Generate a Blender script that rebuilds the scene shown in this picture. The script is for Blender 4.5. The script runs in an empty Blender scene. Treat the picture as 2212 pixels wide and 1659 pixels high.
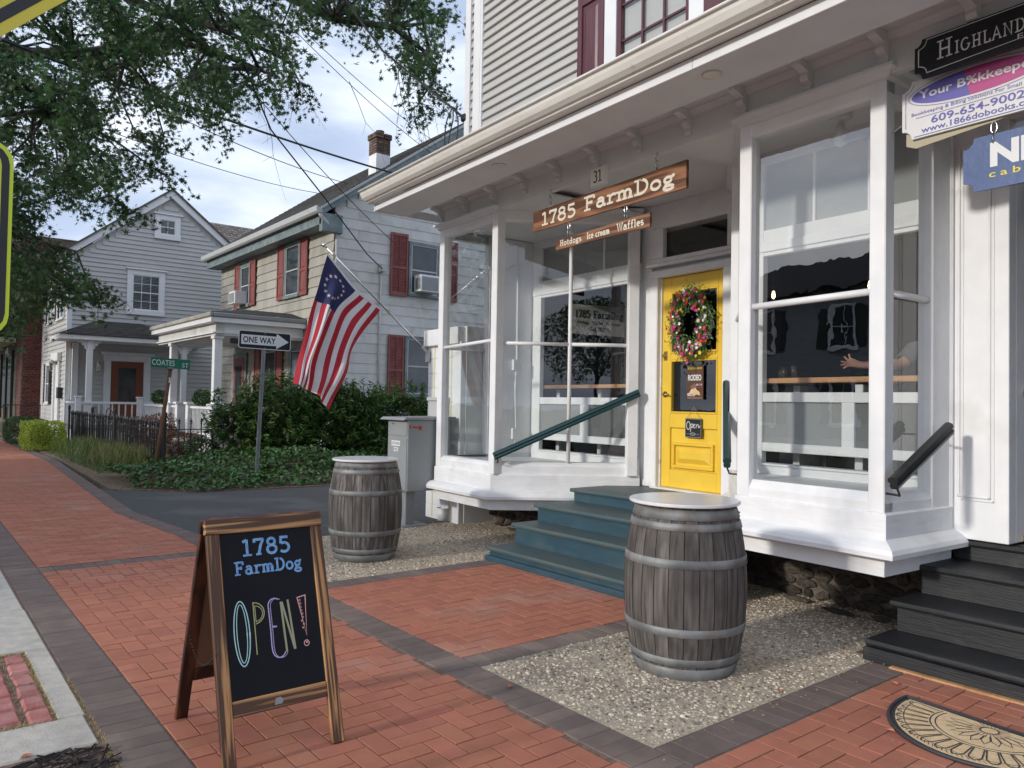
import bpy, math, random
import numpy as np
from mathutils import Vector, Matrix, Euler
random.seed(7); np.random.seed(7)
rad = math.radians
scene = bpy.context.scene
# ------------------------------------------------------------------ camera
cam_d = bpy.data.cameras.new('camera'); cam = bpy.data.objects.new('camera', cam_d)
scene.collection.objects.link(cam); scene.camera = cam
YAW, PITCH, ROLL, EYE = rad(38.6), rad(1.47), rad(1.0), 1.4
fw = Vector((math.sin(YAW)*math.cos(PITCH), math.cos(YAW)*math.cos(PITCH), math.sin(PITCH)))
r0 = Vector((math.cos(YAW), -math.sin(YAW), 0)); u0 = r0.cross(fw)
rt = r0*math.cos(ROLL)+u0*math.sin(ROLL); up = -r0*math.sin(ROLL)+u0*math.cos(ROLL)
cam.matrix_world = Matrix(((rt.x, up.x, -fw.x, 0), (rt.y, up.y, -fw.y, 0), (rt.z, up.z, -fw.z, EYE), (0, 0, 0, 1)))
cam_d.sensor_width = 36; cam_d.lens = 36*1661/2212; cam_d.clip_start = .05; cam_d.clip_end = 2000
# ------------------------------------------------------------------ light
SUN_EL, SUN_AZ = rad(18), rad(-86.8)      # azimuth of the sun, clockwise from +Y (street direction)
w = bpy.data.worlds.new('World'); scene.world = w; w.use_nodes = True
nt = w.node_tree; nd = nt.nodes; lk = nt.links; nd.clear()
o_ = nd.new('ShaderNodeOutputWorld'); bg = nd.new('ShaderNodeBackground'); bg.inputs[1].default_value = .14
sky = nd.new('ShaderNodeTexSky'); sky.sky_type = 'NISHITA'; sky.sun_disc = False
sky.sun_elevation = SUN_EL; sky.sun_rotation = SUN_AZ; sky.air_density = 1.0; sky.dust_density = 3.0
tc = nd.new('ShaderNodeTexCoord'); mp = nd.new('ShaderNodeMapping'); mp.inputs['Scale'].default_value = (1, 1, 3.2)
mp.inputs['Rotation'].default_value = (0, 0, .6)
lk.new(tc.outputs['Generated'], mp.inputs['Vector'])
n1 = nd.new('ShaderNodeTexNoise'); n1.inputs['Scale'].default_value = 2.3; n1.inputs['Detail'].default_value = 7; n1.inputs['Roughness'].default_value = .52; n1.inputs['Distortion'].default_value = .4
n2 = nd.new('ShaderNodeTexNoise'); n2.inputs['Scale'].default_value = 5.0; n2.inputs['Detail'].default_value = 6
lk.new(mp.outputs[0], n1.inputs['Vector']); lk.new(mp.outputs[0], n2.inputs['Vector'])
r1 = nd.new('ShaderNodeValToRGB'); r1.color_ramp.elements[0].position = .30; r1.color_ramp.elements[1].position = .58
r1.color_ramp.elements[0].color = (.55, .55, .55, 1)
r2 = nd.new('ShaderNodeValToRGB'); r2.color_ramp.elements[0].position = .35; r2.color_ramp.elements[1].position = .68
r2.color_ramp.elements[0].color = (2.9, 3.45, 4.6, 1); r2.color_ramp.elements[1].color = (5.5, 5.9, 6.6, 1)
lk.new(n1.outputs['Fac'], r1.inputs[0]); lk.new(n2.outputs['Fac'], r2.inputs[0])
mx = nd.new('ShaderNodeMix'); mx.data_type = 'RGBA'
lk.new(r1.outputs[0], mx.inputs[0]); lk.new(sky.outputs[0], mx.inputs[6]); lk.new(r2.outputs[0], mx.inputs[7])
lk.new(mx.outputs[2], bg.inputs[0]); lk.new(bg.outputs[0], o_.inputs[0])
sd = bpy.data.lights.new('sun', 'SUN'); sd.energy = 1.55; sd.angle = rad(3.5); sd.color = (1, .95, .87)
sun = bpy.data.objects.new('sun', sd); scene.collection.objects.link(sun)
sdir = Vector((math.sin(SUN_AZ)*math.cos(SUN_EL), math.cos(SUN_AZ)*math.cos(SUN_EL), math.sin(SUN_EL)))
sun.rotation_euler = (-sdir).to_track_quat('-Z', 'Y').to_euler(); sun.location = (-20, 0, 20)
vs = scene.view_settings; vs.view_transform = 'Standard'; vs.look = 'None'; vs.exposure = 0.60; vs.gamma = 1; vs.use_curve_mapping = False
try:
    scene.cycles.max_bounces = 7; scene.cycles.transparent_max_bounces = 12; scene.cycles.use_denoising = True
except Exception: pass

# ------------------------------------------------------------------ materials
def mat(name, col, rough=.6, col2=None, scale=8, stretch=(1, 1, 1), detail=4, bump=.0, bscale=None, bstretch=None, rnd=.0,
        metal=0, spec=.5, hue=0, coord='Object', ramp=(.35, .65), attr=False, dirt=None, dirt_scale=1.2, dirt_pos=(.5, .75), bdist=.004, trans=0, dirt_w=False):
    m = bpy.data.materials.new(name); m.use_nodes = True
    nt = m.node_tree; N = nt.nodes; L = nt.links; b = N['Principled BSDF']
    b.inputs['Roughness'].default_value = rough; b.inputs['Metallic'].default_value = metal
    b.inputs['Specular IOR Level'].default_value = spec
    t = N.new('ShaderNodeTexCoord'); oi = N.new('ShaderNodeObjectInfo')
    ad = N.new('ShaderNodeVectorMath'); ad.operation = 'MULTIPLY_ADD'
    L.new(oi.outputs['Random'], ad.inputs[0]); ad.inputs[1].default_value = (7.3, 11.1, 5.7)
    L.new(t.outputs[coord], ad.inputs[2])
    def noise(sc, st, det, src=None):
        mpn = N.new('ShaderNodeMapping'); mpn.inputs['Scale'].default_value = st
        L.new(src or ad.outputs[0], mpn.inputs[0])
        n = N.new('ShaderNodeTexNoise'); n.inputs['Scale'].default_value = sc; n.inputs['Detail'].default_value = det
        L.new(mpn.outputs[0], n.inputs['Vector']); return n.outputs['Fac']
    def mixc(f, A, B, mode='MIX'):
        x = N.new('ShaderNodeMix'); x.data_type = 'RGBA'; x.blend_type = mode
        if isinstance(f, float): x.inputs[0].default_value = f
        else: L.new(f, x.inputs[0])
        for k, v in ((6, A), (7, B)):
            if isinstance(v, tuple): x.inputs[k].default_value = v if len(v) == 4 else (*v, 1)
            else: L.new(v, x.inputs[k])
        return x.outputs[2]
    c = (*col, 1)
    if col2:
        f = noise(scale, stretch, detail); r = N.new('ShaderNodeValToRGB')
        r.color_ramp.elements[0].position, r.color_ramp.elements[1].position = ramp
        L.new(f, r.inputs[0]); c = mixc(r.outputs[0], (*col, 1), (*col2, 1))
    if dirt:
        f = noise(dirt_scale, (1, 1, 1), 6, N.new('ShaderNodeNewGeometry').outputs['Position'] if dirt_w else (t.outputs['Object'] if coord == 'Object' and not rnd else None))
        r = N.new('ShaderNodeValToRGB'); r.color_ramp.elements[0].position, r.color_ramp.elements[1].position = dirt_pos
        L.new(f, r.inputs[0]); c = mixc(r.outputs[0], c, (*dirt, 1))
    if rnd or attr:
        hs = N.new('ShaderNodeHueSaturation')
        if attr:
            at = N.new('ShaderNodeAttribute'); at.attribute_name = 'rnd'; src = at.outputs['Fac']
        else: src = oi.outputs['Random']
        mr = N.new('ShaderNodeMapRange'); mr.inputs[3].default_value = 1-rnd; mr.inputs[4].default_value = 1+rnd
        L.new(src, mr.inputs[0]); L.new(mr.outputs[0], hs.inputs['Value'])
        if hue:
            mu = N.new('ShaderNodeMath'); mu.operation = 'MULTIPLY'; mu.inputs[1].default_value = 13.7; L.new(src, mu.inputs[0])
            fr = N.new('ShaderNodeMath'); fr.operation = 'FRACT'; L.new(mu.outputs[0], fr.inputs[0])
            mh = N.new('ShaderNodeMapRange'); mh.inputs[3].default_value = .5-hue; mh.inputs[4].default_value = .5+hue
            L.new(fr.outputs[0], mh.inputs[0]); L.new(mh.outputs[0], hs.inputs['Hue'])
        if isinstance(c, tuple): hs.inputs['Color'].default_value = c
        else: L.new(c, hs.inputs['Color'])
        c = hs.outputs[0]
    if isinstance(c, tuple): b.inputs['Base Color'].default_value = c
    else: L.new(c, b.inputs['Base Color'])
    if bump:
        f = noise(bscale or scale*3, bstretch or stretch, 5); bn = N.new('ShaderNodeBump')
        bn.inputs['Strength'].default_value = bump; bn.inputs['Distance'].default_value = bdist
        L.new(f, bn.inputs['Height']); L.new(bn.outputs[0], b.inputs['Normal'])
    if trans:
        tr = N.new('ShaderNodeBsdfTranslucent'); ms = N.new('ShaderNodeMixShader'); ms.inputs[0].default_value = trans
        if isinstance(c, tuple): tr.inputs[0].default_value = c
        else: L.new(c, tr.inputs[0])
        L.new(b.outputs[0], ms.inputs[1]); L.new(tr.outputs[0], ms.inputs[2]); L.new(ms.outputs[0], N['Material Output'].inputs[0])
    return m

def glass(name, base=.07, wav=0.0, wscale=3, tint=(.96, .98, .97)):
    m = bpy.data.materials.new(name); m.use_nodes = True; nt = m.node_tree; N = nt.nodes; L = nt.links; N.clear()
    o = N.new('ShaderNodeOutputMaterial'); tr = N.new('ShaderNodeBsdfTransparent'); tr.inputs[0].default_value = (*tint, 1)
    gl = N.new('ShaderNodeBsdfGlossy'); gl.inputs['Roughness'].default_value = .003
    lw = N.new('ShaderNodeLayerWeight'); lw.inputs[0].default_value = .5
    p = N.new('ShaderNodeMath'); p.operation = 'POWER'; p.inputs[1].default_value = 4; L.new(lw.outputs['Facing'], p.inputs[0])
    ma = N.new('ShaderNodeMath'); ma.operation = 'MULTIPLY_ADD'; ma.inputs[1].default_value = .85; ma.inputs[2].default_value = base; L.new(p.outputs[0], ma.inputs[0])
    ms = N.new('ShaderNodeMixShader'); L.new(ma.outputs[0], ms.inputs[0]); L.new(tr.outputs[0], ms.inputs[1]); L.new(gl.outputs[0], ms.inputs[2]); L.new(ms.outputs[0], o.inputs[0])
    if wav:
        t = N.new('ShaderNodeTexCoord'); n = N.new('ShaderNodeTexNoise'); n.inputs['Scale'].default_value = wscale; n.inputs['Detail'].default_value = 2.5
        L.new(t.outputs['Object'], n.inputs[0]); bn = N.new('ShaderNodeBump'); bn.inputs['Strength'].default_value = 1; bn.inputs['Distance'].default_value = wav
        L.new(n.outputs['Fac'], bn.inputs['Height']); L.new(bn.outputs[0], gl.inputs['Normal'])
    return m

def emit(name, col, s):
    m = bpy.data.materials.new(name); m.use_nodes = True; b = m.node_tree.nodes['Principled BSDF']
    b.inputs['Emission Color'].default_value = (*col, 1); b.inputs['Emission Strength'].default_value = s; return m

def woodgrain(name, dark, light, axis, freq=26, dist=7, rough=.5, gscale=2.0, st3=None):
    m = bpy.data.materials.new(name); m.use_nodes = True; nt = m.node_tree; N = nt.nodes; L = nt.links; b = N['Principled BSDF']; b.inputs['Roughness'].default_value = rough
    t = N.new('ShaderNodeTexCoord'); oi = N.new('ShaderNodeObjectInfo'); ad = N.new('ShaderNodeVectorMath'); ad.operation = 'MULTIPLY_ADD'
    L.new(oi.outputs['Random'], ad.inputs[0]); ad.inputs[1].default_value = (3.3, 4.1, 2.7); L.new(t.outputs['Object'], ad.inputs[2])
    mpn = N.new('ShaderNodeMapping'); st = [1, 1, 1]; st[axis] = .09; st = st3 or st; mpn.inputs['Scale'].default_value = st; L.new(ad.outputs[0], mpn.inputs[0])
    n = N.new('ShaderNodeTexNoise'); n.inputs['Scale'].default_value = gscale*3; n.inputs['Detail'].default_value = 2; L.new(mpn.outputs[0], n.inputs[0])
    mm = N.new('ShaderNodeMath'); mm.operation = 'MULTIPLY'; mm.inputs[1].default_value = freq*1.0; L.new(n.outputs['Fac'], mm.inputs[0])
    fr = N.new('ShaderNodeMath'); fr.operation = 'PINGPONG'; fr.inputs[1].default_value = 1; L.new(mm.outputs[0], fr.inputs[0])
    n2 = N.new('ShaderNodeTexNoise'); n2.inputs['Scale'].default_value = 90; n2.inputs['Detail'].default_value = 3; L.new(mpn.outputs[0], n2.inputs[0])
    a2 = N.new('ShaderNodeMath'); a2.operation = 'MULTIPLY_ADD'; a2.inputs[1].default_value = .7; L.new(n2.outputs['Fac'], a2.inputs[0]); L.new(fr.outputs[0], a2.inputs[2])
    r = N.new('ShaderNodeValToRGB'); r.color_ramp.elements[0].position = .45; r.color_ramp.elements[1].position = 1.1
    r.color_ramp.elements[0].color = (*light, 1); r.color_ramp.elements[1].color = (*dark, 1); L.new(a2.outputs[0], r.inputs[0]); L.new(r.outputs[0], b.inputs['Base Color'])
    bn = N.new('ShaderNodeBump'); bn.inputs['Strength'].default_value = .3; bn.inputs['Distance'].default_value = .002; L.new(a2.outputs[0], bn.inputs['Height']); L.new(bn.outputs[0], b.inputs['Normal'])
    return m

M = {}
M['brick'] = mat('red_paver', (.395, .145, .086), .9, (.345, .122, .075), 7, rnd=.09, hue=.004, bump=.5, bscale=140, dirt=(.40, .25, .19), dirt_scale=1.3, dirt_pos=(.54, .88), bdist=.003, dirt_w=True)
M['brick_j'] = mat('red_paver_joined', (.395, .145, .086), .9, (.345, .122, .075), 7, rnd=.09, hue=.004, attr=True, bump=.5, bscale=140, dirt=(.40, .25, .19), dirt_scale=1.3, dirt_pos=(.54, .88), bdist=.003, dirt_w=True)
M['dbrick'] = mat('dark_paver', (.155, .112, .098), .88, (.128, .094, .083), 12, rnd=.12, bump=.5, bscale=150, dirt=(.26, .20, .16), dirt_scale=1.6, dirt_pos=(.52, .8), bdist=.003, dirt_w=True)
M['dbrick_j'] = mat('dark_paver_joined', (.155, .112, .098), .88, (.128, .094, .083), 12, rnd=.14, attr=True, bump=.5, bscale=150, bdist=.003)
M['oldbrick'] = mat('old_brick', (.33, .10, .085), .85, (.42, .20, .18), 10, rnd=.15, bump=.8, bscale=80, bdist=.005)
M['joint'] = mat('joint_sand', (.21, .135, .10), .95, (.12, .08, .06), 30, bump=.5, bscale=200)
M['concrete'] = mat('concrete', (.50, .46, .40), .9, (.40, .37, .33), 14, bump=.7, bscale=90, dirt=(.30, .27, .24), dirt_scale=4, dirt_pos=(.55, .8))
M['aggbed'] = mat('aggregate_cement', (.48, .40, .30), .95, (.34, .28, .21), 60, bump=1, bscale=200, dirt=(.20, .15, .11), dirt_scale=1.5, dirt_pos=(.5, .8))
M['pebble'] = mat('pebbles', (.40, .335, .26), .7, rnd=.75, hue=.012, attr=True)
M['asphalt'] = mat('asphalt', (.045, .045, .047), .95, (.085, .085, .086), 90, bump=1, bscale=150, dirt=(.135, .13, .125), dirt_scale=1.1, dirt_pos=(.5, .8), bdist=.006)
M['soil'] = mat('soil', (.115, .08, .055), .95, (.19, .14, .09), 9, bump=1, bscale=60, bdist=.02)
M['earth'] = mat('ground_earth', (.10, .12, .06), .95, (.14, .12, .08), 3, bump=.6, bscale=30, bdist=.02)
M['mulch'] = mat('mulch', (.022, .018, .018), .9, (.05, .04, .035), 30, rnd=.4, attr=True)
M['white'] = mat('white_paint', (.80, .80, .80), .45, (.73, .735, .75), 5, bump=.5, bscale=16, bstretch=(1, 1, .8), bdist=.003, dirt=(.58, .57, .53), dirt_scale=3.0, dirt_pos=(.58, .95))
M['whiter'] = mat('rough_white_paint', (.80, .80, .80), .45, (.72, .725, .74), 5, bump=.9, bscale=13, bstretch=(.35, .35, 1.6), bdist=.008, dirt=(.55, .54, .50), dirt_scale=3.0, dirt_pos=(.58, .95))
M['whitet'] = mat('white_trim', (.78, .78, .78), .4, (.72, .725, .74), 4, bump=.15, bscale=30, bdist=.003)
M['cream'] = mat('gutter_cream', (.76, .74, .69), .38, (.68, .655, .60), 3, bump=.1, bscale=20, stretch=(1, 1, 8), dirt=(.38, .33, .29), dirt_scale=9, dirt_pos=(.62, .8))
M['graytrim'] = mat('soffit_paint', (.75, .765, .775), .55, (.70, .715, .72), 4, bump=.15, bscale=30)
M['siding'] = mat('gray_vinyl_siding', (.50, .49, .47), .5, (.46, .45, .435), 2, rnd=.025, stretch=(1, 1, 6), bump=.1, bscale=50, dirt=(.42, .40, .37), dirt_scale=1.2, dirt_pos=(.5, .9))
M['sidingB'] = mat('pale_gray_siding', (.50, .495, .48), .5, (.46, .455, .445), 2, rnd=.03, stretch=(1, 1, 6), dirt=(.44, .43, .41), dirt_scale=.9, dirt_pos=(.5, .9))
M['shakeA'] = mat('asbestos_shingle', (.62, .61, .59), .7, (.56, .55, .53), 3, rnd=.06, stretch=(1, 1, .25), bump=.4, bscale=60, bstretch=(3, 3, .3), dirt=(.36, .34, .30), dirt_scale=2.2, dirt_pos=(.55, .85))
M['shakeF'] = mat('front_shingle_weathered', (.42, .40, .345), .75, (.33, .31, .27), 2.5, rnd=.08, stretch=(1, 1, .2), bump=.4, bscale=60, bstretch=(3, 3, .3), attr=True)
M['roof'] = mat('roof_shingle', (.030, .030, .029), .97, (.052, .049, .045), 5, rnd=.25, attr=True, bump=.6, bscale=90)
M['roofb'] = mat('roof_shingle_brown', (.19, .16, .14), .9, (.14, .12, .105), 5, rnd=.25, attr=True, bump=.6, bscale=90)
M['shutter'] = mat('red_shutter_paint', (.27, .075, .065), .55, (.20, .055, .05), 6, bump=.2, bscale=60)
M['burg'] = mat('burgundy_shutter', (.085, .022, .032), .35, (.11, .035, .045), 3, stretch=(6, 6, .5), bump=.15, bscale=40)
M['tealtrim'] = mat('faded_teal_trim', (.22, .27, .275), .6, (.13, .17, .18), 5, bump=.3, bscale=50)
M['darkglass'] = mat('window_dark_glass', (.028, .034, .04), .06, (.05, .06, .065), 3, spec=.8)
M['blind'] = mat('window_blind', (.16, .19, .20), .3, (.07, .085, .09), 1, spec=.6)
M['bluestep'] = mat('teal_step_paint', (.030, .072, .098), .45, (.024, .060, .082), 4, bump=.3, bscale=30, stretch=(6, .8, 6), dirt=(.075, .105, .11), dirt_scale=4, dirt_pos=(.5, .9))
M['bluetread'] = mat('worn_teal_tread', (.045, .09, .105), .5, (.085, .105, .10), 5, bump=.5, bscale=30, stretch=(8, .5, 6), bstretch=(10, .5, 8), dirt=(.10, .105, .09), dirt_scale=3, dirt_pos=(.5, .85))
M['blackstep'] = mat('black_step_paint', (.009, .010, .012), .5, (.016, .017, .020), 4, bump=.6, bscale=22, stretch=(6, .6, 6), bstretch=(8, .35, 9), bdist=.004, dirt=(.07, .065, .055), dirt_scale=5, dirt_pos=(.62, .95))
M['railteal'] = mat('dark_green_rail', (.012, .045, .050), .3, (.016, .052, .058), 5, bump=.15, bscale=40)
M['railblack'] = mat('black_rail', (.018, .020, .022), .35, (.028, .03, .032), 8, bump=.3, bscale=60)
M['stone'] = mat('field_stone', (.055, .046, .040), .9, (.14, .112, .085), 6, rnd=.45, bump=1, bscale=25, bdist=.02)
M['mortar'] = mat('old_mortar', (.17, .14, .11), .95, (.07, .058, .045), 8, bump=1, bscale=30, bdist=.02)
M['stave'] = mat('weathered_oak', (.052, .043, .038), .8, (.19, .172, .158), 11, stretch=(4, 4, .30), rnd=.18, ramp=(.32, .85), detail=9, bump=.6, bscale=30, bstretch=(5, 5, .3), dirt=(.05, .043, .038), dirt_scale=3.5, dirt_pos=(.45, .72), bdist=.003)
M['stave2'] = mat('pale_weathered_oak', (.065, .056, .050), .82, (.27, .25, .235), 8, stretch=(5, 5, .22), rnd=.26, ramp=(.38, .8), detail=9, bump=.6, bscale=30, bstretch=(5, 5, .3), dirt=(.045, .038, .033), dirt_scale=2.6, dirt_pos=(.42, .68), bdist=.003)
M['hoop'] = mat('galvanised_hoop', (.27, .275, .275), .6, (.14, .145, .145), 7, metal=.3, bump=.3, bscale=50, dirt=(.15, .11, .08), dirt_scale=7, dirt_pos=(.52, .8))
M['tabletop'] = mat('white_tabletop', (.72, .71, .71), .24, (.68, .67, .67), 4, dirt=(.60, .58, .55), dirt_scale=9, dirt_pos=(.55, .8), bump=.1, bscale=12)
M['burnt'] = woodgrain('burnt_pine', (.075, .028, .010), (.46, .235, .088), 2, 6, rough=.5, gscale=12, st3=(1, .10, .035))
M['burnth'] = woodgrain('burnt_pine_rail', (.075, .028, .010), (.46, .235, .088), 0, 6, rough=.5, gscale=12, st3=(.035, .3, 1))
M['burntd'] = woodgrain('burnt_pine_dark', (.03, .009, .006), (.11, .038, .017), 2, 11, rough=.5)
M['board'] = mat('blackboard', (.010, .011, .014), .7, (.013, .014, .017), 3, spec=.15)
M['boardback'] = mat('hardboard', (.20, .115, .07), .7)
M['walnut'] = woodgrain('walnut_board', (.10, .038, .016), (.30, .135, .062), 0, 9, rough=.45, gscale=2.5)
M['pinewood'] = woodgrain('counter_pine', (.32, .15, .06), (.52, .28, .13), 0, 4, rough=.4)
M['plaque'] = mat('plaque_white', (.88, .86, .80), .5)
M['letter'] = mat('cream_lettering', (.74, .68, .56), .5)
M['yellow'] = mat('yellow_door_paint', (.80, .54, .05), .42, (.75, .49, .045), 4, bump=.35, bscale=22, bstretch=(1, 1, 3), bdist=.003)
M['brass'] = mat('brass', (.50, .36, .14), .3, metal=1)
M['chrome'] = mat('steel', (.62, .62, .63), .22, metal=1)
M['grayp'] = mat('gray_cabinet_paint', (.265, .28, .285), .5, (.24, .25, .255), 4, bump=.15, bscale=40, dirt=(.19, .195, .20), dirt_scale=3, dirt_pos=(.6, .9))
M['lgray'] = mat('pale_gray_metal', (.45, .46, .45), .45)
M['iron'] = mat('rusty_black_iron', (.010, .010, .010), .55, (.022, .018, .016), 12, bump=.4, bscale=60)
M['rust'] = mat('rusted_post', (.15, .075, .04), .85, (.10, .055, .035), 9, bump=.6, bscale=50)
M['galv'] = mat('galvanised_post', (.27, .28, .285), .5, (.22, .23, .235), 9, metal=.5)
M['black'] = mat('matte_black', (.012, .012, .014), .45)
M['signblack'] = mat('gloss_black', (.012, .013, .018), .25)
M['signwhite'] = mat('sign_white', (.72, .72, .73), .35, (.68, .68, .69), 5)
M['green'] = mat('sign_green', (.005, .17, .095), .4, (.004, .14, .08), 4)
M['yg'] = mat('sign_yellow', (.72, .60, .05), .4)
M['yg2'] = mat('sign_lime', (.62, .74, .03), .4)
M['navy'] = mat('flag_navy', (.022, .026, .095), .8, (.028, .032, .11), 3, trans=.2, bump=.2, bscale=30)
M['fred'] = mat('flag_red', (.46, .022, .04), .8, (.40, .018, .034), 4, trans=.25, bump=.2, bscale=30)
M['fwhite'] = mat('flag_white', (.74, .73, .75), .8, (.68, .67, .70), 4, trans=.3, bump=.2, bscale=30)
M['leafT'] = mat('oak_leaf', (.058, .118, .042), .5, rnd=.5, hue=.03, attr=True, trans=.42)
M['leafB'] = mat('laurel_leaf', (.080, .150, .035), .35, rnd=.45, hue=.03, attr=True, trans=.2)
M['leafH'] = mat('golden_hedge_leaf', (.36, .44, .055), .5, rnd=.35, hue=.03, attr=True, trans=.3)
M['leafG'] = mat('hedge_leaf', (.035, .085, .02), .5, rnd=.4, hue=.02, attr=True, trans=.2)
M['leafR'] = mat('russet_leaf', (.13, .055, .03), .6, rnd=.4, hue=.05, attr=True, trans=.2)
M['ivy'] = mat('ivy_leaf', (.050, .115, .026), .4, rnd=.55, hue=.035, attr=True, trans=.15)
M['grass'] = mat('grass_blade', (.095, .15, .040), .6, rnd=.4, hue=.04, attr=True, trans=.3)
M['dry'] = mat('dry_grass', (.40, .30, .14), .8, rnd=.35, hue=.02, attr=True, trans=.2)
M['bark'] = mat('bark', (.035, .029, .024), .9, (.06, .05, .042), 10, bump=1, bscale=30, bstretch=(1, 1, .3), bdist=.02)
M['cable'] = mat('cable_rubber', (.02, .02, .022), .6)
M['redbrick'] = mat('wall_brick', (.155, .052, .038), .85, (.11, .04, .03), 10, rnd=.3, bump=.4, bscale=60)
M['redbrick_j'] = mat('wall_brick_joined', (.155, .052, .038), .85, (.11, .04, .03), 10, rnd=.25, attr=True, bump=.4, bscale=60)
M['chimbrick'] = mat('sooty_brick', (.10, .06, .045), .9, (.16, .11, .085), 10, rnd=.3)
M['bluesid'] = mat('blue_siding', (.22, .32, .36), .6, (.19, .28, .32), 3)
M['beige'] = mat('beige_trim', (.42, .38, .27), .6)
M['dgreen'] = mat('dark_green_paint', (.02, .03, .028), .5)
M['lamp'] = mat('lantern_metal', (.34, .32, .27), .35, metal=.6)
M['door'] = mat('stained_door', (.22, .065, .03), .4, (.17, .045, .02), 8, stretch=(6, 6, .4))
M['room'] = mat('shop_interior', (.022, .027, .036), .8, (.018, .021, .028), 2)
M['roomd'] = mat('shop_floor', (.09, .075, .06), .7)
M['mesh'] = mat('screen_mesh', (.30, .315, .32), .6, (.27, .28, .285), 120)
M['glass'] = glass('old_window_glass', .105, .0006, 4)
M['glassw'] = glass('wavy_window_glass', .21, .0011, 3.5)
M['dglass'] = glass('door_glass', .10, .0004, 3)
M['skin'] = mat('skin', (.50, .27, .19), .5)
M['shirt'] = mat('shirt', (.10, .10, .12), .8)
M['purple'] = mat('print_purple', (.13, .12, .42), .35)
M['magenta'] = mat('print_magenta', (.45, .07, .24), .35)
M['signblue'] = mat('sign_blue', (.075, .12, .27), .45, (.06, .10, .23), 6, bump=.4, bscale=40)
M['tan'] = mat('coir_mat', (.72, .53, .31), .95, (.62, .44, .25), 40, bump=.4, bscale=250)
M['rubber'] = mat('rubber', (.035, .035, .042), .6)
M['poster'] = mat('poster_brown', (.12, .055, .03), .4, (.075, .035, .022), 9)
M['chalkb'] = mat('chalk_blue', (.22, .42, .70), .8, (.13, .29, .55), 60)
M['chalkc'] = mat('chalk_cyan', (.45, .72, .72), .8)
M['chalko'] = mat('chalk_olive', (.42, .42, .20), .8)
M['chalkl'] = mat('chalk_lavender', (.50, .42, .72), .8)
M['chalkg'] = mat('chalk_khaki', (.34, .34, .22), .8)
M['chalkp'] = mat('chalk_pink', (.80, .42, .42), .8)
M['redtape'] = mat('red_sticker', (.38, .03, .03), .5)
M['ytrim'] = mat('yellow_tape', (.66, .58, .25), .5)
M['twine'] = mat('twine', (.36, .25, .12), .9)
for nm_, c_ in dict(p_red=(.55, .03, .03), p_mag=(.50, .03, .20), p_yel=(.75, .52, .03), p_wht=(.75, .70, .68), p_grn=(.07, .16, .035)).items(): M[nm_] = mat('petal_'+nm_[2:], c_, .6, rnd=.3, attr=True)
M['bulb'] = emit('lit_bulb', (1, .70, .32), 9)
M['sackcloth'] = mat('fallen_leaf_tan', (.50, .20, .12), .7)

# ------------------------------------------------------------------ mesh core
COL = scene.collection
FROT = math.pi/2-rad(3.2)
FO = Vector((4.50, 2.147, 0)); FA = Vector((math.sin(rad(3.2)), math.cos(rad(3.2)), 0)); FN = Vector((-math.cos(rad(3.2)), math.sin(rad(3.2)), 0))
def W(s, d, z=0): return FO+FA*s+FN*d+Vector((0, 0, z))
OFF = {}      # object -> (offset of its origin in the frame its geometry is written in)
def tag(o, label=None, cat=None, group=None, kind=None):
    if label: o['label'] = label
    if cat: o['category'] = cat
    if group: o['group'] = group
    if kind: o['kind'] = kind
    return o
def thing(name, label, cat, loc=(0, 0, 0), rz=0, group=None, facade=False):
    """An Empty. With facade=True, loc and all child geometry are in storefront coordinates (along, out, up)."""
    o = bpy.data.objects.new(name, None); COL.objects.link(o); o.empty_display_size = .2
    if facade: o.location = W(*loc); o.rotation_euler = (0, 0, FROT)
    else: o.location = loc; o.rotation_euler = (0, 0, rz)
    OFF[o.name] = Vector(loc)
    return tag(o, label, cat, group)
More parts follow.
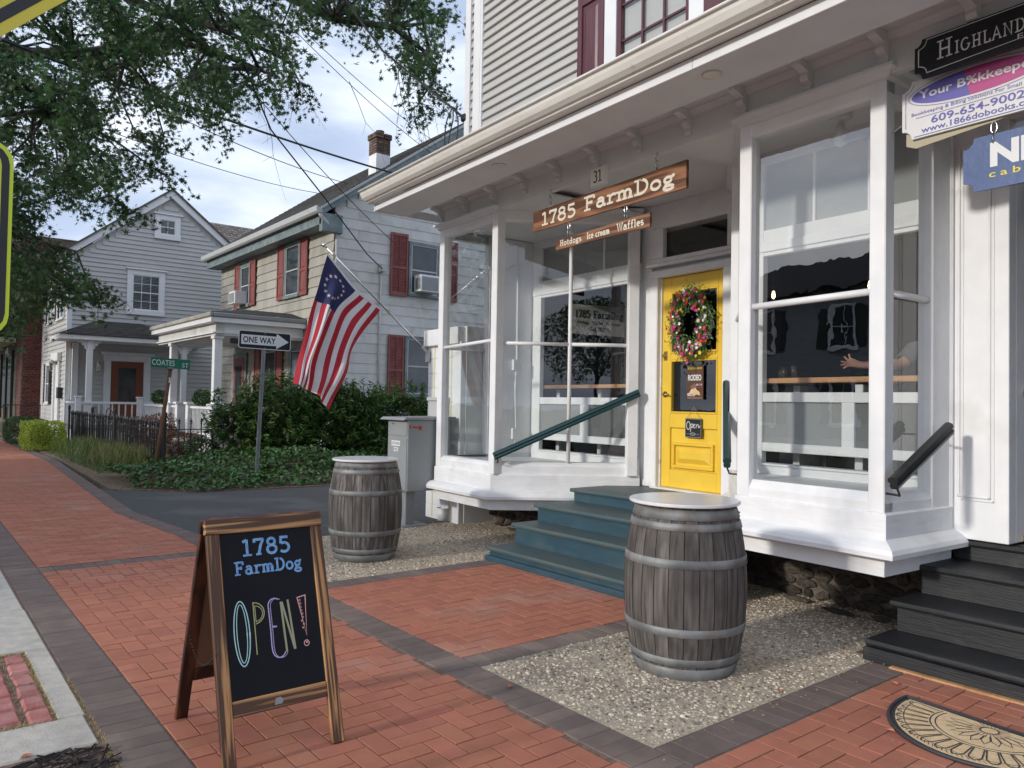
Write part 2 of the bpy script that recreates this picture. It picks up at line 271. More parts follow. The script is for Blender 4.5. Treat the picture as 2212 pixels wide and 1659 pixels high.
class MB:
    def __init__(s): s.v = []; s.f = []; s.r = []; s.cur = 0.; s.sm = False
    def add(s, vs, fs):
        n = len(s.v); s.v += [tuple(p) for p in vs]; s.f += [tuple(i+n for i in q) for q in fs]; s.r += [s.cur]*len(vs); return s
    def box(s, a, b, c=0):
        x0, y0, z0 = [min(p, q) for p, q in zip(a, b)]; x1, y1, z1 = [max(p, q) for p, q in zip(a, b)]
        if not c:
            return s.add([(x0,y0,z0),(x1,y0,z0),(x1,y1,z0),(x0,y1,z0),(x0,y0,z1),(x1,y0,z1),(x1,y1,z1),(x0,y1,z1)],
                         [(3,2,1,0),(4,5,6,7),(0,1,5,4),(1,2,6,5),(2,3,7,6),(3,0,4,7)])
        c = min(c, (x1-x0)*.45, (y1-y0)*.45, (z1-z0)*.45)
        vs = []
        for z, sz in ((z0, 1), (z1, -1)):
            for x, y, sx, sy in ((x0,y0,1,1),(x1,y0,-1,1),(x1,y1,-1,-1),(x0,y1,1,-1)):
                vs += [(x+sx*c, y+sy*c, z), (x+sx*c, y, z+sz*c), (x, y+sy*c, z+sz*c)]
        X = lambda i, k: i*3+k
        fs = [(X(3,0),X(2,0),X(1,0),X(0,0)), (X(4,0),X(5,0),X(6,0),X(7,0)),
              (X(0,1),X(1,1),X(5,1),X(4,1)), (X(2,1),X(3,1),X(7,1),X(6,1)), (X(1,2),X(2,2),X(6,2),X(5,2)), (X(3,2),X(0,2),X(4,2),X(7,2))]
        for i in range(4):
            j = (i+1) % 4
            ki = 1 if i in (0, 2) else 2
            fs += [(X(i,0),X(j,0),X(j,ki),X(i,ki)), (X(i+4,ki),X(j+4,ki),X(j+4,0),X(i+4,0))]
        for i, (p, q) in enumerate(((2,1),(1,2),(2,1),(1,2))):
            fs.append((X(i,p),X(i,q),X(i+4,q),X(i+4,p)))
            fs.append((X(i,0),X(i,q),X(i,p)) if True else ()); fs.append((X(i+4,0),X(i+4,p),X(i+4,q)))
        return s.add(vs, fs)
    def tube(s, pts, r, n=8, caps=True):
        pts = [Vector(p) for p in pts]; rs = r if isinstance(r, (list, tuple)) else [r]*len(pts)
        vs = []; fs = []; ref = None
        for i, p in enumerate(pts):
            t = (pts[min(i+1, len(pts)-1)]-pts[max(i-1, 0)])
            t = t.normalized() if t.length > 1e-9 else Vector((0, 0, 1))
            if ref is None: ref = Vector((0, 0, 1)) if abs(t.z) < .9 else Vector((1, 0, 0))
            u = t.cross(ref).normalized(); v = u.cross(t).normalized(); ref = v
            for k in range(n):
                a = 2*math.pi*k/n; vs.append(p+(u*math.cos(a)+v*math.sin(a))*rs[i])
        for i in range(len(pts)-1):
            for k in range(n):
                q = (k+1) % n; fs.append((i*n+q, i*n+k, (i+1)*n+k, (i+1)*n+q))
        if caps: fs += [tuple(range(n)), tuple(reversed(range((len(pts)-1)*n, len(pts)*n)))]
        return s.add(vs, fs)
    def lathe(s, prof, cx=0, cy=0, n=32, a0=0, a1=2*math.pi, closed=True):
        full = abs(a1-a0-2*math.pi) < 1e-6; m = n if full else n+1; k = len(prof); vs = []; fs = []
        for i in range(m):
            a = a0+(a1-a0)*i/n; vs += [(cx+r*math.cos(a), cy+r*math.sin(a), z) for r, z in prof]
        for i in range(n):
            j = (i+1) % m
            for q in range(k-1): fs.append((i*k+q, j*k+q, j*k+q+1, i*k+q+1))
        return s.add(vs, fs)
    def prism(s, prof, axis, a, b):
        """extrude closed 2D profile along axis (0,1,2) from a to b"""
        n = len(prof); mk = {0: lambda p, t: (t, p[0], p[1]), 1: lambda p, t: (p[0], t, p[1]), 2: lambda p, t: (p[0], p[1], t)}[axis]
        vs = [mk(p, a) for p in prof]+[mk(p, b) for p in prof]
        fs = [tuple(reversed(range(n))), tuple(range(n, 2*n))]+[(i, (i+1) % n, n+(i+1) % n, n+i) for i in range(n)]
        return s.add(vs, fs)
    def sweep(s, path, prof, closed=False):
        """sweep (outward offset, z) profile along a plan polyline; outward is to the right of travel"""
        P = [Vector((p[0], p[1])) for p in path]; k = len(prof); vs = []; fs = []; n = len(P)
        for i, p in enumerate(P):
            d0 = (P[i]-P[i-1]).normalized() if i > 0 else (P[1]-P[0]).normalized()
            d1 = (P[i+1]-P[i]).normalized() if i < n-1 else d0
            n0 = Vector((d0.y, -d0.x)); n1 = Vector((d1.y, -d1.x)); m = (n0+n1); m = m/(m.length_squared)*2 if m.length > 1e-6 else n0
            vs += [(p.x+m.x*o, p.y+m.y*o, z) for o, z in prof]
        for i in range(n-1):
            for q in range(k-1): fs.append((i*k+q, (i+1)*k+q, (i+1)*k+q+1, i*k+q+1))
        return s.add(vs, fs)
    def xf(s, f): s.v = [tuple(f(*p)) for p in s.v]; return s
    def build(s, name, m, parent=None, smooth=False, kind=None, label=None, frame=None):
        me = bpy.data.meshes.new(name)
        if parent is not None:
            off = OFF.get(parent.name, Vector((0, 0, 0))); V = np.array(s.v)-np.array(off)
        else:
            V = np.array(s.v)
            if frame == 'F': V = np.array([tuple(W(*p)) for p in s.v])
            off = Vector((float((V[:, 0].min()+V[:, 0].max())/2), float((V[:, 1].min()+V[:, 1].max())/2), float(V[:, 2].min()))); V = V-np.array(off)
        me.from_pydata(V.tolist(), [], s.f)
        me.materials.append(M[m] if isinstance(m, str) else m)
        if any(s.r):
            at = me.attributes.new('rnd', 'FLOAT', 'POINT'); at.data.foreach_set('value', s.r)
        if smooth: me.polygons.foreach_set('use_smooth', [True]*len(me.polygons))
        o = bpy.data.objects.new(name, me); COL.objects.link(o)
        if parent is not None: o.parent = parent; OFF[o.name] = off
        else: o.location = off; OFF[o.name] = off
        if kind: o['kind'] = kind
        if label: o['label'] = label
        return o
def fix_normals(o):
    import bmesh
    bm = bmesh.new(); bm.from_mesh(o.data); bmesh.ops.recalc_face_normals(bm, faces=bm.faces); bm.to_mesh(o.data); bm.free(); return o
def B(name, m, parent, a, b, c=.004, **k): return MB().box(a, b, c).build(name, m, parent, **k)
def inst(src, name, parent, loc, rot=(0, 0, 0), scale=None):
    o = bpy.data.objects.new(name, src.data if hasattr(src, 'data') else src); COL.objects.link(o)
    o.parent = parent; o.location = Vector(loc)-OFF.get(parent.name, Vector((0, 0, 0))); o.rotation_euler = rot
    if scale: o.scale = scale
    return o
def copy_tree(o, parent=None):
    c = o.copy(); COL.objects.link(c); c.parent = parent
    for ch in o.children: copy_tree(ch, c)
    return c
def boxmesh(name, m, sx, sy, sz, c=.004):
    b = MB().box((-sx/2, -sy/2, -sz), (sx/2, sy/2, 0), 0)
    me = bpy.data.meshes.new(name)
    if c:
        x, y = sx/2, sy/2
        vs = [(-x+c,-y+c,0),(x-c,-y+c,0),(x-c,y-c,0),(-x+c,y-c,0),(-x,-y,-c),(x,-y,-c),(x,y,-c),(-x,y,-c),(-x,-y,-sz),(x,-y,-sz),(x,y,-sz),(-x,y,-sz)]
        fs = [(0,1,2,3)]+[(i, (i+1)%4, (i+1)%4+4, i+4)[::-1] for i in range(4)]+[(i+4, (i+1)%4+4, (i+1)%4+8, i+8)[::-1] for i in range(4)]
        me.from_pydata(vs, [], fs)
    else: me.from_pydata(b.v, [], b.f)
    me.materials.append(M[m]); return me

# ------------------------------------------------------------------ lettering
_tc = {}
def text_geo(s, size=1.0, bold=0.0, spacing=1.0):
    k = (s, bold, spacing)
    if k not in _tc:
        cu = bpy.data.curves.new('t', 'FONT'); cu.body = s; cu.size = 1; cu.offset = bold; cu.space_character = spacing; cu.resolution_u = 3; cu.fill_mode = 'FRONT'
        o = bpy.data.objects.new('t', cu); COL.objects.link(o)
        dg = bpy.context.evaluated_depsgraph_get(); me = o.evaluated_get(dg).to_mesh()
        _tc[k] = ([tuple(v.co) for v in me.vertices], [tuple(p.vertices) for p in me.polygons]); o.evaluated_get(dg).to_mesh_clear(); bpy.data.objects.remove(o)
    V, F = _tc[k]; return [(x*size, y*size) for x, y, z in V], F
def fit_text(s, x0, y0, w, h, bold=0., spacing=1.0):
    """text fitted into the rectangle (cap box) x0,y0,w,h"""
    V, F = text_geo(s, 1, bold, spacing); xs = [p[0] for p in V]; ys = [p[1] for p in V]
    sx = w/(max(xs)-min(xs)); sy = h/(max(ys)-min(ys)); mx_, my = min(xs), min(ys)
    return [(x0+(x-mx_)*sx, y0+(y-my)*sy) for x, y in V], F
class Plate:
    """flat printing on a plane: origin, u (right), v (up), n (out)"""
    def __init__(s, o, u, v, n=None):
        s.o = Vector(o); s.u = Vector(u); s.v = Vector(v); s.n = Vector(n) if n else s.u.cross(s.v).normalized(); s.mb = {}; s.lift = {}; s.grp = 0
    def P(s, x, y, h=0): return s.o+s.u*x+s.v*y+s.n*h
    def faces(s, m, V, F, h=.002):
        s.mb.setdefault((m, s.grp), MB()).add([s.P(x, y, h) for x, y in V], F)
    def poly(s, m, pts, h=.002): s.faces(m, pts, [tuple(range(len(pts)))], h)
    def text(s, m, t, x, y, w, h_, bold=0., spacing=1., h=.003): V, F = fit_text(t, x, y, w, h_, bold, spacing); g0 = s.grp; s.grp = 1000+len(s.mb); s.faces(m, V, F, h); s.grp = g0
    def stroke(s, m, pts, wd, h=.003, closed=False):
        P = [Vector(p) for p in pts]; n = len(P)
        if closed: P = P+[P[0]]; n += 1
        L_ = []; R_ = []
        for i in range(n):
            a = P[i-1] if i > 0 else (P[-2] if closed else None); b = P[i+1] if i < n-1 else (P[1] if closed else None)
            d0 = (P[i]-a).normalized() if a is not None else (b-P[i]).normalized(); d1 = (b-P[i]).normalized() if b is not None else d0
            t = d0+d1; t = t.normalized() if t.length > .1 else d1
            nn_ = Vector((-t.y, t.x)); k = 1/max(.55, nn_.dot(Vector((-d1.y, d1.x)))); k = min(k, 1.6)
            L_.append(P[i]+nn_*wd/2*k); R_.append(P[i]-nn_*wd/2*k)
        s.lift[m] = s.lift.get(m, 0)+1; hh = h+(s.lift[m] % 40)*.00005
        s.faces(m, [tuple(p) for p in R_+L_], [(i, i+1, n+i+1, n+i) for i in range(n-1)], hh)
    def build(s, parent, name='lettering', frame=None):
        r = []
        for (m, g_), mb in s.mb.items(): r.append(mb.build(name, m, parent, frame=frame))
        return r
def arc(cx, cy, rx, ry, a0, a1, n=14): return [(cx+rx*math.cos(rad(a0+(a1-a0)*i/n)), cy+ry*math.sin(rad(a0+(a1-a0)*i/n))) for i in range(n+1)]
# slab-serif stroke alphabet: width, strokes, serifs (x centre, y, half length)
G = {
 '1': (.55, [[(.3,0),(.3,1)], [(.3,.98),(.08,.86)]], [(.3,.03,.22)]),
 '7': (.62, [[(.05,.95),(.6,.95)], [(.57,.95),(.40,.55),(.28,.0)], [(.07,1),(.07,.76)]], [(.28,.03,.13)]),
 '8': (.62, [arc(.31,.745,.2,.215,0,360,18), arc(.31,.27,.25,.255,0,360,18)], []),
 '5': (.62, [[(.55,.95),(.15,.95),(.12,.56)], arc(.30,.31,.27,.29,125,-140,16)], []),
 '3': (.6, [arc(.28,.75,.22,.22,140,-80,12), arc(.28,.28,.25,.27,80,-145,12)], []),
 'F': (.72, [[(.2,0),(.2,1)], [(.2,.96),(.66,.96)], [(.65,1),(.65,.74)], [(.2,.52),(.5,.52)], [(.5,.64),(.5,.40)]], [(.22,.03,.19), (.12,.96,.1)]),
 'a': (.62, [arc(.27,.2,.2,.19,0,360,16), [(.47,.02),(.47,.45)], arc(.29,.44,.18,.17,0,160,8), [(.47,.04),(.62,.06)]], []),
 'r': (.52, [[(.18,0),(.18,.62)], arc(.40,.36,.21,.24,165,45,8)], [(.19,.03,.17), (.11,.59,.08)]),
 'm': (.98, [[(.16,0),(.16,.62)], [(.49,0),(.49,.42)]+arc(.33,.42,.16,.18,0,150,7), [(.82,0),(.82,.42)]+arc(.66,.42,.16,.18,0,150,7)], [(.16,.03,.13), (.49,.03,.12), (.82,.03,.13), (.08,.59,.08)]),
 'n': (.68, [[(.16,0),(.16,.62)], [(.5,0),(.5,.42)]+arc(.33,.42,.17,.18,0,150,7)], [(.16,.03,.13), (.5,.03,.13), (.08,.59,.08)]),
 'D': (.80, [[(.2,0),(.2,1)], [(.2,.96),(.38,.96)]+arc(.36,.5,.36,.46,88,-88,14)+[(.2,.04)]], [(.12,.03,.1), (.12,.96,.1)]),
 'o': (.62, [arc(.31,.3,.24,.28,0,360,18)], []),
 'g': (.62, [arc(.27,.40,.18,.18,0,360,14), arc(.30,-.11,.25,.14,0,360,14), [(.2,.24),(.15,.12),(.3,.03)], [(.42,.52),(.52,.62),(.6,.58)]], []),
 'H': (.85, [[(.2,0),(.2,1)], [(.66,0),(.66,1)], [(.2,.5),(.66,.5)]], [(.2,.03,.15), (.66,.03,.15), (.2,.97,.15), (.66,.97,.15)]),
 't': (.48, [[(.2,.88),(.2,.16)]+arc(.33,.15,.13,.13,180,320,6), [(.04,.6),(.42,.6)]], []),
 'd': (.66, [arc(.28,.3,.21,.27,0,360,16), [(.5,0),(.5,1)]], [(.42,.97,.09), (.56,.03,.08)]),
 's': (.52, [arc(.26,.44,.18,.15,30,230,10)+arc(.25,.16,.2,.14,60,-150,10)], []),
 'I': (.42, [[(.21,0),(.21,1)]], [(.21,.03,.16), (.21,.97,.16)]),
 'c': (.56, [arc(.30,.3,.22,.27,45,320,14)], []),
 'e': (.58, [[(.08,.32),(.52,.32)]+arc(.30,.3,.22,.27,5,315,14)], []),
 'W': (1.05, [[(.1,1),(.3,0),(.52,.85),(.74,0),(.95,1)]], [(.1,.97,.12), (.52,.9,.08), (.95,.97,.11)]),
 'f': (.46, [[(.2,0),(.2,.78)]+arc(.33,.8,.13,.17,180,40,6), [(.04,.6),(.4,.6)]], [(.2,.03,.15)]),
 'l': (.36, [[(.19,0),(.19,1)]], [(.18,.03,.16), (.11,.97,.08)]),
 'h': (.68, [[(.16,0),(.16,1)], [(.5,0),(.5,.42)]+arc(.33,.42,.17,.18,0,150,7)], [(.16,.03,.13), (.5,.03,.13), (.08,.97,.08)]),
 'G': (.85, [arc(.42,.5,.34,.47,50,335,16)+[(.74,.45)]], [(.7,.45,.13)]),
 'L': (.66, [[(.18,1),(.18,0)], [(.18,.03),(.6,.03),(.6,.25)]], [(.18,.97,.14)]),
 'A': (.8, [[(.08,0),(.38,1),(.70,0)], [(.2,.36),(.58,.36)]], [(.08,.03,.1), (.70,.03,.1)]),
 'N': (.85, [[(.16,0),(.16,1),(.68,0),(.68,1)]], [(.16,.03,.12), (.13,.97,.1), (.68,.97,.12)]),
 'R': (.82, [[(.18,0),(.18,1)], [(.18,.96),(.36,.96)]+arc(.36,.74,.24,.22,85,-85,8)+[(.18,.52)], [(.40,.52),(.7,0)]], [(.18,.03,.13), (.12,.97,.08), (.72,.03,.09)]),
 'O': (.85, [arc(.42,.5,.34,.47,0,360,20)], []),
 'E': (.7, [[(.18,0),(.18,1)], [(.18,.97),(.6,.97),(.6,.78)], [(.18,.5),(.46,.5)], [(.18,.03),(.62,.03),(.62,.24)]], []),
 ' ': (.42, [], []), '-': (.4, [[(.06,.3),(.34,.3)]], []), '.': (.22, [[(.06,.04),(.16,.04)]], []), '2': (.6, [arc(.29,.74,.21,.22,170,-20,10)+[(.08,.05),(.56,.05)]], []), '0': (.6, [arc(.3,.5,.23,.46,0,360,18)], []),
 'S': (.6, [arc(.3,.73,.21,.22,30,250,10)+arc(.29,.27,.24,.24,70,-150,10)], []), 'C': (.7, [arc(.4,.5,.32,.47,45,315,14)], []),
}
def slab(pl, m, text, x, y, w, h, sw=.13, h0=.003, track=.06):
    tot = sum(G[c][0]+track for c in text)-track; k = w/tot; cx = x; g0 = pl.grp; pl.grp = 1000+len(pl.mb)
    for c in text:
        gw, st, se = G[c]
        for q in st: pl.stroke(m, [(cx+a*k, y+b*h) for a, b in q], sw*h, h0)
        for sx, sy, hl in se: pl.stroke(m, [(cx+(sx-hl-.02)*k, y+sy*h), (cx+(sx+hl+.02)*k, y+sy*h)], sw*h*.75, h0+.0001)
        cx += (gw+track)*k
    pl.grp = g0

# ================================================================== GROUND
g = MB().box((-300, -200, -.30), (500, 700, -.12)).build('ground', 'earth', kind='structure')
B('road', 'asphalt', None, (-10, -60, -.2), (-1.6, 200, -.115), 0, kind='structure')
MB().box((.6, 7.35, -.1), (40, 13.2, -.012)).build('side_street', 'asphalt', kind='structure')
# bedding under the pavers, gravel pads
B('paving_bed', 'joint', None, (-1.4, -3, -.11), (4.6, 7.48, -.0045), 0, kind='structure')
B('sidewalk_bed', 'joint', None, (.60, 7.481, -.1), (2.46, 8.2, -.0045), 0, kind='structure')
def band_pts(y): # outer edge of the far sidewalk narrows a little
    return 2.46 if y < 8.2 else (2.46-.16*(y-8.2)/2.0 if y < 10.2 else 2.30+.45*(y-10.2)/9.0)
far = MB(); ys = [8.2+i*1.0 for i in range(40)]
far.add([(x, y, -.0045) for y in ys for x in (.2, band_pts(min(y, 19)))], [(2*i, 2*i+1, 2*i+3, 2*i+2) for i in range(len(ys)-1)])
far.build('far_sidewalk_bed', 'joint', kind='structure')

BM_h = boxmesh('brick', 'brick', .1945, .0945, .05, .0015); BM_v = boxmesh('brick', 'brick', .0945, .1945, .05, .0015)
DM_h = boxmesh('dark_brick', 'dbrick', .196, .0965, .05, .0025); DM_v = boxmesh('dark_brick', 'dbrick', .0965, .196, .05, .0025)
def paving(name, rects, mh, mv, mj, limit=300, label=None):
    """rects: list of (x, y, horizontal?, clip) brick centres; nearest 'limit' are objects, the rest joined"""
    root = bpy.data.objects.new(name, None); COL.objects.link(root); root['kind'] = 'structure'; OFF[root.name] = Vector((0, 0, 0))
    rects = sorted(rects, key=lambda q: q[0]**2+q[1]**2+(60 if (q[1] < 1.6 and q[0] < 2.4) or q[1] < 1.0 else 0))
    jm = MB(); n = 0
    for (x, y, hz, sx, sy) in rects:
        z = random.uniform(-.0011, .0011); rz = random.gauss(0, .006); rx = random.gauss(0, .003); ry = random.gauss(0, .003)
        full = abs(sx-(.1945 if hz else .0945)) < .002 and abs(sy-(.0945 if hz else .1945)) < .002
        if n < limit:
            o = bpy.data.objects.new('brick', mh if hz else mv); COL.objects.link(o); o.parent = root; o.location = (x, y, z); o.rotation_euler = (rx, ry, rz)
            if not full: o.scale = (sx/(.1945 if hz else .0945), sy/(.0945 if hz else .1945), 1)
            n += 1
        else:
            jm.cur = random.random()*.98+.01; c = .002; a, b = sx/2, sy/2
            vs = [(-a+c,-b+c,0),(a-c,-b+c,0),(a-c,b-c,0),(-a+c,b-c,0),(-a,-b,-.012),(a,-b,-.012),(a,b,-.012),(-a,b,-.012)]
            jm.add([(x+p-q*rz, y+q+p*rz, z+r+p*ry*.7+q*rx*.7) for p, q, r in vs], [(0,1,2,3),(1,0,4,5),(2,1,5,6),(3,2,6,7),(0,3,7,4)])
    if jm.v: jm.build('brick_field', mj, root, kind='stuff')
    return root
def herring(x0, x1, y0, y1, ox=0, oy=0):
    out = []; u = .1
    for i in range(int((x0-ox)/u)-3, int((x1-ox)/u)+3):
        for j in range(int((y0-oy)/u)-3, int((y1-oy)/u)+3):
            k = (i-j) % 4
            if k == 0: r = (ox+i*u, oy+j*u, ox+(i+2)*u, oy+(j+1)*u, True)
            elif k == 3: r = (ox+i*u, oy+j*u, ox+(i+1)*u, oy+(j+2)*u, False)
            else: continue
            a, b, c, d = max(r[0], x0), max(r[1], y0), min(r[2], x1), min(r[3], y1)
            if c-a < .03 or d-b < .03: continue
            out.append(((a+c)/2, (b+d)/2, r[4], c-a-.0055, d-b-.0055))
    return out
def row(x0, y0, dx, dy, n, sx, sy): return [(x0+dx*i, y0+dy*i, sx > sy, sx, sy) for i in range(n)]
main = herring(.93, 2.26, .6, 7.10, .93, .02)
paving('brick_sidewalk', main, BM_h, BM_v, 'brick_j', 300)
entry = herring(2.465, 4.16, 3.49, 5.34, 2.465, 3.49)
paving('entrance_paving', entry, BM_h, BM_v, 'brick_j', 300)
stepp = herring(2.465, 4.34, .2, 1.91, 2.465, .01)
paving('step_paving', stepp, BM_h, BM_v, 'brick_j', 300)
# dark bands
bands = row(2.3625, 1.0, 0, .1, 64, .196, .0965)                       # along the walk
bands += row(2.52, 3.40, .1, 0, 17, .0965, .172)+row(2.52, 5.44, .1, 0, 18, .0965, .19)+row(2.52, 2.015, .1, 0, 18, .0965, .19)
paving('dark_border_bands', [q for q in bands], DM_h, DM_v, 'dbrick_j', 300)
lb = row(.812, 2.6, 0, .1, 80, .218, .0965)+row(.98, 7.20, .1, 0, 14, .0965, .19)
paving('dark_kerb_border', lb, DM_h, DM_v, 'dbrick_j', 120)
# beyond the crossing band: the walk goes on and bends a little
def farfield():
    jm = MB(); dk = MB()
    y = 7.31
    while y < 40:
        xo = band_pts(min(y, 19)); st = .1 if y < 20 else .2
        xr = xo-.2; k = int(round(y/.1))
        x = .93-(k % 2)*.1
        while x < xr:
            a, b = max(x, .93), min(x+.2, xr)
            if b-a > .02:
                jm.cur = random.random()*.98+.01; z = random.uniform(-.001, .001)
                jm.add([(a+.002, y+.002, z), (b-.002, y+.002, z), (b-.002, y+st-.004, z), (a+.002, y+st-.004, z)], [(0, 1, 2, 3)])
            x += .2
        dk.cur = random.random()*.98+.01; dk.add([(xr+.003, y+.002, 0), (xo, y+.002, 0), (xo, y+st-.004, 0), (xr+.003, y+st-.004, 0)], [(0, 1, 2, 3)])
        if y > 10.6: dk.cur = random.random()*.98+.01; dk.add([(.70, y+.002, 0), (.925, y+.002, 0), (.925, y+st-.004, 0), (.70, y+st-.004, 0)], [(0, 1, 2, 3)])
        y += st
    jm.build('far_brick_walk', 'brick_j', kind='structure'); dk.build('far_dark_border', 'dbrick_j', kind='structure')
farfield()
# aggregate pads
def pad(name, pts, n, z=.0):
    P = MB().prism(pts, 2, -.1, z-.0012); o = fix_normals(P.build(name, 'aggbed', kind='structure'))
    xs = [p[0] for p in pts]; ys_ = [p[1] for p in pts]; pb = MB()
    def inside(x, y):
        c = False
        for i in range(len(pts)):
            x1, y1 = pts[i]; x2, y2 = pts[i-1]
            if (y1 > y) != (y2 > y) and x < (x2-x1)*(y-y1)/(y2-y1)+x1: c = not c
        return c
    k = 0
    while k < n:
        x = random.uniform(min(xs)+.012, max(xs)-.012); y = random.uniform(min(ys_)+.012, max(ys_)-.012)
        if not inside(x, y): continue
        k += 1; r = random.uniform(.0055, .0125)*(1+.4*(random.random() < .1)); e = random.uniform(.55, 1); a = random.uniform(0, math.pi); h = r*random.uniform(.3, .65)
        pb.cur = random.random()*.98+.01; ca, sa = math.cos(a), math.sin(a); vs = []
        for t in range(5):
            q = 2*math.pi*t/5+random.uniform(-.25, .25); px, py = r*math.cos(q), r*e*math.sin(q); vs.append((x+px*ca-py*sa, y+px*sa+py*ca, z-.003))
        for t in range(5):
            vx, vy, _ = vs[t]; vs.append((x+(vx-x)*.62, y+(vy-y)*.62, z-.003+h))
        pb.add(vs, [(0,1,6,5),(1,2,7,6),(2,3,8,7),(3,4,9,8),(4,0,5,9),(5,6,7,8,9)])
    OFF[o.name] = Vector(o.location); pb.build('pebbles', 'pebble', o, kind='stuff')
    return o
pad('gravel_pad', [(2.465, 2.115), (4.37, 2.115), (4.37, 2.25), (6.2, 2.25), (6.2, 3.9), (4.17, 3.9), (4.17, 3.31), (2.465, 3.31)], 17000)
pad('rear_gravel_pad', [(2.465, 5.54), (4.17, 5.54), (4.17, 5.2), (6.6, 5.2), (6.6, 7.9), (4.6, 7.5), (2.465, 7.36)], 17000)
# concrete kerb pieces and the old brick inset
slabs = [((.30, 5.93), (.685, 7.6)), ((.30, 4.955), (.69, 5.925)), ((.58, 3.835), (.69, 4.95)), ((.20, 3.49), (.68, 3.83)), ((.3, 7.61), (.66, 12))]
kerb = thing('concrete_kerb', None, None); kerb['kind'] = 'structure'
for (a, b) in slabs: MB().box((a[0], a[1], -.1), (b[0], b[1], .004), .008).build('concrete_slab', 'concrete', kerb)
ins = bpy.data.objects.new('old_brick_inset', None); COL.objects.link(ins); ins['kind'] = 'structure'; OFF[ins.name] = Vector((0, 0, 0))
OB = boxmesh('old_brick', 'oldbrick', .095, .19, .05, .012)
for i in range(2):
    for j in range(6):
        x = .525-.115*i; y = 3.92+.185*j+(.0 if i == 0 else .05)
        o = bpy.data.objects.new('brick', OB); COL.objects.link(o); o.parent = ins; o.location = (x, y, .005+random.uniform(-.003, .003)); o.rotation_euler = (random.gauss(0, .02), random.gauss(0, .02), random.gauss(0, .03)); o.scale = (.98, .88, 1)
gr = MB(); 
def blade(mb, x, y, z, h, w_, lean, az, bend=.5):
    dx, dy = math.cos(az), math.sin(az); px, py = -dy*w_, dx*w_
    x1, y1, z1 = x+dx*lean*.35*h, y+dy*lean*.35*h, z+h*.6; x2, y2, z2 = x+dx*lean*h, y+dy*lean*h, z+h*(1-bend*lean*.5)
    mb.cur = random.random()*.98+.01
    mb.add([(x-px, y-py, z), (x+px, y+py, z), (x1+px*.7, y1+py*.7, z1), (x1-px*.7, y1-py*.7, z1), (x2, y2, z2)], [(0, 1, 2, 3), (3, 2, 4)])
for i in range(2600):
    t = random.random()
    if t < .5: x, y = random.gauss(.575, .009), random.uniform(3.84, 4.9)
    elif t < .72: x, y = random.uniform(.34, .58), random.choice([3.84, 4.93])+random.gauss(0, .014)
    elif t < .78: x, y = .465+random.gauss(0, .007), random.uniform(3.85, 4.9)
    else: x, y = random.gauss(.695, .006), random.uniform(3.2, 4.4)
    blade(gr, x, y, -.006, random.uniform(.006, .02), .0015, random.uniform(.6, 1.8), random.uniform(0, 6.3))
gr.build('dry_grass_in_joints', 'dry'); tag(bpy.data.objects['dry_grass_in_joints'], 'dry yellow grass clippings along the edges of the old brick inset', 'grass', kind='stuff')
mu = MB()
for i in range(900):
    x = random.uniform(.15, .69); y = random.uniform(2.7, 3.47-max(0, (.5-x))*.35); a = random.gauss(0.3, .5); l = random.uniform(.01, .045); ww = random.uniform(.002, .005)
    mu.cur = random.random()*.98+.01; ca, sa = math.cos(a), math.sin(a); z = random.uniform(-.01, .012); t = random.gauss(0, .15)
    mu.add([(x+p*ca-q*sa, y+p*sa+q*ca, z+r+p*t) for p, q, r in ((-l,-ww,0),(l,-ww,0),(l,ww,0),(-l,ww,0),(-l,0,ww*1.6),(l,0,ww*1.6))], [(0,1,5,4),(2,3,4,5),(3,0,4),(1,2,5)])
mu.build('mulch', 'mulch'); tag(bpy.data.objects['mulch'], 'dark shredded bark mulch in the tree pit at the lower left', 'mulch', kind='stuff')
B('tree_pit_soil', 'soil', None, (-1.3, 1.5, -.1), (.70, 3.49, -.012), 0, kind='structure')
# soil strip and planting bed beyond the side street
bed = MB(); bp = [(2.55, 12.9), (3.42, 12.12), (4.46, 11.88), (5.6, 11.81), (6.8, 11.92), (14, 12.0), (14, 16.6), (7.9, 16.6), (7.9, 25), (3.0, 40), (2.85, 24), (2.78, 19), (2.62, 14.6)]
bed.prism(bp, 2, -.11, .004); fix_normals(bed.build('planting_bed', 'soil', kind='structure'))
# litter
def leaf_litter(x, y, col, s, label):
    mb = MB(); pts = [(-.5, 0), (-.2, .22), (.15, .25), (.5, .02), (.2, -.22), (-.2, -.2)]; a = random.random()*6
    mb.add([(x+(p*math.cos(a)-q*math.sin(a))*s, y+(p*math.sin(a)+q*math.cos(a))*s, .006+abs(q)*s*.5+random.random()*.004) for p, q in pts]+[(x, y, .004)], [(0,1,6),(1,2,6),(2,3,6),(3,4,6),(4,5,6),(5,0,6)])
    o = mb.build('fallen_leaf', col); tag(o, label, 'leaf', 'fallen leaves on the paving')
for x, y, s, l in ((2.40, 2.98, .045, 'pink fallen leaf on the dark brick band beside the gravel pad corner'), (3.45, 2.16, .04, 'orange fallen leaf at the front edge of the gravel pad'), (4.28, 2.28, .03, 'small orange leaf on gravel near the black steps'), (4.02, 1.86, .05, 'brown curled leaf on red brick behind the doormat'), (3.42, 1.60, .04, 'dark crumpled leaf beside the rounded end of the doormat'), (.43, 3.50, .05, 'pale pink leaf on the concrete slab by the mulch')):
    leaf_litter(x, y, 'sackcloth', s, l)

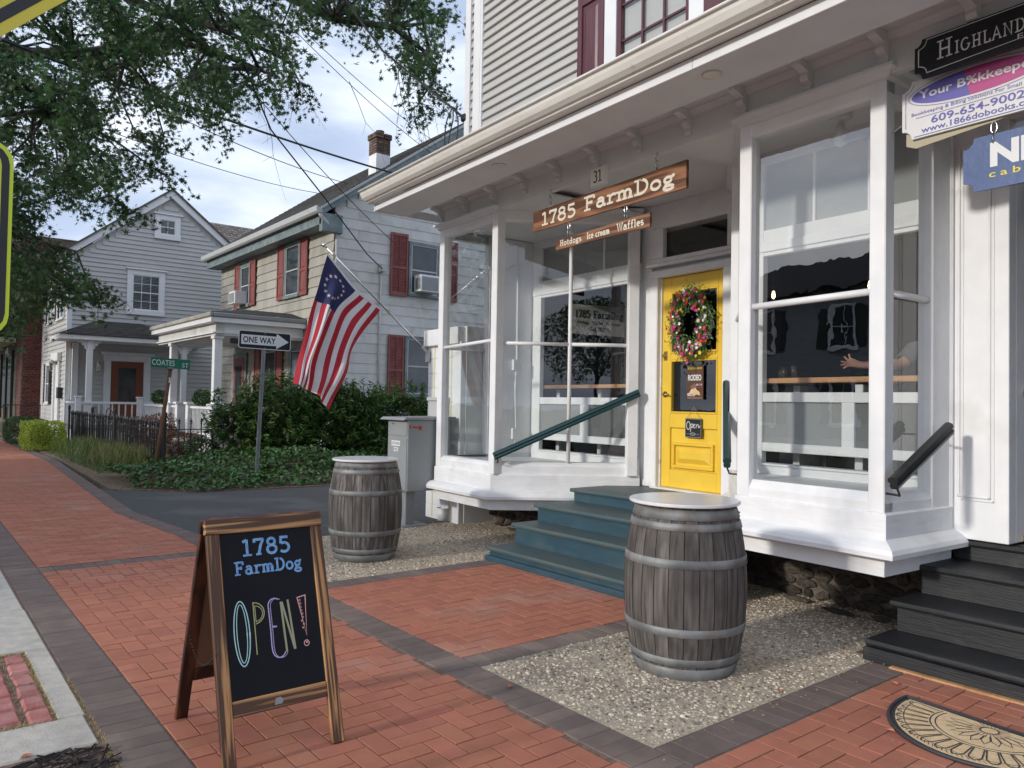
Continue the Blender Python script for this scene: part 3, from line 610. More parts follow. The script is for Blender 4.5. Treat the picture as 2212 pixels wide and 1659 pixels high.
# crumbs, twigs and grit
gt_ = MB()
for i in range(420):
    k = random.random()
    if k < .45: x, y = random.uniform(4.3, 5.2), random.uniform(2.2, 3.6)
    elif k < .6: x, y = random.uniform(4.6, 5.6), random.uniform(5.6, 7.2)
    elif k < .8: x, y = random.uniform(2.46, 4.3), 2.1+random.gauss(0, .05)
    else: x, y = random.uniform(.7, 4.2), random.uniform(1.2, 9)
    l = random.uniform(.003, .012)*(3 if random.random() < .06 else 1); a = random.uniform(0, 6.3); w_ = .0025; gt_.cur = random.random()*.98+.01
    gt_.add([(x-l*math.cos(a), y-l*math.sin(a), .006), (x+w_*math.sin(a), y-w_*math.cos(a), .009), (x+l*math.cos(a), y+l*math.sin(a), .007), (x-w_*math.sin(a), y+w_*math.cos(a), .012)], [(0, 1, 2, 3)])
tag(gt_.build('grit', 'dry'), 'loose grit, seeds and twigs scattered on the paving and gravel', 'grit', kind='stuff')

# ================================================================== STOREFRONT (coordinates: s along the front, d out to the street, z up)
shop = thing('storefront_building', 'white painted corner shop with two glazed display bays, bracketed cornice and gray sided upper floor', 'building', (0, 0, 0), facade=True)
# --- bay plans
LB = [(3.27, -1.27), (4.09, 0), (5.20, 0), (5.20, -1.25)]      # travel so that outward is on the left; reversed below
RB = [(0, -.80), (0, 0), (1.04, 0), (2.10, -1.25)]
def outw(path): return list(reversed(path))                      # sweep wants outward on the right of travel
def skirt(par, path, z):
    p = outw(path)
    for nm, prof in (('lower_board', [(-.03, z[0]), (.0, z[0]), (.004, z[1])]),
                     ('base_moulding', [(0, z[1]-.001), (.085, z[1]), (.105, z[1]+.008), (.108, z[1]+.035), (.095, z[1]+.06), (.06, z[1]+.085), (.025, z[2]+.0), (.018, z[2]+.006)]),
                     ('apron_board', [(.018, z[2]+.006), (.02, z[2]+.01), (.02, z[3]-.008), (.012, z[3]), (0.0, z[3]+.002)]),
                     ('sill_board', [(0.0, z[3]+.002), (0.0, z[4]-.02), (-.012, z[4]), (-.04, z[5]), (-.12, z[5]+.004)])):
        MB().sweep(p, prof).build(nm, 'whiter', par)
    # underside
    MB().add([(s_, d_, z[0]) for s_, d_ in path], [tuple(range(len(path)))]).build('bay_underside', 'whitet', par)
def post(par, s, d, z0, z1, r=.045, name='corner_post', ang=0):
    b = MB().box((-r, -r, z0), (r, r, z1), .006); ca, sa = math.cos(ang), math.sin(ang)
    b.xf(lambda x, y, z: (s+x*ca-y*sa, d+x*sa+y*ca, z)); return b.build(name, 'white', par)
def rod(par, p, q, r, name='glazing_bar', m='white'):
    return MB().tube([p, q], r, 10).build(name, m, par, smooth=True)
def pane(par, a, b, z0, z1, m='glass', ins=.03):
    """single sheet of glass between plan points a, b"""
    A_, B_ = Vector(a), Vector(b); t = (B_-A_).normalized(); n = Vector((-t.y, t.x))*0
    return MB().add([(A_.x, A_.y, z0), (B_.x, B_.y, z0), (B_.x, B_.y, z1), (A_.x, A_.y, z1)], [(0, 1, 2, 3)]).build('pane', m, par)
def bay(path, z, front_m, rail_l, right):
    par = bpy.data.objects.new('display_bay', None); COL.objects.link(par); par.parent = shop; OFF[par.name] = Vector((0, 0, 0))
    skirt(par, path, z)
    gt = 3.265; zb = z[5]
    if not right:
        fr = (4.155, 5.135); 
        for (s, d) in ((4.09-.005, -.035), (5.165, -.04)): post(par, s, d, z[3], gt+.12, .05)
        # inner end post beside the door casing
        post(par, 3.31, -1.19, z[3], gt+.12, .055, ang=rad(57))
    else:
        for (s, d) in ((.05, -.045), (1.0, -.045)): post(par, s, d, z[3], gt+.12, .05)
    # top rail
    MB().sweep(outw(path), [(-.09, gt), (-.012, gt), (-.004, gt+.012), (0, gt+.02), (0, gt+.085), (-.02, gt+.1)]).build('head_rail', 'white', par)
    MB().sweep(outw(path), [(0, gt+.085), (.03, gt+.092), (.045, gt+.12), (.07, gt+.135), (.07, gt+.155), (0, gt+.16)]).build('cap_moulding', 'graytrim', par)
    return par
ZL = (.32, .43, .523, .684, .786, .805); ZR = (.431, .545, .646, .798, .875, .912)
lbay = bay(LB, ZL, 'glass', 2.02, False); rbay = bay(RB, ZR, 'glassw', 2.10, True)
# glazing, left bay
gt = 3.265
pane(lbay, (5.13, -.045), (4.14, -.045), ZL[5], gt, 'glass'); rod(lbay, (5.13, -.03, 2.02), (4.12, -.03, 2.05), .019)
pane(lbay, (5.16, -.62), (5.16, -.08), ZL[5], gt, 'glass'); rod(lbay, (5.17, -.62, 2.02), (5.17, -.08, 2.02), .019)
B('bay_wall', 'whitet', lbay, (5.11, -1.25, ZL[5]-.1), (5.19, -.62, gt+.1)); B('window_stile', 'white', lbay, (5.125, -.66, ZL[5]), (5.205, -.60, gt))
cd = Vector((-math.cos(rad(57)), -math.sin(rad(57)))); cn = Vector((math.sin(rad(57)), -math.cos(rad(57)))) * -1
def cp(t, o=0.0): p = Vector((4.09, 0))+cd*t+Vector((-math.sin(rad(57)), math.cos(rad(57))))*o; return (p.x, p.y)
for a, b in ((.045, .765), (.80, 1.45)):
    pane(lbay, cp(a, -.05), cp(b, -.05), ZL[5], gt, 'glass')
    p, q = cp(a, -.035), cp(b, -.035); rod(lbay, (*p, 2.02), (*q, 2.02), .019)
p = cp(.782, -.035); rod(lbay, (*p, ZL[5]), (*p, gt), .020)
# glazing, right bay
pane(rbay, (.965, -.05), (.085, -.05), ZR[5], gt, 'glassw'); rod(rbay, (.97, -.035, 2.095), (.09, -.035, 2.11), .022)
pane(rbay, (.05, -.09), (.05, -.55), ZR[5], gt, 'glass'); rod(rbay, (.035, -.09, 2.10), (.035, -.58, 2.10), .022)
B('window_stile', 'white', rbay, (-.004, -.66, ZR[3]), (.09, -.55, gt)); 
p0, p1 = Vector((1.06, -.05)), Vector((2.06, -1.22)); 
pane(rbay, tuple(p0+(p1-p0)*.03), tuple(p0+(p1-p0)*.97), ZR[5], gt, 'glass'); rod(rbay, (*(p0), 2.10), (*p1, 2.10), .02)
# --- interior of each bay: floor, ceiling, inner partition with screens
def partition(par, s0, s1, d, zf, sill, gap, rb, mh, tr, top, jambs, stile, zc=3.40):
    t = .05; y0, y1 = d-t, d
    B('partition_sill', 'white', par, (s0, y0-.02, zf), (s1, y1+.02, sill)); B('sill_cap', 'white', par, (s0, y0-.03, sill), (s1, y1+.035, sill+.018))
    B('bottom_rail', 'white', par, (s0, y0, gap), (s1, y1, rb)); B('top_rail', 'white', par, (s0, y0, mh), (s1, y1, tr))
    B('header', 'whitet', par, (s0, y0, top), (s1+.2, y1, top+.20)); B('header_cap', 'whitet', par, (s0, y0, zc-.12), (s1+.2, y1, zc))
    B('header_moulding', 'whitet', par, (s0+.02, y1-.01, top+.03), (s1+.2, y1+.015, top+.10))
    for a, b in jambs: B('jamb', 'white', par, (a, y0-.005, zf), (b, y1+.005, zc-.1))
    for a, b in stile: B('screen_stile', 'white', par, (a, y0+.004, gap+.01), (b, y1-.004, tr-.01))
    e = [s0]+[q for ab in stile for q in ab]+[s1]
    for i in range(0, len(e), 2):
        if e[i+1]-e[i] > .02: B('screen_mesh', 'mesh', par, (e[i]+.002, d-.03, rb-.005), (e[i+1]-.002, d-.024, mh+.005), 0)
    B('sky_reflection_pane', 'mesh', par, (s0, d-.035, top+.2), (s1, d-.03, zc-.12), 0)  # opaque gray colour stands in for pale sky reflection in the upper glass
    for i in range(1, 3): q = s0+(s1-s0)*i/3; B('muntin', 'white', par, (q-.012, y0+.01, top+.2), (q+.012, y1-.01, zc-.12))
partition(lbay, 3.30, 4.94, -1.25, .71, .845, .98, 1.057, 1.403, 1.484, 2.68, [(4.94, 5.11)], [(4.07, 4.20), (3.30, 3.39)])
partition(rbay, .045, 1.307, -.62, .90, .965, 1.072, 1.138, 1.448, 1.52, 2.57, [(1.307, 1.45)], [(.56, .655), (.0, .06)])
B('bay_back_wall', 'whitet', lbay, (5.05, -1.32, .71), (5.19, -1.26, 3.4)); B('bay_back_wall', 'whitet', rbay, (1.45, -.68, .9), (1.62, -.62, 3.4))
MB().add([(5.14, -1.25, .76), (5.14, -.05, .79), (4.11, -.05, .79), (3.36, -1.2, .77), (3.3, -1.25, .76)], [(0, 1, 2, 3, 4)]).build('bay_floor', 'whitet', lbay)
MB().add([(.03, -.63, .905), (.03, -.05, .905), (1.03, -.05, .905), (1.55, -.63, .905)], [(0, 1, 2, 3)]).build('bay_floor', 'whitet', rbay)
B('bay_ceiling', 'graytrim', lbay, (3.26, -1.26, 3.375), (5.19, -.02, 3.39), 0); B('bay_ceiling', 'graytrim', rbay, (.01, -.66, 3.375), (1.7, -.02, 3.39), 0)
# conduit and sockets in the left bay
MB().tube([(5.10, -1.00, .80), (5.10, -1.02, 1.1), (5.10, -1.00, 1.55), (5.10, -1.02, 1.95), (5.10, -1.01, 3.3)], .012, 6).build('conduit', 'whitet', lbay, smooth=True)
for z in (1.80, .98): B('socket_box', 'whitet', lbay, (5.065, -1.06, z), (5.109, -.95, z+.13))
B('cover_panel', 'whitet', lbay, (5.10, -.90, 1.05), (5.109, -.70, 1.62))
# ceiling fitting seen through the right bay
MB().lathe([(.0, 3.375), (.07, 3.375), (.075, 3.34), (.06, 3.325), (.02, 3.32), (.03, 3.28), (.045, 3.22), (.04, 3.17), (.0, 3.15)], .50, -.34, 16).build('ceiling_lamp', 'whitet', rbay, smooth=True)
# --- eave: soffit, fascia, crown, frieze, gutter
E0, E1 = -3.2, 5.20
B('soffit_board', 'graytrim', shop, (E0, .42, 3.462), (E1, .80, 3.48), 0)
B('inner_soffit', 'graytrim', shop, (E0, -.02, 3.607), (E1, .45, 3.63), 0)
B('soffit_lip', 'graytrim', shop, (E0, .42, 3.4805), (E1, .45, 3.6065), 0)
MB().prism([(.0125, 3.6069), (.060, 3.6069), (.058, 3.595), (.045, 3.588), (.030, 3.565), (.0125, 3.56)], 0, E0, E1-.03).build('crown_moulding', 'graytrim', shop)
B('frieze_board', 'graytrim', shop, (E0, -.05, 3.372), (E1, .012, 3.6065), .004)
for a, b in ((E0, .762), (.764, 3.1), (3.102, 5.20)): B('fascia_board', 'whitet', shop, (a, .80, 3.455), (b, .825, 3.528), .003)
B('end_soffit', 'graytrim', shop, (5.201, -.02, 3.448), (5.223, .83, 3.528), .002)
gp = [(0.826, 3.53), (0.9, 3.53), (0.905, 3.5378), (0.935, 3.5462), (0.965, 3.569), (0.985, 3.6047), (0.99, 3.6242), (1.01, 3.6307), (1.01, 3.6405), (0.99, 3.6405), (0.826, 3.6405)]
fix_normals(MB().prism(gp, 0, E0, 5.24).build('gutter', 'cream', shop))
MB().tube([(E0, .903, 3.535), (5.24, .903, 3.535)], .009, 6).build('gutter_bead', 'cream', shop, smooth=True)
MB().tube([(E0, 1.005, 3.640), (5.24, 1.005, 3.640)], .010, 6).build('gutter_lip', 'cream', shop, smooth=True)
MB().add([(E0, 1.0, 3.637), (5.22, 1.0, 3.637), (5.22, -.9, 4.0), (E0, -.9, 4.0)], [(0, 1, 2, 3)]).build('porch_roof', 'roof', shop)
# brackets
bp = [(0, 3.43), (.03, 3.425), (.045, 3.45), (.035, 3.475), (.07, 3.49), (.085, 3.515), (.075, 3.54), (.10, 3.548), (.13, 3.56), (.165, 3.565), (.17, 3.58), (.165, 3.6065), (0, 3.6065)]
bk = fix_normals(MB().prism([(d, z) for d, z in bp], 0, -.0275, .0275).build('bracket', 'graytrim', shop))
bs = [5.15, 4.62, 4.08, 3.56, 3.05, 2.53, 2.02, 1.50, 1.00, .50, 0.0, -.5, -1.0]
bk.location = (bs[0]-OFF[shop.name].x, 0, 0)
for s in bs[1:]: inst(bk, 'bracket', shop, (s, 0, 0))
# recessed downlights
for s in (3.07, .75):
    MB().lathe([(.065, 3.46), (.062, 3.454), (.045, 3.459), (.0, 3.4595)], s, .66, 20).build('recessed_light', 'cream', shop, smooth=True)
# --- entrance recess
zf = .588
B('entrance_ceiling', 'graytrim', shop, (.9, -1.45, 3.44), (4.2, -.03, 3.46), 0)
B('door_wall_left', 'white', shop, (3.06+.10, -1.40, zf), (3.36, -1.30, 3.44)); B('door_wall_right', 'white', shop, (1.9, -1.40, zf-.1), (2.24-.09, -1.30, 3.44)); B('entrance_wall', 'white', shop, (1.60, -1.5, 3.2), (3.6, -1.42, 3.44), 0)
B('transom_wall', 'white', shop, (2.14, -1.41, 3.19), (3.17, -1.31, 3.44))
casing = [((3.055, -1.345, zf), (3.165, -1.275, 2.76)), ((2.135, -1.345, zf), (2.238, -1.275, 2.76)), ((2.135, -1.345, 2.69), (3.165, -1.265, 2.765)),
          ((2.10, -1.345, 2.80), (3.2, -1.25, 2.835)), ((2.12, -1.345, 2.836), (3.18, -1.27, 2.885)), ((2.995, -1.345, 2.886), (3.165, -1.28, 3.195)), ((2.135, -1.345, 2.886), (2.20, -1.28, 3.195))]
for a, b in casing: B('door_casing', 'white', shop, a, b, .008)
B('inner_jamb', 'cream', shop, (3.035, -1.40, zf), (3.054, -1.32, 2.69)); B('transom_backing', 'white', shop, (2.1, -1.42, 2.766), (3.2, -1.346, 2.885), 0)
B('threshold', 'cream', shop, (2.2, -1.42, zf-.03), (3.1, -1.24, zf+.012))
fr = bpy.data.objects.new('transom_window', None); COL.objects.link(fr); fr.parent = shop; OFF[fr.name] = Vector((0, 0, 0))
pane(fr, (2.99, -1.34), (2.205, -1.34), 2.89, 3.19, 'dglass')
# door
door = bpy.data.objects.new('yellow_door', None); COL.objects.link(door); door.parent = shop; OFF[door.name] = Vector((0, 0, 0)); dz = -1.335
def dbox(n, s0, s1, z0, z1, f=0.0, m='yellow', c=.006): return B(n, m, door, (s0, dz-.04, z0), (s1, dz+f, z1), c)
dbox('stile', 2.92, 3.034, zf+.014, 2.688); dbox('stile', 2.239, 2.335, zf+.014, 2.688); dbox('door_rail', 2.335, 2.92, 2.535, 2.688); dbox('door_rail', 2.335, 2.92, 1.86, 1.925); dbox('door_rail', 2.335, 2.92, 1.19, 1.335, 0)
dbox('door_rail', 2.335, 2.92, zf+.014, .78); dbox('recessed_panel', 2.335, 2.92, .78, 1.19, -.018)
for a, b, c, d_ in ((2.37, 2.885, 1.02, 1.05), (2.37, 2.885, .80, .83), (2.37, 2.40, .83, 1.02), (2.855, 2.885, .83, 1.02)): dbox('panel_moulding', a, b, c, d_, .012)
MB().add([(2.42, dz-.016, .85), (2.835, dz-.016, .85), (2.835, dz-.016, 1.0), (2.42, dz-.016, 1.0), (2.47, dz+.012, .895), (2.785, dz+.012, .895), (2.785, dz+.012, .955), (2.47, dz+.012, .955)], [(4,5,6,7),(0,1,5,4),(1,2,6,5),(2,3,7,6),(3,0,4,7)]).build('raised_field', 'yellow', door)
for z0, z1 in ((1.925, 2.535), (1.335, 1.86)):
    pane(door, (2.92, dz-.015), (2.335, dz-.015), z0, z1, 'dglass')
    for a, b, c, d_ in ((2.905, 2.922, z0, z1), (2.333, 2.35, z0, z1), (2.35, 2.905, z0, z0+.017), (2.35, 2.905, z1-.017, z1)): dbox('glazing_bead', a, b, c, d_, .006, c=.004)
h = MB().lathe([(0, 0), (.032, 0), (.03, .008), (.012, .012), (.01, .04), (0, .045)], n=14); h.xf(lambda x, y, z: (2.985+x, dz+z, 1.52+y)); h.tube([(2.985, dz+.045, 1.52), (2.965, dz+.05, 1.52), (2.90, dz+.045, 1.515)], .008, 8)
h.build('lever_handle', 'brass', door, smooth=True)
h = MB().box((2.962, dz, 1.86), (3.008, dz+.008, 1.95), .003); h.tube([(2.985, dz+.005, 1.905), (2.985, dz+.035, 1.905)], .018, 12); h.build('deadbolt', 'brass', door)
# --- wall right of the bay, second doorway
B('pilaster', 'white', shop, (-.335, -.90, zf+.01), (0.02, -.80, 3.5)); B('wall_return', 'white', shop, (-.335, -1.12, zf+.01), (-.30, -.901, 3.5))
B('bay_side_board', 'white', shop, (-.002, -.81, zf), (.07, -.655, 3.42), .004); B('corner_bead', 'white', shop, (-.02, -.80, zf), (.03, -.765, 3.4), .01)
for a, b, c, d_ in ((-.055, -.04, .86, 3.1), (-.235, -.22, .86, 3.1), (-.235, -.04, .86, .875), (-.235, -.04, 3.085, 3.1)): B('panel_moulding', 'white', shop, (a, -.80, c), (b, -.788, d_), .004)
for a, b, c, d_ in ((-.075, -.062, .84, 3.12), (-.255, -.242, .84, 3.12), (-.255, -.062, .84, .853)): B('panel_moulding', 'white', shop, (a, -.80, c), (b, -.793, d_), .003)
B('wall_over_door', 'graytrim', shop, (-3.2, -.9, 3.2), (-.336, -.80, 3.6)); B('recess_ceiling', 'graytrim', shop, (-3.2, -.8, 3.475), (1.1, -.02, 3.49), 0)
bd = bpy.data.objects.new('black_door', None); COL.objects.link(bd); bd.parent = shop; OFF[bd.name] = Vector((0, 0, 0))
B('door_leaf', 'signblack', bd, (-1.2, -1.10, .64), (-.315, -1.06, 2.95)); B('brass_sill', 'brass', bd, (-1.2, -1.07, .60), (-.30, -1.0, .64))
h = MB().lathe([(0, 0), (.03, 0), (.03, .01), (.012, .015), (.012, .04), (.028, .05), (.028, .07), (0, .08)], n=16); h.xf(lambda x, y, z: (-.37+x, -1.06+z, 1.53+y)); h.build('door_knob', 'chrome', bd, smooth=True)
h = MB().lathe([(0, 0), (.012, .005), (.008, .02), (.008, .14), (.02, .15), (.02, .17), (0, .175)], n=12); h.xf(lambda x, y, z: (-.385+x, -1.03+y, .66+z)); h.build('door_bolt', 'chrome', bd, smooth=True)
B('door_frame', 'whitet', bd, (-.315, -1.10, .62), (-.30, -1.0, 3.0))
# shell: back wall, side walls, interior
for a, b in (((-3.2, -6.0, 0), (5.5, -5.9, 8)), ((5.28, -6, 0), (5.36, -1.06, 3.42)), ((-3.2, -6, 0), (-3.1, -.9, 3.4))): B('outer_wall', 'siding', shop, a, b, 0)
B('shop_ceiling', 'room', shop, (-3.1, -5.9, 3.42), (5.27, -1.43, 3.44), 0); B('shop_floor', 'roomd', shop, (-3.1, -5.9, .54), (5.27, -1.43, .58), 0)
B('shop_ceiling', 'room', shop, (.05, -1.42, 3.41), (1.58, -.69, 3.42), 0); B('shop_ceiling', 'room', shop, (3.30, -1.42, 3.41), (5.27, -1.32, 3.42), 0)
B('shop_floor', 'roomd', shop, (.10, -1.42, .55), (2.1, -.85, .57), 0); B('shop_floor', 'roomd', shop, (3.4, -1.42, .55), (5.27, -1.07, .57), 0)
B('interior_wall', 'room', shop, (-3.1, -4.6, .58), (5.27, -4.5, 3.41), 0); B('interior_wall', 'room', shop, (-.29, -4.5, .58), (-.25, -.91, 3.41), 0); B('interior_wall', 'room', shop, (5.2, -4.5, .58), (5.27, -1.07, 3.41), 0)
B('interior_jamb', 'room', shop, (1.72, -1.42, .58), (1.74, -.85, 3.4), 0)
# stone foundation
fnd = bpy.data.objects.new('stone_foundation', None); COL.objects.link(fnd); fnd.parent = shop; OFF[fnd.name] = Vector((0, 0, 0))
B('mortar_wall', 'mortar', fnd, (.12, -1.2, -.1), (5.2, -.78, .45), .01)
def stone_mesh(seed):
    R_ = random.Random(seed); mb = MB(); vs = []; rings = [(-.5, .55), (-.2, .95), (.15, 1.0), (.42, .7)]
    for k, (zz, rr) in enumerate(rings):
        for t in range(7):
            a = 2*math.pi*t/7; q = rr*.5*R_.uniform(.66, 1.18); vs.append((q*math.cos(a), q*math.sin(a)*.9, zz*.5))
    fs = [(k*7+t, k*7+(t+1) % 7, (k+1)*7+(t+1) % 7, (k+1)*7+t) for k in range(3) for t in range(7)]+[tuple(range(21, 28))]
    me = bpy.data.meshes.new('stone'); me.from_pydata(vs, [], fs); me.materials.append(M['stone']); return me
SM = [stone_mesh(i) for i in range(7)]
def stones(s0, s1, d, z1):
    z = .0; r = 0
    while z < z1:
        h_ = random.uniform(.045, .10); s = s0+random.uniform(-.1, .05)
        while s < s1:
            l = random.uniform(.08, .24); o = bpy.data.objects.new('stone', random.choice(SM)); COL.objects.link(o); o.parent = fnd
            o.location = (s+l/2, d, z+h_/2); o.rotation_euler = (-math.pi/2+random.gauss(0, .15), random.gauss(0, .22), 0); o.rotation_mode = 'XYZ'; o.scale = (l*1.05, h_*1.15, random.uniform(.08, .18)); s += l+.008
        z += h_+.004
stones(.12, 1.6, -.77, .5); stones(4.05, 5.1, -.77, .48)
for s, d, l, h_ in ((1.0, -.62, .22, .08), (.62, -.55, .25, .06), (.35, -.62, .14, .07), (4.9, -.66, .16, .06), (4.55, -.6, .2, .05)):
    o = bpy.data.objects.new('stone', random.choice(SM)); COL.objects.link(o); o.parent = fnd; o.location = (s, d, .015); o.scale = (l, h_*1.6, h_)
# --- upper floor
UD = -.80
B('upper_wall', 'siding', shop, (-3.2, -1.4, 3.9), (5.72, UD-.03, 8.2), 0)
cl = MB().prism([(UD-.03, 0), (UD+.012, 0), (UD+.016, .006), (UD-.022, .118), (UD-.03, .118)], 0, 3.755, 5.62); cl = fix_normals(cl.build('clapboard', 'siding', shop)); z = 3.93; cl.location = (cl.location.x, cl.location.y, z)
i = 0
while z < 6.6:
    z += .112; inst(cl, 'clapboard', shop, (0, 0, z)); i += 1
cs = fix_normals(MB().prism([(UD-.03, 0), (UD+.012, 0), (UD+.016, .006), (UD-.022, .118), (UD-.03, .118)], 0, 5.82, 5.90).build('clapboard', 'siding', shop)); z = 3.93; cs.location = (0, 0, z)
while z < 6.6: z += .112; inst(cs, 'clapboard', shop, (0, 0, z))
B('corner_board', 'whitet', shop, (5.62, -1.0, 3.8), (5.82, UD+.03, 8.2), .006); B('corner_board', 'whitet', shop, (5.902, -1.0, 3.8), (6.02, UD+.03, 8.2), .006)
B('corner_board', 'whitet', shop, (5.655, UD+.031, 3.8), (5.785, UD+.036, 8.2), .002)
sh = bpy.data.objects.new('burgundy_shutter', None); COL.objects.link(sh); sh.parent = shop; OFF[sh.name] = Vector((0, 0, 0))
for a, b, c, d_ in ((3.335, 3.405, 4.3, 6.6), (3.675, 3.745, 4.3, 6.6), (3.405, 3.675, 5.55, 5.68), (3.405, 3.675, 4.3, 4.42), (3.405, 3.675, 6.5, 6.6)): B('shutter_frame', 'burg', sh, (a, UD+.01, c), (b, UD+.05, d_), .006)
B('shutter_panel', 'burg', sh, (3.405, UD+.01, 4.42), (3.675, UD+.03, 5.55), .0); B('shutter_panel', 'burg', sh, (3.405, UD+.01, 5.68), (3.675, UD+.03, 6.5), .0)
for z0, z1 in ((4.47, 5.50), (5.73, 6.45)): MB().add([(3.44, UD+.031, z0), (3.64, UD+.031, z0), (3.64, UD+.031, z1), (3.44, UD+.031, z1), (3.465, UD+.044, z0+.03), (3.615, UD+.044, z0+.03), (3.615, UD+.044, z1-.03), (3.465, UD+.044, z1-.03)], [(4,5,6,7),(0,1,5,4),(1,2,6,5),(2,3,7,6),(3,0,4,7)]).build('raised_field', 'burg', sh)
uw = bpy.data.objects.new('upper_window', None); COL.objects.link(uw); uw.parent = shop; OFF[uw.name] = Vector((0, 0, 0))
B('window_frame', 'whitet', uw, (3.16, UD+.0, 4.2), (3.33, UD+.045, 6.6)); B('window_frame', 'whitet', uw, (2.05, UD, 4.2), (2.22, UD+.045, 6.6))
B('sash', 'burg', uw, (3.105, UD-.02, 4.2), (3.158, UD+.03, 6.5)); B('sash', 'burg', uw, (2.222, UD-.02, 4.2), (2.27, UD+.03, 6.5))
B('window_blind', 'whitet', uw, (2.27, UD-.06, 4.2), (3.105, UD-.05, 6.5), 0)
for k in range(22): B('blind_slat', 'whitet', uw, (2.29, UD-.05, 4.62+k*.05), (3.09, UD-.035, 4.645+k*.05), 0)
pane(uw, (3.105, UD+.0), (2.27, UD+.0), 4.2, 6.5, 'dglass')
for s in (2.27+.835/3, 2.27+.835*2/3): B('muntin', 'burg', uw, (s-.012, UD-.01, 4.2), (s+.012, UD+.016, 6.5), .003)
for z in (4.62, 4.98, 5.34, 5.7): B('muntin', 'burg', uw, (2.27, UD-.01, z-.012), (3.105, UD+.014, z+.012), .003)
B('burgundy_shutter_leaf', 'burg', shop, (1.65, UD+.01, 4.3), (2.045, UD+.05, 6.6))
# upper siding right of the window
c2 = fix_normals(MB().prism([(UD-.03, 0), (UD+.012, 0), (UD+.016, .006), (UD-.022, .118), (UD-.03, .118)], 0, -1, 1.65).build('clapboard', 'siding', shop)); z = 4.3; c2.location = (0, 0, z)
while z < 6.0: z += .112; inst(c2, 'clapboard', shop, (0, 0, z))
# --- lean-to cladding panel left of the bay, meter boxes
pn = bpy.data.objects.new('side_cladding', None); COL.objects.link(pn); pn.parent = shop; OFF[pn.name] = Vector((0, 0, 0)); PD = -.33
B('cladding_core', 'whitet', pn, (5.235, -.90, -.02), (6.03, PD-.012, 2.12), 0)
for k in range(12):
    z0 = -.02+k*.178; B('cladding_board', 'whitet', pn, (5.40, PD-.03, z0), (6.03, PD, z0+.174), .003)
B('cladding_post', 'white', pn, (5.225, PD-.05, -.02), (5.40, PD+.022, 2.12), .006); B('cladding_cap', 'white', pn, (5.25, PD-.06, 2.09), (6.06, PD+.06, 2.29), .008); B('cladding_post', 'white', pn, (5.22, -.9, -.02), (5.30, PD-.052, 2.3), .004)
for s in (5.455, 5.86): B('tape_strip', 'ytrim', pn, (s, PD, .0), (s+.022, PD+.004, 2.08), 0)
for s0, s1, z0, z1 in ((5.50, 5.80, 1.13, 1.45), (5.52, 5.82, .74, 1.02)):
    B('meter_box', 'lgray', pn, (s0, PD, z0), (s1, PD+.12, z1), .006); B('meter_lid', 'lgray', pn, (s0-.01, PD, z1-.03), (s1+.01, PD+.14, z1+.012), .004)
B('base_board', 'whitet', pn, (5.30, PD+.001, .32), (5.9, PD+.03, .47), .004)

# ================================================================== STEPS
def stairs(name, label, cat, X, zs, y0, y1, mt, mr, yb1=None, over=.03, extra=None):
    r = thing(name, label, cat, (X[0], (y0+y1)/2, 0)); n = len(zs); t = .034
    for i in range(n):
        x0 = X[i]; x1 = X[i+1]+.05 if i+1 < len(X) else X[-1]+1.2
        e0 = y1 if not yb1 else yb1[i]
        tb = MB(); xs = x0; prof = [(x0+.006, zs[i]-t), (x0, zs[i]-t*.6), (x0, zs[i]-t*.35), (x0+.008, zs[i]), (x1, zs[i]), (x1, zs[i]-t)]
        fix_normals(tb.prism([(p[0], p[1]) for p in prof], 1, y0, e0).build('tread', mt, r))
        zb = zs[i-1] if i else -.02
        B('riser', mr, r, (x0+over, y0+.025 if i else y0+.003, zb), (x0+over+.025, e0-(.03 if i else .003), zs[i]-t), .002)
        B('stringer', mr, r, (x0+over+.026, e0-.045, -.02 if i == 0 else zs[0]*.2), (x1-.03, e0-.02, zs[i]-t-.001), .002)
    return r
bs_ = stairs('teal_steps', 'teal painted wooden steps with worn treads rising to the yellow door', 'steps', [4.17, 4.445, 4.71, 5.16], [.119, .303, .463, .585], 3.30, 5.545, 'bluetread', 'bluestep', yb1=[5.545, 5.545, 5.545, 5.53])
B('base_strip', 'bluestep', bs_, (4.148, 3.30, -.005), (4.198, 5.55, .045), .006)
MB().prism([(6.0, 5.58), (6.0, 3.3), (5.2, 3.3), (5.2, 5.50)], 2, .50, .550).build('landing', 'bluestep', bs_)
ks_ = stairs('black_steps', 'weathered black wooden steps beside the white pilaster at the right edge', 'steps', [4.295, 4.585, 4.90, 5.29], [.112, .285, .462, .588], .2, 2.155, 'blackstep', 'blackstep', yb1=[2.155, 2.155, 2.155, 2.10])
MB().prism([(5.9, 2.10), (5.9, .2), (5.33, .2), (5.33, 2.10)], 2, .45, .553).build('landing', 'blackstep', ks_); B('base_beam', 'blackstep', ks_, (4.285, .2, -.01), (4.33, 2.165, .072), .008); B('footing_board', 'pinewood', None, (4.245, .2, -.02), (4.284, 2.0, .009), .003); tag(bpy.data.objects['footing_board'], 'raw wood board along the foot of the black steps', 'board')
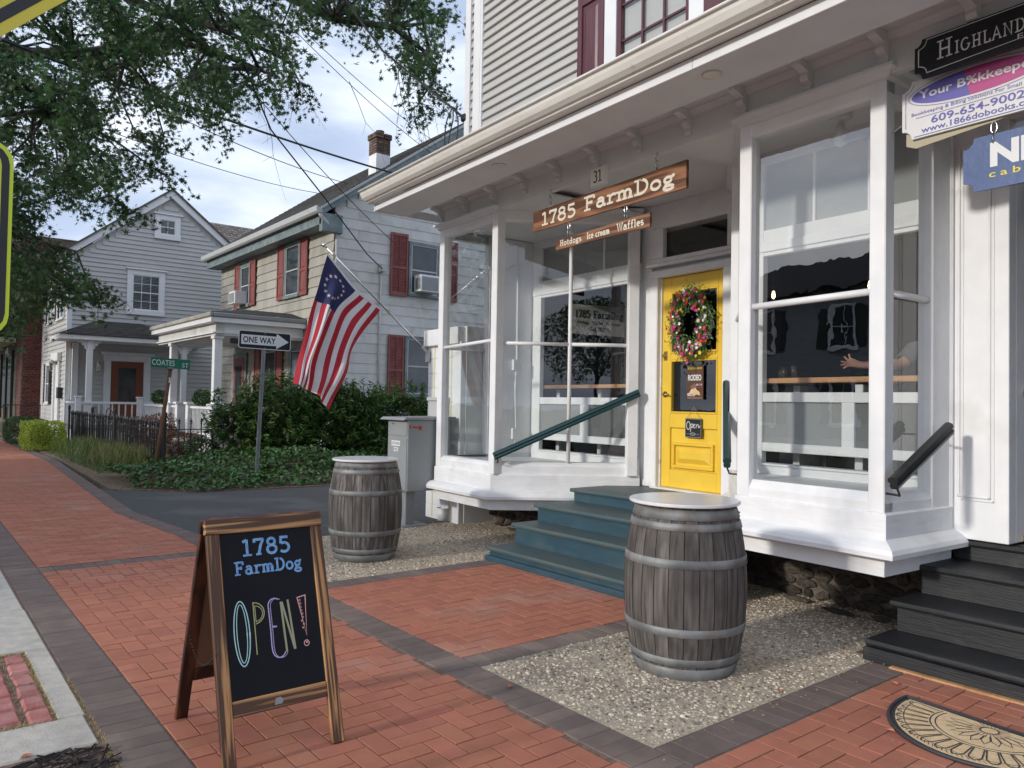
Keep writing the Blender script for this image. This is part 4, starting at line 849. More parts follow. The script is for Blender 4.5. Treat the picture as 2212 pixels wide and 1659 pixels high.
# ================================================================== HANDRAILS
def rail(label, a, b, m, arms):
    A_, B_ = Vector(a), Vector(b); r = thing('handrail', label, 'handrail', a, facade=True, group=None)
    t = (B_-A_).normalized(); sd_ = t.cross(Vector((0, 0, 1))).normalized(); u = sd_.cross(t).normalized()
    prof = [(-.02, -.035), (.02, -.035), (.026, -.015), (.018, 0), (.030, .012), (.026, .032), (.010, .042), (-.010, .042), (-.026, .032), (-.030, .012), (-.018, 0), (-.026, -.015)]
    mb = MB(); vs = [tuple(P_+sd_*x+u*y) for P_ in (A_, B_) for x, y in prof]; n = len(prof)
    mb.add(vs, [tuple(reversed(range(n))), tuple(range(n, 2*n))]+[(i, (i+1) % n, n+(i+1) % n, n+i) for i in range(n)]); fix_normals(mb.build('grip', m, r))
    for p in arms: MB().tube(p, .007, 6).build('rail_arm', 'railblack', r, smooth=True)
    return r
c0, c1 = cp(.02, .09), cp(1.48, .09)
rail('dark green handrail sloping across the left display bay', (*c0, .865), (*c1, 1.53), 'railteal', [[(*cp(.06, .09), .85), (*cp(.06, .085), .81), (*cp(.05, .0), .80)], [(*cp(1.44, .09), 1.48), (*cp(1.44, .0), 1.47)]])
rail('dark green handrail on the right side of the yellow door', (1.20, .02-.10, 1.0), (2.0, -1.05, 1.60), 'railteal', [[(1.20, -.08, .97), (1.18, -.08, .93), (1.06, -.08, .93)], [(1.95, -1.0, 1.56), (1.90, -1.05, 1.56)]])
rail('black handrail beside the right display bay above the black steps', (-.10, .09, .985), (-.10, -.56, 1.295), 'railblack', [[(-.10, .05, .96), (-.10, .02, .915), (0.0, -.02, .915)], [(-.1, -.52, 1.25), (0.0, -.56, 1.25)]])

# ================================================================== HANGING SIGNS ON THE FRONT
def link_chain(par, p, n=2, r=.0048, L_=.066, m='chrome'):
    """n oval links hanging down from p (storefront coordinates)"""
    x, y, z = p
    for k in range(n):
        pts = [(x+(.015*math.cos(a) if k % 2 == 0 else 0), y+(0 if k % 2 == 0 else .015*math.cos(a)), z-L_/2+math.sin(a)*L_/2) for a in [2*math.pi*i/12 for i in range(13)]]
        MB().tube(pts, r, 5, caps=False).build('chain_link', m, par, smooth=True); z -= L_-.006
# big board
sg = thing('hanging_sign', 'long walnut board sign reading 1785 FarmDog, hung from the cornice', 'sign', (2.43, .05, 3.02), facade=True)
fix_normals(MB().add([(1.487, .035, 3.025), (3.372, .035, 3.017), (3.372, .035, 3.203), (1.487, .035, 3.235), (1.487, .062, 3.025), (3.372, .062, 3.017), (3.372, .062, 3.203), (1.487, .062, 3.235)], [(3,2,1,0),(4,5,6,7),(0,1,5,4),(1,2,6,5),(2,3,7,6),(3,0,4,7)]).build('board', 'walnut', sg))
pl = Plate((3.372, .0625, 3.017), (-1, 0, .0042), (0, 0, 1), (0, 1, 0)); slab(pl, 'letter', '1785', .125, .037, .49, .115, .20, .001); slab(pl, 'letter', 'FarmDog', .73, .052, 1.045, .118, .20, .001); pl.build(sg)
for s, z in ((3.13, 3.37), (1.80, 3.37)): link_chain(sg, (s, .048, z), 3)
s2_ = thing('hanging_sign', 'short walnut board reading Hotdogs Ice cream Waffles, hung below the longer board', 'sign', (2.43, .05, 2.79), facade=True)
fix_normals(MB().add([(1.857, .038, 2.800), (3.030, .038, 2.795), (3.030, .038, 2.88), (1.857, .038, 2.912), (1.857, .060, 2.800), (3.030, .060, 2.795), (3.030, .060, 2.88), (1.857, .060, 2.912)], [(3,2,1,0),(4,5,6,7),(0,1,5,4),(1,2,6,5),(2,3,7,6),(3,0,4,7)]).build('board', 'walnut', s2_))
pl = Plate((3.03, .0605, 2.795), (-1, 0, .0042), (0, 0, 1), (0, 1, 0)); slab(pl, 'letter', 'Hotdogs', .06, .026, .30, .050, .19, .001); slab(pl, 'letter', 'Ice cream', .43, .026, .285, .056, .19, .001); slab(pl, 'letter', 'Waffles', .80, .028, .31, .060, .19, .001); pl.build(s2_)
for s, z in ((2.86, 3.02), (2.14, 3.03)): link_chain(s2_, (s, .048, z), 2)
n31 = thing('house_number_plaque', 'small white plaque with the number 31 above the 1785 board', 'plaque', (2.49, .02, 3.26), facade=True)
B('plate', 'plaque', n31, (2.395, .0121, 3.262), (2.595, .030, 3.432), .004); B('plate_face', 'plaque', n31, (2.405, .0302, 3.270), (2.585, .044, 3.424), .004)
pl = Plate((2.585, .0445, 3.270), (-1, 0, 0), (0, 0, 1), (0, 1, 0)); slab(pl, 'walnut', '31', .035, .03, .11, .098, .13, .001); pl.build(n31, 'numerals')
# tenant signs
def notched(x0, z0, x1, z1, n, conc=True, k=6):
    """outline with concave corners, clockwise from top-left; x decreasing to the right (s axis)"""
    pts = []
    for cx_, cz_, a0, a1 in ((x0, z1, 270, 360), (x1, z1, 180, 270), (x1, z0, 90, 180), (x0, z0, 0, 90)):
        sx = -1
        for i in range(k+1):
            a = rad(a0+(a1-a0)*i/k); pts.append((cx_-n*math.cos(a) if True else 0, cz_+n*math.sin(a)))
    return pts
def tsign(label, s0, s1, z0, z1, notch, m, d=-.03, th=.02):
    t = thing('tenant_sign', label, 'sign', ((s0+s1)/2, d, z0), facade=True)
    P = notched(s0, z0, s1, z1, notch); fix_normals(MB().prism([(p[0], p[1]) for p in P], 1, d-th, d).build('board', m, t)); return t
t1 = tsign('black notched sign reading HIGHLAND with a thin white border, topmost of three', -.20, -1.52, 3.255, 3.475, .04, 'signblack', d=0.07)
pl = Plate((-.20, .0705, 3.257), (-1, 0, 0), (0, 0, 1), (0, 1, 0))
W1, H1 = 1.32, .23; b = .022; nb = .045
out_ = []
for cx_, cy_, a0, a1 in ((b, H1-b, 270, 360), (W1-b, H1-b, 180, 270), (W1-b, b, 90, 180), (b, b, 0, 90)): out_ += [(cx_+nb*math.cos(rad(a0+(a1-a0)*i/5)), cy_+nb*math.sin(rad(a0+(a1-a0)*i/5))) for i in range(6)]
out_ = out_[0:6]+out_[6:12]+out_[12:18]+out_[18:24]
pl.stroke('signwhite', [(b, b+nb)]+[(b, H1-b-nb)]+arc(b, H1-b, nb, nb, 270, 360, 5)+arc(W1-b, H1-b, nb, nb, 180, 270, 5)+arc(W1-b, b, nb, nb, 90+90, 90, 5)[::1]+arc(b, b, nb, nb, 90, 0, 5)[::-1], .005, .001, closed=False)
slab(pl, 'signwhite', 'H', .12, .075, .085, .10, .10, .001); slab(pl, 'signwhite', 'IGHLAND', .215, .075, .34, .068, .11, .001, .10); slab(pl, 'signwhite', 'RE', .61, .078, .17, .10, .10, .001)
pl.text('signwhite', 'Engineering', .52, .028, .30, .036, 0, 1, .001); pl.build(t1)
t2 = tsign('white tenant sign with purple and pink oval reading Your Bookkeeper and a phone number', -.086, -1.15, 2.955, 3.290, .055, 'signwhite', d=-.015)
fix_normals(MB().prism([(-.10, 2.93), (-.155, 2.905), (-.8, 2.965), (-.8, 3.0), (-.10, 3.0)], 1, -.045, -.0355).build('warped_backing', 'beige', t2))
pl = Plate((-.086, -.0145, 2.955), (-1, 0, 0), (0, 0, 1), (0, 1, 0))
def ell(cx_, cy_, rx, ry, a0=0, a1=360, n=40): return arc(cx_, cy_, rx, ry, a0, a1, n)
ex, ey, erx, ery = .40, .235, .345, .073
pl.stroke('purple', ell(ex, ey, erx+.018, ery+.014), .003, .001)
pl.poly('purple', ell(ex, ey, erx, ery, 100, 265, 26), .001); pl.poly('magenta', ell(ex, ey, erx, ery, -95, 100, 26)[::1], .0011)
pl.text('signwhite', 'Your B%kkeeper', .095, .205, .60, .062, .02, 1, .002)
pl.text('purple', 'Bookkeeping & Billing Solutions For Small Businesses', .055, .125, .72, .025, 0, 1, .002); pl.stroke('purple', [(.08, .115), (.75, .118)], .002)
pl.text('purple', '609-654-9002', .165, .064, .47, .043, .012, 1, .002); pl.text('purple', 'www.1866dobooks.com', .11, .022, .60, .034, .012, 1, .002)
pl.stroke('purple', [(.022, .07), (.022, .27)]+arc(.012, .325, .058, .058, 280, 350, 4), .003)
pl.stroke('purple', [(.07, .010), (1.0, .010)], .003); pl.build(t2)
MB().tube([(0.0, -.06, 3.045), (-.09, -.02, 3.06)], .004, 6).build('fixing_rod', 'chrome', t2)
t3 = tsign('blue painted sign with white letters NI and yellow word cable', -.415, -1.3, 2.585, 2.875, .055, 'signblue')
pl = Plate((-.415, -.0295, 2.585), (-1, 0, 0), (0, 0, 1), (0, 1, 0)); pl.text('signwhite', 'NI', .135, .115, .185, .13, .05, 1, .001); pl.text('yg', 'cable', .13, .06, .25, .036, .01, 1.5, .001); pl.build(t3)
for s, z in ((-.565, 2.945), (-1.1, 2.94)): link_chain(t3, (s, -.04, z), 2)
# ================================================================== things on the door
wr = thing('wreath', 'wreath of red, pink, yellow and white flowers with ivy hanging on the yellow door', 'wreath', (2.60, -1.29, 2.18), facade=True)
MB().tube([(2.60+.17*math.cos(a), -1.29, 2.20+.24*math.sin(a)) for a in [2*math.pi*i/24 for i in range(25)]], .022, 6, caps=False).build('twig_ring', 'bark', wr, smooth=True)
lv = MB()
for i in range(2000):
    a = random.uniform(0, 2*math.pi); q = random.gauss(0, .045); x = 2.60+(.195+q)*math.cos(a); z = 2.20+(.27+q*1.1)*math.sin(a)*1.02; y = -1.275+abs(random.gauss(0, .03)); u = random.uniform(0, 6.3); t = random.gauss(0, .5)
    l, w_ = random.uniform(.012, .030), random.uniform(.004, .009); du = (math.cos(u)*l, t*l*.5, math.sin(u)*l); dv = (-math.sin(u)*w_, 0, math.cos(u)*w_); lv.cur = random.random()*.98+.01
    lv.add([(x-du[0], y-du[1], z-du[2]), (x+dv[0], y+.003, z+dv[2]), (x+du[0], y+du[1], z+du[2]), (x-dv[0], y+.003, z-dv[2])], [(0, 1, 2, 3)])
lv.build('foliage', 'leafB', wr, kind='stuff')
fl = {k: MB() for k in ('p_red', 'p_mag', 'p_yel', 'p_wht')}
for i in range(150):
    a = random.uniform(0, 2*math.pi); q = random.gauss(0, .04); x = 2.60+(.195+q)*math.cos(a); z = 2.20+(.27+q)*math.sin(a); y = -1.235+random.uniform(0, .03); k = random.choices(list(fl), [4, 4, 3, 3])[0]; r = random.uniform(.014, .024); mb = fl[k]; mb.cur = random.random()*.98+.01
    pts = []
    for t in range(10): rr = r*(1 if t % 2 == 0 else .62); aa = 2*math.pi*t/10+i; pts.append((x+rr*math.cos(aa), y+.004*(t % 2 == 0), z+rr*math.sin(aa)))
    mb.add(pts+[(x, y-.003, z)], [(t, (t+1) % 10, 10) for t in range(10)])
for k, mb in fl.items(): mb.build('blossoms', k, wr, kind='stuff')
ps = thing('poster', 'small brown rodeo poster stuck to the lower door glass', 'poster', (2.585, -1.328, 1.48), facade=True)
B('sheet', 'poster', ps, (2.495, -1.330, 1.47), (2.70, -1.326, 1.80), 0)
pl = Plate((2.70, -1.3255, 1.47), (-1, 0, 0), (0, 0, 1), (0, 1, 0)); pl.text('signwhite', 'RODEO', .018, .182, .165, .058, .03, .95, .001); pl.text('yg', 'BURLINGTON CO. FARM FAIR', .015, .29, .175, .022, .01, 1, .001)
pl.poly('tan', [(.02, .05), (.06, .10), (.10, .13), (.13, .09), (.16, .075), (.17, .04), (.12, .05), (.09, .03), (.05, .04)], .001); pl.poly('boardback', [(.04, .12), (.10, .16), (.12, .12), (.08, .10)], .0012); pl.poly('redtape', [(.12, .115), (.19, .115), (.19, .122), (.12, .122)], .001)
pl.text('signwhite', 'JULY 18', .115, .13, .075, .022, .02, 1, .001); pl.poly('signwhite', [(.012, .035), (.09, .035), (.09, .06), (.012, .06)], .001); pl.poly('redtape', [(.012, .042), (.09, .042), (.09, .048), (.012, .048)], .0013); pl.text('signwhite', '1960 Jacksonville Jobstown Rd Columbus NJ', .012, .010, .18, .010, 0, 1, .001); pl.build(ps)
op = thing('open_sign', 'small black sign reading Open hung by twine on the yellow door', 'sign', (2.60, -1.31, 1.10), facade=True)
B('plate', 'black', op, (2.498, -1.322, 1.105), (2.705, -1.312, 1.29), .004); MB().tube([(2.52, -1.312, 1.285), (2.60, -1.325, 1.40), (2.685, -1.312, 1.285)], .0022, 5).build('twine_loop', 'twine', op)
pl = Plate((2.705, -1.3115, 1.105), (-1, 0, 0), (0, 0, 1), (0, 1, 0))
pl.stroke('signwhite', [(.006, .006), (.201, .006), (.201, .179), (.006, .179)], .002, .0005, closed=True)
for q in (arc(.045, .115, .022, .038, 100, 470, 18), [(.076, .13), (.080, .10), (.072, .055)], arc(.090, .115, .013, .018, 190, -170, 10), arc(.118, .112, .012, .018, 200, 20, 4)[::-1]+arc(.122, .112, .014, .018, 60, 320, 9), [(.142, .094), (.145, .128), (.149, .108)]+arc(.160, .115, .010, .014, 170, 20, 5)+[(.171, .098), (.186, .104), (.19, .12)]):
    pl.stroke('signwhite', q, .0065, .001)
pl.stroke('signwhite', [(.02, .035), (.185, .035)], .0015, .001); pl.stroke('signwhite', arc(.102, .035, .03, .012, 0, 360, 12), .003, .001); pl.build(op)
# ================================================================== inside the shop
ct = thing('counter', 'long pine bar counter on white brackets behind the shop windows', 'counter', (2.4, -1.2, .58), facade=True)
B('counter_top', 'pinewood', ct, (3.42, -1.75, 1.59), (5.1, -1.32, 1.63)); B('counter_top', 'pinewood', ct, (.09, -1.05, 1.592), (1.55, -.70, 1.632))
for s, d in ((4.15, -1.60), (4.9, -1.6), (1.2, -1.0), (.60, -.85)): B('counter_bracket', 'whitet', ct, (s-.03, d-.02, .58), (s+.03, d+.10, 1.58))
B('bench_front', 'whitet', ct, (1.45, -.98, .58), (1.55, -.92, 1.55)) if False else None
isg = thing('inner_sign', 'grey interior sign reading 1785 FarmDog, seen through the left display bay', 'sign', (4.35, -1.25, 2.2), facade=True)
ax = Vector((-.25, -.60, -.02)); axn = ax.normalized(); nn2 = Vector((axn.y, -axn.x, 0))*-1
A0 = Vector((4.53, -1.40, 2.235)); hgt = .35
nn3 = Vector((.6, -.25, 0)).normalized()*-1
mbx = MB(); q0 = [A0, A0+ax, A0+ax+Vector((0, 0, hgt)), A0+Vector((0, 0, hgt))]; mbx.add([tuple(p) for p in q0]+[tuple(p-nn3*.015) for p in q0], [(0,1,2,3),(7,6,5,4),(0,4,5,1),(1,5,6,2),(2,6,7,3),(3,7,4,0)])
M['isign'] = mat('dim_gray_board', (.20, .19, .18), .6); mbx.build('board', 'isign', isg)
pl = Plate(tuple(A0), tuple(axn), (0, 0, 1), tuple(nn3)); slab(pl, 'black', '1785 FarmDog', .03, .20, .60, .085, .2, .004)
slab(pl, 'black', 'Hotdogs - Waffles - Ice Cream', .06, .125, .53, .035, .17, .004); slab(pl, 'black', 'Est.2023', .22, .045, .2, .045, .17, .004); pl.build(isg)
st = thing('bar_stool', 'black bar stool with a scalloped seat behind the screen of the right window', 'stool', (.95, -1.1, .57), facade=True)
seat = MB().lathe([(0, .0), (.15, -.01), (.19, .02), (.175, .045), (.0, .03)], n=20); seat.xf(lambda x, y, z: (.95+x, -.9+y*.7, 1.24+z)); seat.build('seat', 'black', st, smooth=True)
MB().tube([(.95, -.9, .60), (.95, -.9, 1.24)], .025, 8).build('stem', 'black', st); MB().lathe([(0, .58), (.2, .58), (.18, .60), (.0, .62)], .95, -.9, 16).build('foot', 'black', st)
for s, d, z in ((1.49, -1.0, 2.33), (.665, -1.0, 2.315)):
    lt = thing('pendant_light', 'lit filament bulb on a cord, %s of the two in the right shop window' % ('left' if s > 1 else 'right'), 'lamp', (s, d, z-.05), facade=True, group='pendant bulbs in the shop')
    MB().lathe([(0, z-.035), (.010, z-.028), (.014, z-.01), (.011, z+.012), (.007, z+.03)], s, d, 12).build('bulb', 'bulb', lt, smooth=True)
    MB().tube([(s, d, z+.03), (s, d, 3.40)], .004, 5).build('cord', 'black', lt); MB().lathe([(.012, z+.028), (.014, z+.06), (0, z+.07)], s, d, 10).build('socket', 'black', lt)
for s, h_ in ((1.28, .09), (1.19, .10), (1.31, .07)):
    gls = MB().lathe([(0, 1.633), (.022, 1.633), (.028, 1.633+h_), (.026, 1.633+h_), (.02, 1.64), (0, 1.64)], s, -.85, 14).build('drinking_glass', 'glass', frame='F', smooth=True); tag(gls, 'clear drinking glass on the pine counter in the right window, %s of three' % {1.28: 'middle', 1.19: 'right', 1.31: 'left'}[s], 'glass', 'drinking glasses on the counter')
# a person behind the counter, arm stretched out
def person():
    r = thing('person', 'person in a dark shirt inside the right shop window, one bare arm reaching left', 'person', (.42, -1.5, .58), facade=True)
    V = []; E_ = []; R_ = []
    def v(p, rr, prev=None):
        V.append(p); R_.append(rr); 
        if prev is not None: E_.append((prev, len(V)-1))
        return len(V)-1
    pel = v((.40, -1.55, 1.30), .15); wst = v((.40, -1.55, 1.48), .13, pel); ch = v((.40, -1.55, 1.72), .16, wst); sh_ = v((.40, -1.55, 1.88), .12, ch); nk = v((.40, -1.53, 1.98), .055, sh_); hd = v((.40, -1.52, 2.08), .085, nk); tp = v((.40, -1.52, 2.19), .08, hd)
    for sgn in (-1, 1):
        k = v((.40+sgn*.09, -1.55, 1.05), .085, pel); k = v((.40+sgn*.1, -1.5, .82), .06, k); k = v((.40+sgn*.1, -1.52, .62), .045, k)
    a = v((.56, -1.50, 1.86), .06, sh_); a = v((.60, -1.32, 1.74), .045, a); a = v((.64, -1.2, 1.745), .040, a); a = v((.79, -1.13, 1.735), .028, a); hand = v((.86, -1.10, 1.75), .03, a)
    for dx, dz, l in ((.045, .045, 1), (.065, .015, 1.05), (.07, -.008, 1), (.06, -.03, .85), (.012, .06, .8)):
        f1 = v((.87+dx*.55*l, -1.10, 1.75+dz*.6), .0095, hand); v((.87+dx*1.15*l, -1.09, 1.75+dz*1.25), .0075, f1)
    b_ = v((.24, -1.50, 1.86), .06, sh_); b_ = v((.16, -1.45, 1.66), .045, b_); v((.22, -1.25, 1.66), .03, b_)
    me = bpy.data.meshes.new('body'); off = OFF[r.name]; me.from_pydata([tuple(Vector(p)-off) for p in V], E_, []); o = bpy.data.objects.new('body', me); COL.objects.link(o); o.parent = r
    md = o.modifiers.new('skin', 'SKIN'); md.use_smooth_shade = True; sv = me.skin_vertices[0].data
    for i, rr in enumerate(R_): sv[i].radius = (rr, rr)
    sv[0].use_root = True; o.modifiers.new('sub', 'SUBSURF').levels = 1; me.materials.append(M['skin'])
    def shell(): return MB()
    sh2 = MB().lathe([(.15, 1.25), (.165, 1.4), (.16, 1.6), (.185, 1.78), (.15, 1.90), (.065, 1.955)], .40, -1.55, 20).build('shirt', 'shirt', r, smooth=True)
    MB().tube([(.50, -1.53, 1.87), (.58, -1.48, 1.85), (.61, -1.36, 1.76)], [.08, .08, .065], 10, caps=False).build('sleeve', 'shirt', r, smooth=True)
    MB().lathe([(.07, 2.05), (.10, 2.10), (.105, 2.16), (.08, 2.22), (0, 2.245)], .40, -1.54, 16).build('hair', 'bark', r, smooth=True)
person()

# ================================================================== BARRELS
def barrel(x, y, rot, label, hgt=.872, belly=.327, head=.262, sm='stave'):
    r = thing('wine_barrel', label, 'barrel', (x, y, 0), rot, 'barrels used as tables'); off = Vector((x, y, 0))
    def R_(z): t = (z/hgt-.5)*2; return head+(belly-head)*(1-t*t)**.9 if abs(t) < 1 else head
    n = 26; zs = [hgt*i/12 for i in range(13)]; mb = MB(); aw = math.pi/n-.006
    for z in zs:
        for a in (-aw, 0, aw): mb.v.append((R_(z)*math.cos(a), R_(z)*math.sin(a), z)); mb.r.append(0)
    for i in range(12): mb.f += [(i*3, i*3+1, i*3+4, i*3+3), (i*3+1, i*3+2, i*3+5, i*3+4)]
    me = bpy.data.meshes.new('stave'); me.from_pydata(mb.v, [], mb.f); me.materials.append(M[sm]); me.polygons.foreach_set('use_smooth', [True]*len(mb.f))
    for i in range(n):
        o = bpy.data.objects.new('stave', me); COL.objects.link(o); o.parent = r; o.rotation_euler = (0, 0, 2*math.pi*i/n); o.scale = (1+random.uniform(-.002, .002),)*2+(1,)
    core = MB().lathe([(0, .02)]+[(R_(z)-.010, z) for z in zs]+[(0, hgt-.02)], n=26); core.xf(lambda a, b, c: (a+x, b+y, c)); core.build('barrel_core', 'bark', r, smooth=True)
    for z0, z1 in ((.0, .062), (.075, .115), (.228, .272), (.575, .62), (.762, .80), (.815, .866)):
        ring = MB().lathe([(R_(z0)+.0015, z0), (R_(z0)+.005, z0+.002), (R_(z1)+.005, z1-.002), (R_(z1)+.0015, z1)], x, y, 40); ring.build('hoop', 'hoop', r, smooth=True)
    for z, a in ((.25, 5.5), (.597, 5.2), (.78, 5.6), (.84, 5.3)): 
        q = MB().lathe([(0, .008), (.004, .006), (.005, 0)], n=8); ca, sa = math.cos(a-rot), math.sin(a-rot); rr = R_(z)+.004; q.xf(lambda X_, Y_, Z_: (x+ca*(rr+Z_)-sa*X_, y+sa*(rr+Z_)+ca*X_, z+Y_)); q.build('rivet', 'black', r)
    return r
barrel(3.385, 2.70, .3, 'larger looking weathered oak barrel on the gravel right of the teal steps', hgt=.88)
barrel(3.325, 6.25, 1.1, 'farther weathered oak barrel with pale streaks by the grey mail cabinet', hgt=.868, sm='stave2')
for x, y, z, l in ((3.38, 2.705, .8805, 'round white tabletop lying on the nearer barrel'), (3.32, 6.255, .8685, 'round white tabletop lying on the farther barrel')):
    o = MB().lathe([(0, z), (.292, z), (.297, z+.004), (.297, z+.014), (.292, z+.018), (0, z+.0185)], x, y, 64).build('round_tabletop', 'tabletop', smooth=False); tag(o, l, 'tabletop', 'white barrel tabletops'); fix_normals(o)

# ================================================================== A-FRAME SIGN
af = thing('sandwich_board', 'burnt pine A-frame chalkboard reading 1785 FarmDog OPEN! on the brick sidewalk', 'sign', (1.225, 3.23, 0))
HT, XL, XR = .905, .985, 1.478
def leaf(sgn, mw, mh, shrink=0):
    """front (sgn=-1) or back leaf; local x across, t along the leaf (0 foot..1 top)"""
    foot = 3.235+sgn*.315; top = 3.235+sgn*.018
    L_ = math.hypot(foot-top, HT); vy, vz = (top-foot)/L_, HT/L_; ny, nz = sgn*vz, -sgn*vy*1.0
    n = Vector((0, sgn*HT/L_, abs(foot-top)/L_))
    def P(x, t, h): return (x, foot+vy*t+n.y*h, vz*t+n.z*h)
    def bar(name, x0, x1, t0, t1, h0, h1, m, c=.003):
        b = MB().box((x0, t0, h0), (x1, t1, h1), c); b.xf(lambda x, t, h: P(x, t, h)); return fix_normals(b.build(name, m, af))
    e = shrink
    bar('leg', XL+e, XL+.052+e, 0, L_-.062, -.012, .012, mw); bar('leg', XR-.052-e, XR-e, 0, L_-.062, -.012, .012, mw)
    bar('top_rail', XL-.004+e, XR+.004-e, L_-.062, L_, -.013, .013, mh); bar('bottom_rail', XL+.053+e, XR-.053-e, .185, .245, -.011, .011, mh)
    bar('chalkboard' if sgn < 0 else 'back_panel', XL+.045+e, XR-.045-e, .24, L_-.058, -.004, .004, 'board' if sgn < 0 else 'boardback', 0)
    return P, L_, n
P_, L_, n_ = leaf(-1, 'burnt', 'burnth')
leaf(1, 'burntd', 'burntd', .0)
pl = Plate(P_(XL+.053, .245, .0045), (1, 0, 0), Vector(P_(0, 1, 0))-Vector(P_(0, 0, 0)), n_); BW, BH = .387, L_-.245-.062
slab(pl, 'chalkb', '1785', .085, BH-.098, .205, .066, .17, .001, .09); slab(pl, 'chalkb', 'FarmDog', .05, BH-.172, .285, .052, .17, .001, .08)
def ol(m, pts, w_=.0040, closed=False): pl.stroke(m, pts, w_, .001, closed)
ox, oy = .075, .265
ol('chalkc', ell(.060, .245, .031, .125, n=30), .0042, True); ol('chalkc', ell(.060, .245, .020, .112, n=30), .0032, True)
ol('chalko', [(.113, .155), (.113, .355)]+arc(.113, .315, .043, .042, 90, -80, 10)+[(.118, .273)]); ol('chalko', arc(.117, .313, .032, .031, 90, -85, 9)+[(.119, .345)], .003)
e1 = arc(.200, .335, .026, .028, 50, 180, 7)+[(.176, .24), (.175, .18)]+arc(.205, .165, .029, .037, 180, 330, 8); ol('chalkl', e1, .0042); ol('chalkl', [(p[0]+.009, p[1]-.002) for p in e1], .002); ol('chalkl', [(.184, .252), (.203, .250)], .006)
for t in range(22): z_ = .155+t*.008; ol('chalkl', [(.175, z_), (.185, z_+.002)], .0012)
for q in ([(.228, .345), (.236, .145)], [(.232, .345), (.270, .150)], [(.258, .350), (.272, .150)]): ol('chalkg', q, .0085)
ol('chalkp', [(.300, .352), (.336, .358), (.326, .195)], .0042, True)
for t in range(9): a_ = random.uniform(.306, .326); z_ = .34-t*.014; ol('chalkp', arc(a_+.002, z_, .0035, .0035, 0, 360, 6), .0018)
ol('chalkp', ell(.322, .165, .0105, .0115, n=14), .0032, True); pl.poly('chalkp', ell(.323, .168, .004, .004, n=8), .001)
pl.build(af, 'chalk_lettering'); pl2 = Plate(P_(0, 0, .0125), (1, 0, 0), Vector(P_(0, 1, 0))-Vector(P_(0, 0, 0)), n_); pl2.poly('grayp', [(1.20, .20), (1.232, .20), (1.238, .215), (1.226, .226), (1.206, .224)], .001); pl2.build(af, 'maker_badge')
ch = MB()
for i in range(26):
    t = i/25; y = 3.03+.40*t; z = .42-.10*math.sin(math.pi*t)+.02*t; ch.tube([(XL+.004, y-.008, z), (XL+.004, y+.008, z-.002)], .0028, 5)
ch.build('chain', 'iron', af)

# ================================================================== MAIL CABINET
mc = thing('mail_cabinet', 'grey steel mail cabinet on a post with a torn red sticker beside the left bay', 'cabinet', (4.72, 7.62, 0))
B('cabinet_body', 'grayp', mc, (4.44, 7.40, .40), (5.02, 7.84, 1.20), .006)
fix_normals(MB().prism([(4.36, 1.196), (4.40, 1.226), (5.06, 1.236), (5.06, 1.2015), (4.42, 1.2015)], 1, 7.37, 7.90).build('sloped_lid', 'grayp', mc))
B('cabinet_post', 'grayp', mc, (4.50, 7.52, 0), (4.62, 7.64, .399), .006); B('base_plate', 'grayp', mc, (4.42, 7.44, 0), (4.76, 7.72, .015), .003)
for z0, z1 in ((1.02, 1.18), (.42, 1.0)): B('cabinet_door', 'grayp', mc, (4.432, 7.415, z0), (4.4395, 7.825, z1), .002)
pl = Plate((4.4385, 7.80, .9), (0, -1, 0), (0, 0, 1), (-1, 0, 0)); 
pl = Plate((4.431, 7.79, .84), (0, -1, 0), (0, 0, 1), (-1, 0, 0)); pl.poly('signwhite', [(.05, .06), (.24, .06), (.24, .12), (.05, .12)], .001); pl.poly('signwhite', [(.10, .0), (.2, .0), (.2, .045), (.10, .045)], .001); pl.text('black', 'OUTGOING', .06, .075, .17, .032, 0, 1, .002); pl.text('black', 'MAIL', .11, .008, .08, .03, 0, 1, .002); pl.build(mc)
pl = Plate((4.46, 7.3995, 1.06), (1, 0, 0), (0, 0, 1), (0, -1, 0)); pl.poly('redtape', [(.0, .075), (.12, .06), (.12, .075), (.16, .07), (.155, .02), (.12, .03), (.115, .045), (.0, .05)], .001); pl.poly('signwhite', [(.02, .055), (.035, .055), (.03, .068)], .002); pl.build(mc, 'torn_sticker')
MB().tube([(4.435, 7.72, 1.16), (4.42, 7.72, 1.155), (4.415, 7.69, 1.15)], .006, 6).build('latch', 'chrome', mc)
hz = MB()
for i in range(26): t = i/25; hz.lathe([(.036, 0), (.045, .006), (.036, .012)], n=12); 
hz = MB(); pts = [(5.34+.02*t, 7.62-.04*t, .24-.12*(t/3)**2) for t in range(4)]
for i in range(24):
    t = i/23; c_ = Vector((5.30+.14*t, 7.75-.28*t, .22)); hz.tube([c_, c_+Vector((.003, -.006, 0))], .05 if i % 2 else .042, 12)
o = hz.build('drain_hose', 'black'); tag(o, 'black corrugated drain hose behind the mail cabinet', 'hose')
o = MB().lathe([(0, .0), (.07, 0), (.085, .15), (.08, .15), (.066, .01)], 5.12, 7.68, 16).build('bucket', 'white', smooth=True); tag(o, 'small white bucket on the gravel behind the cabinet post', 'bucket')

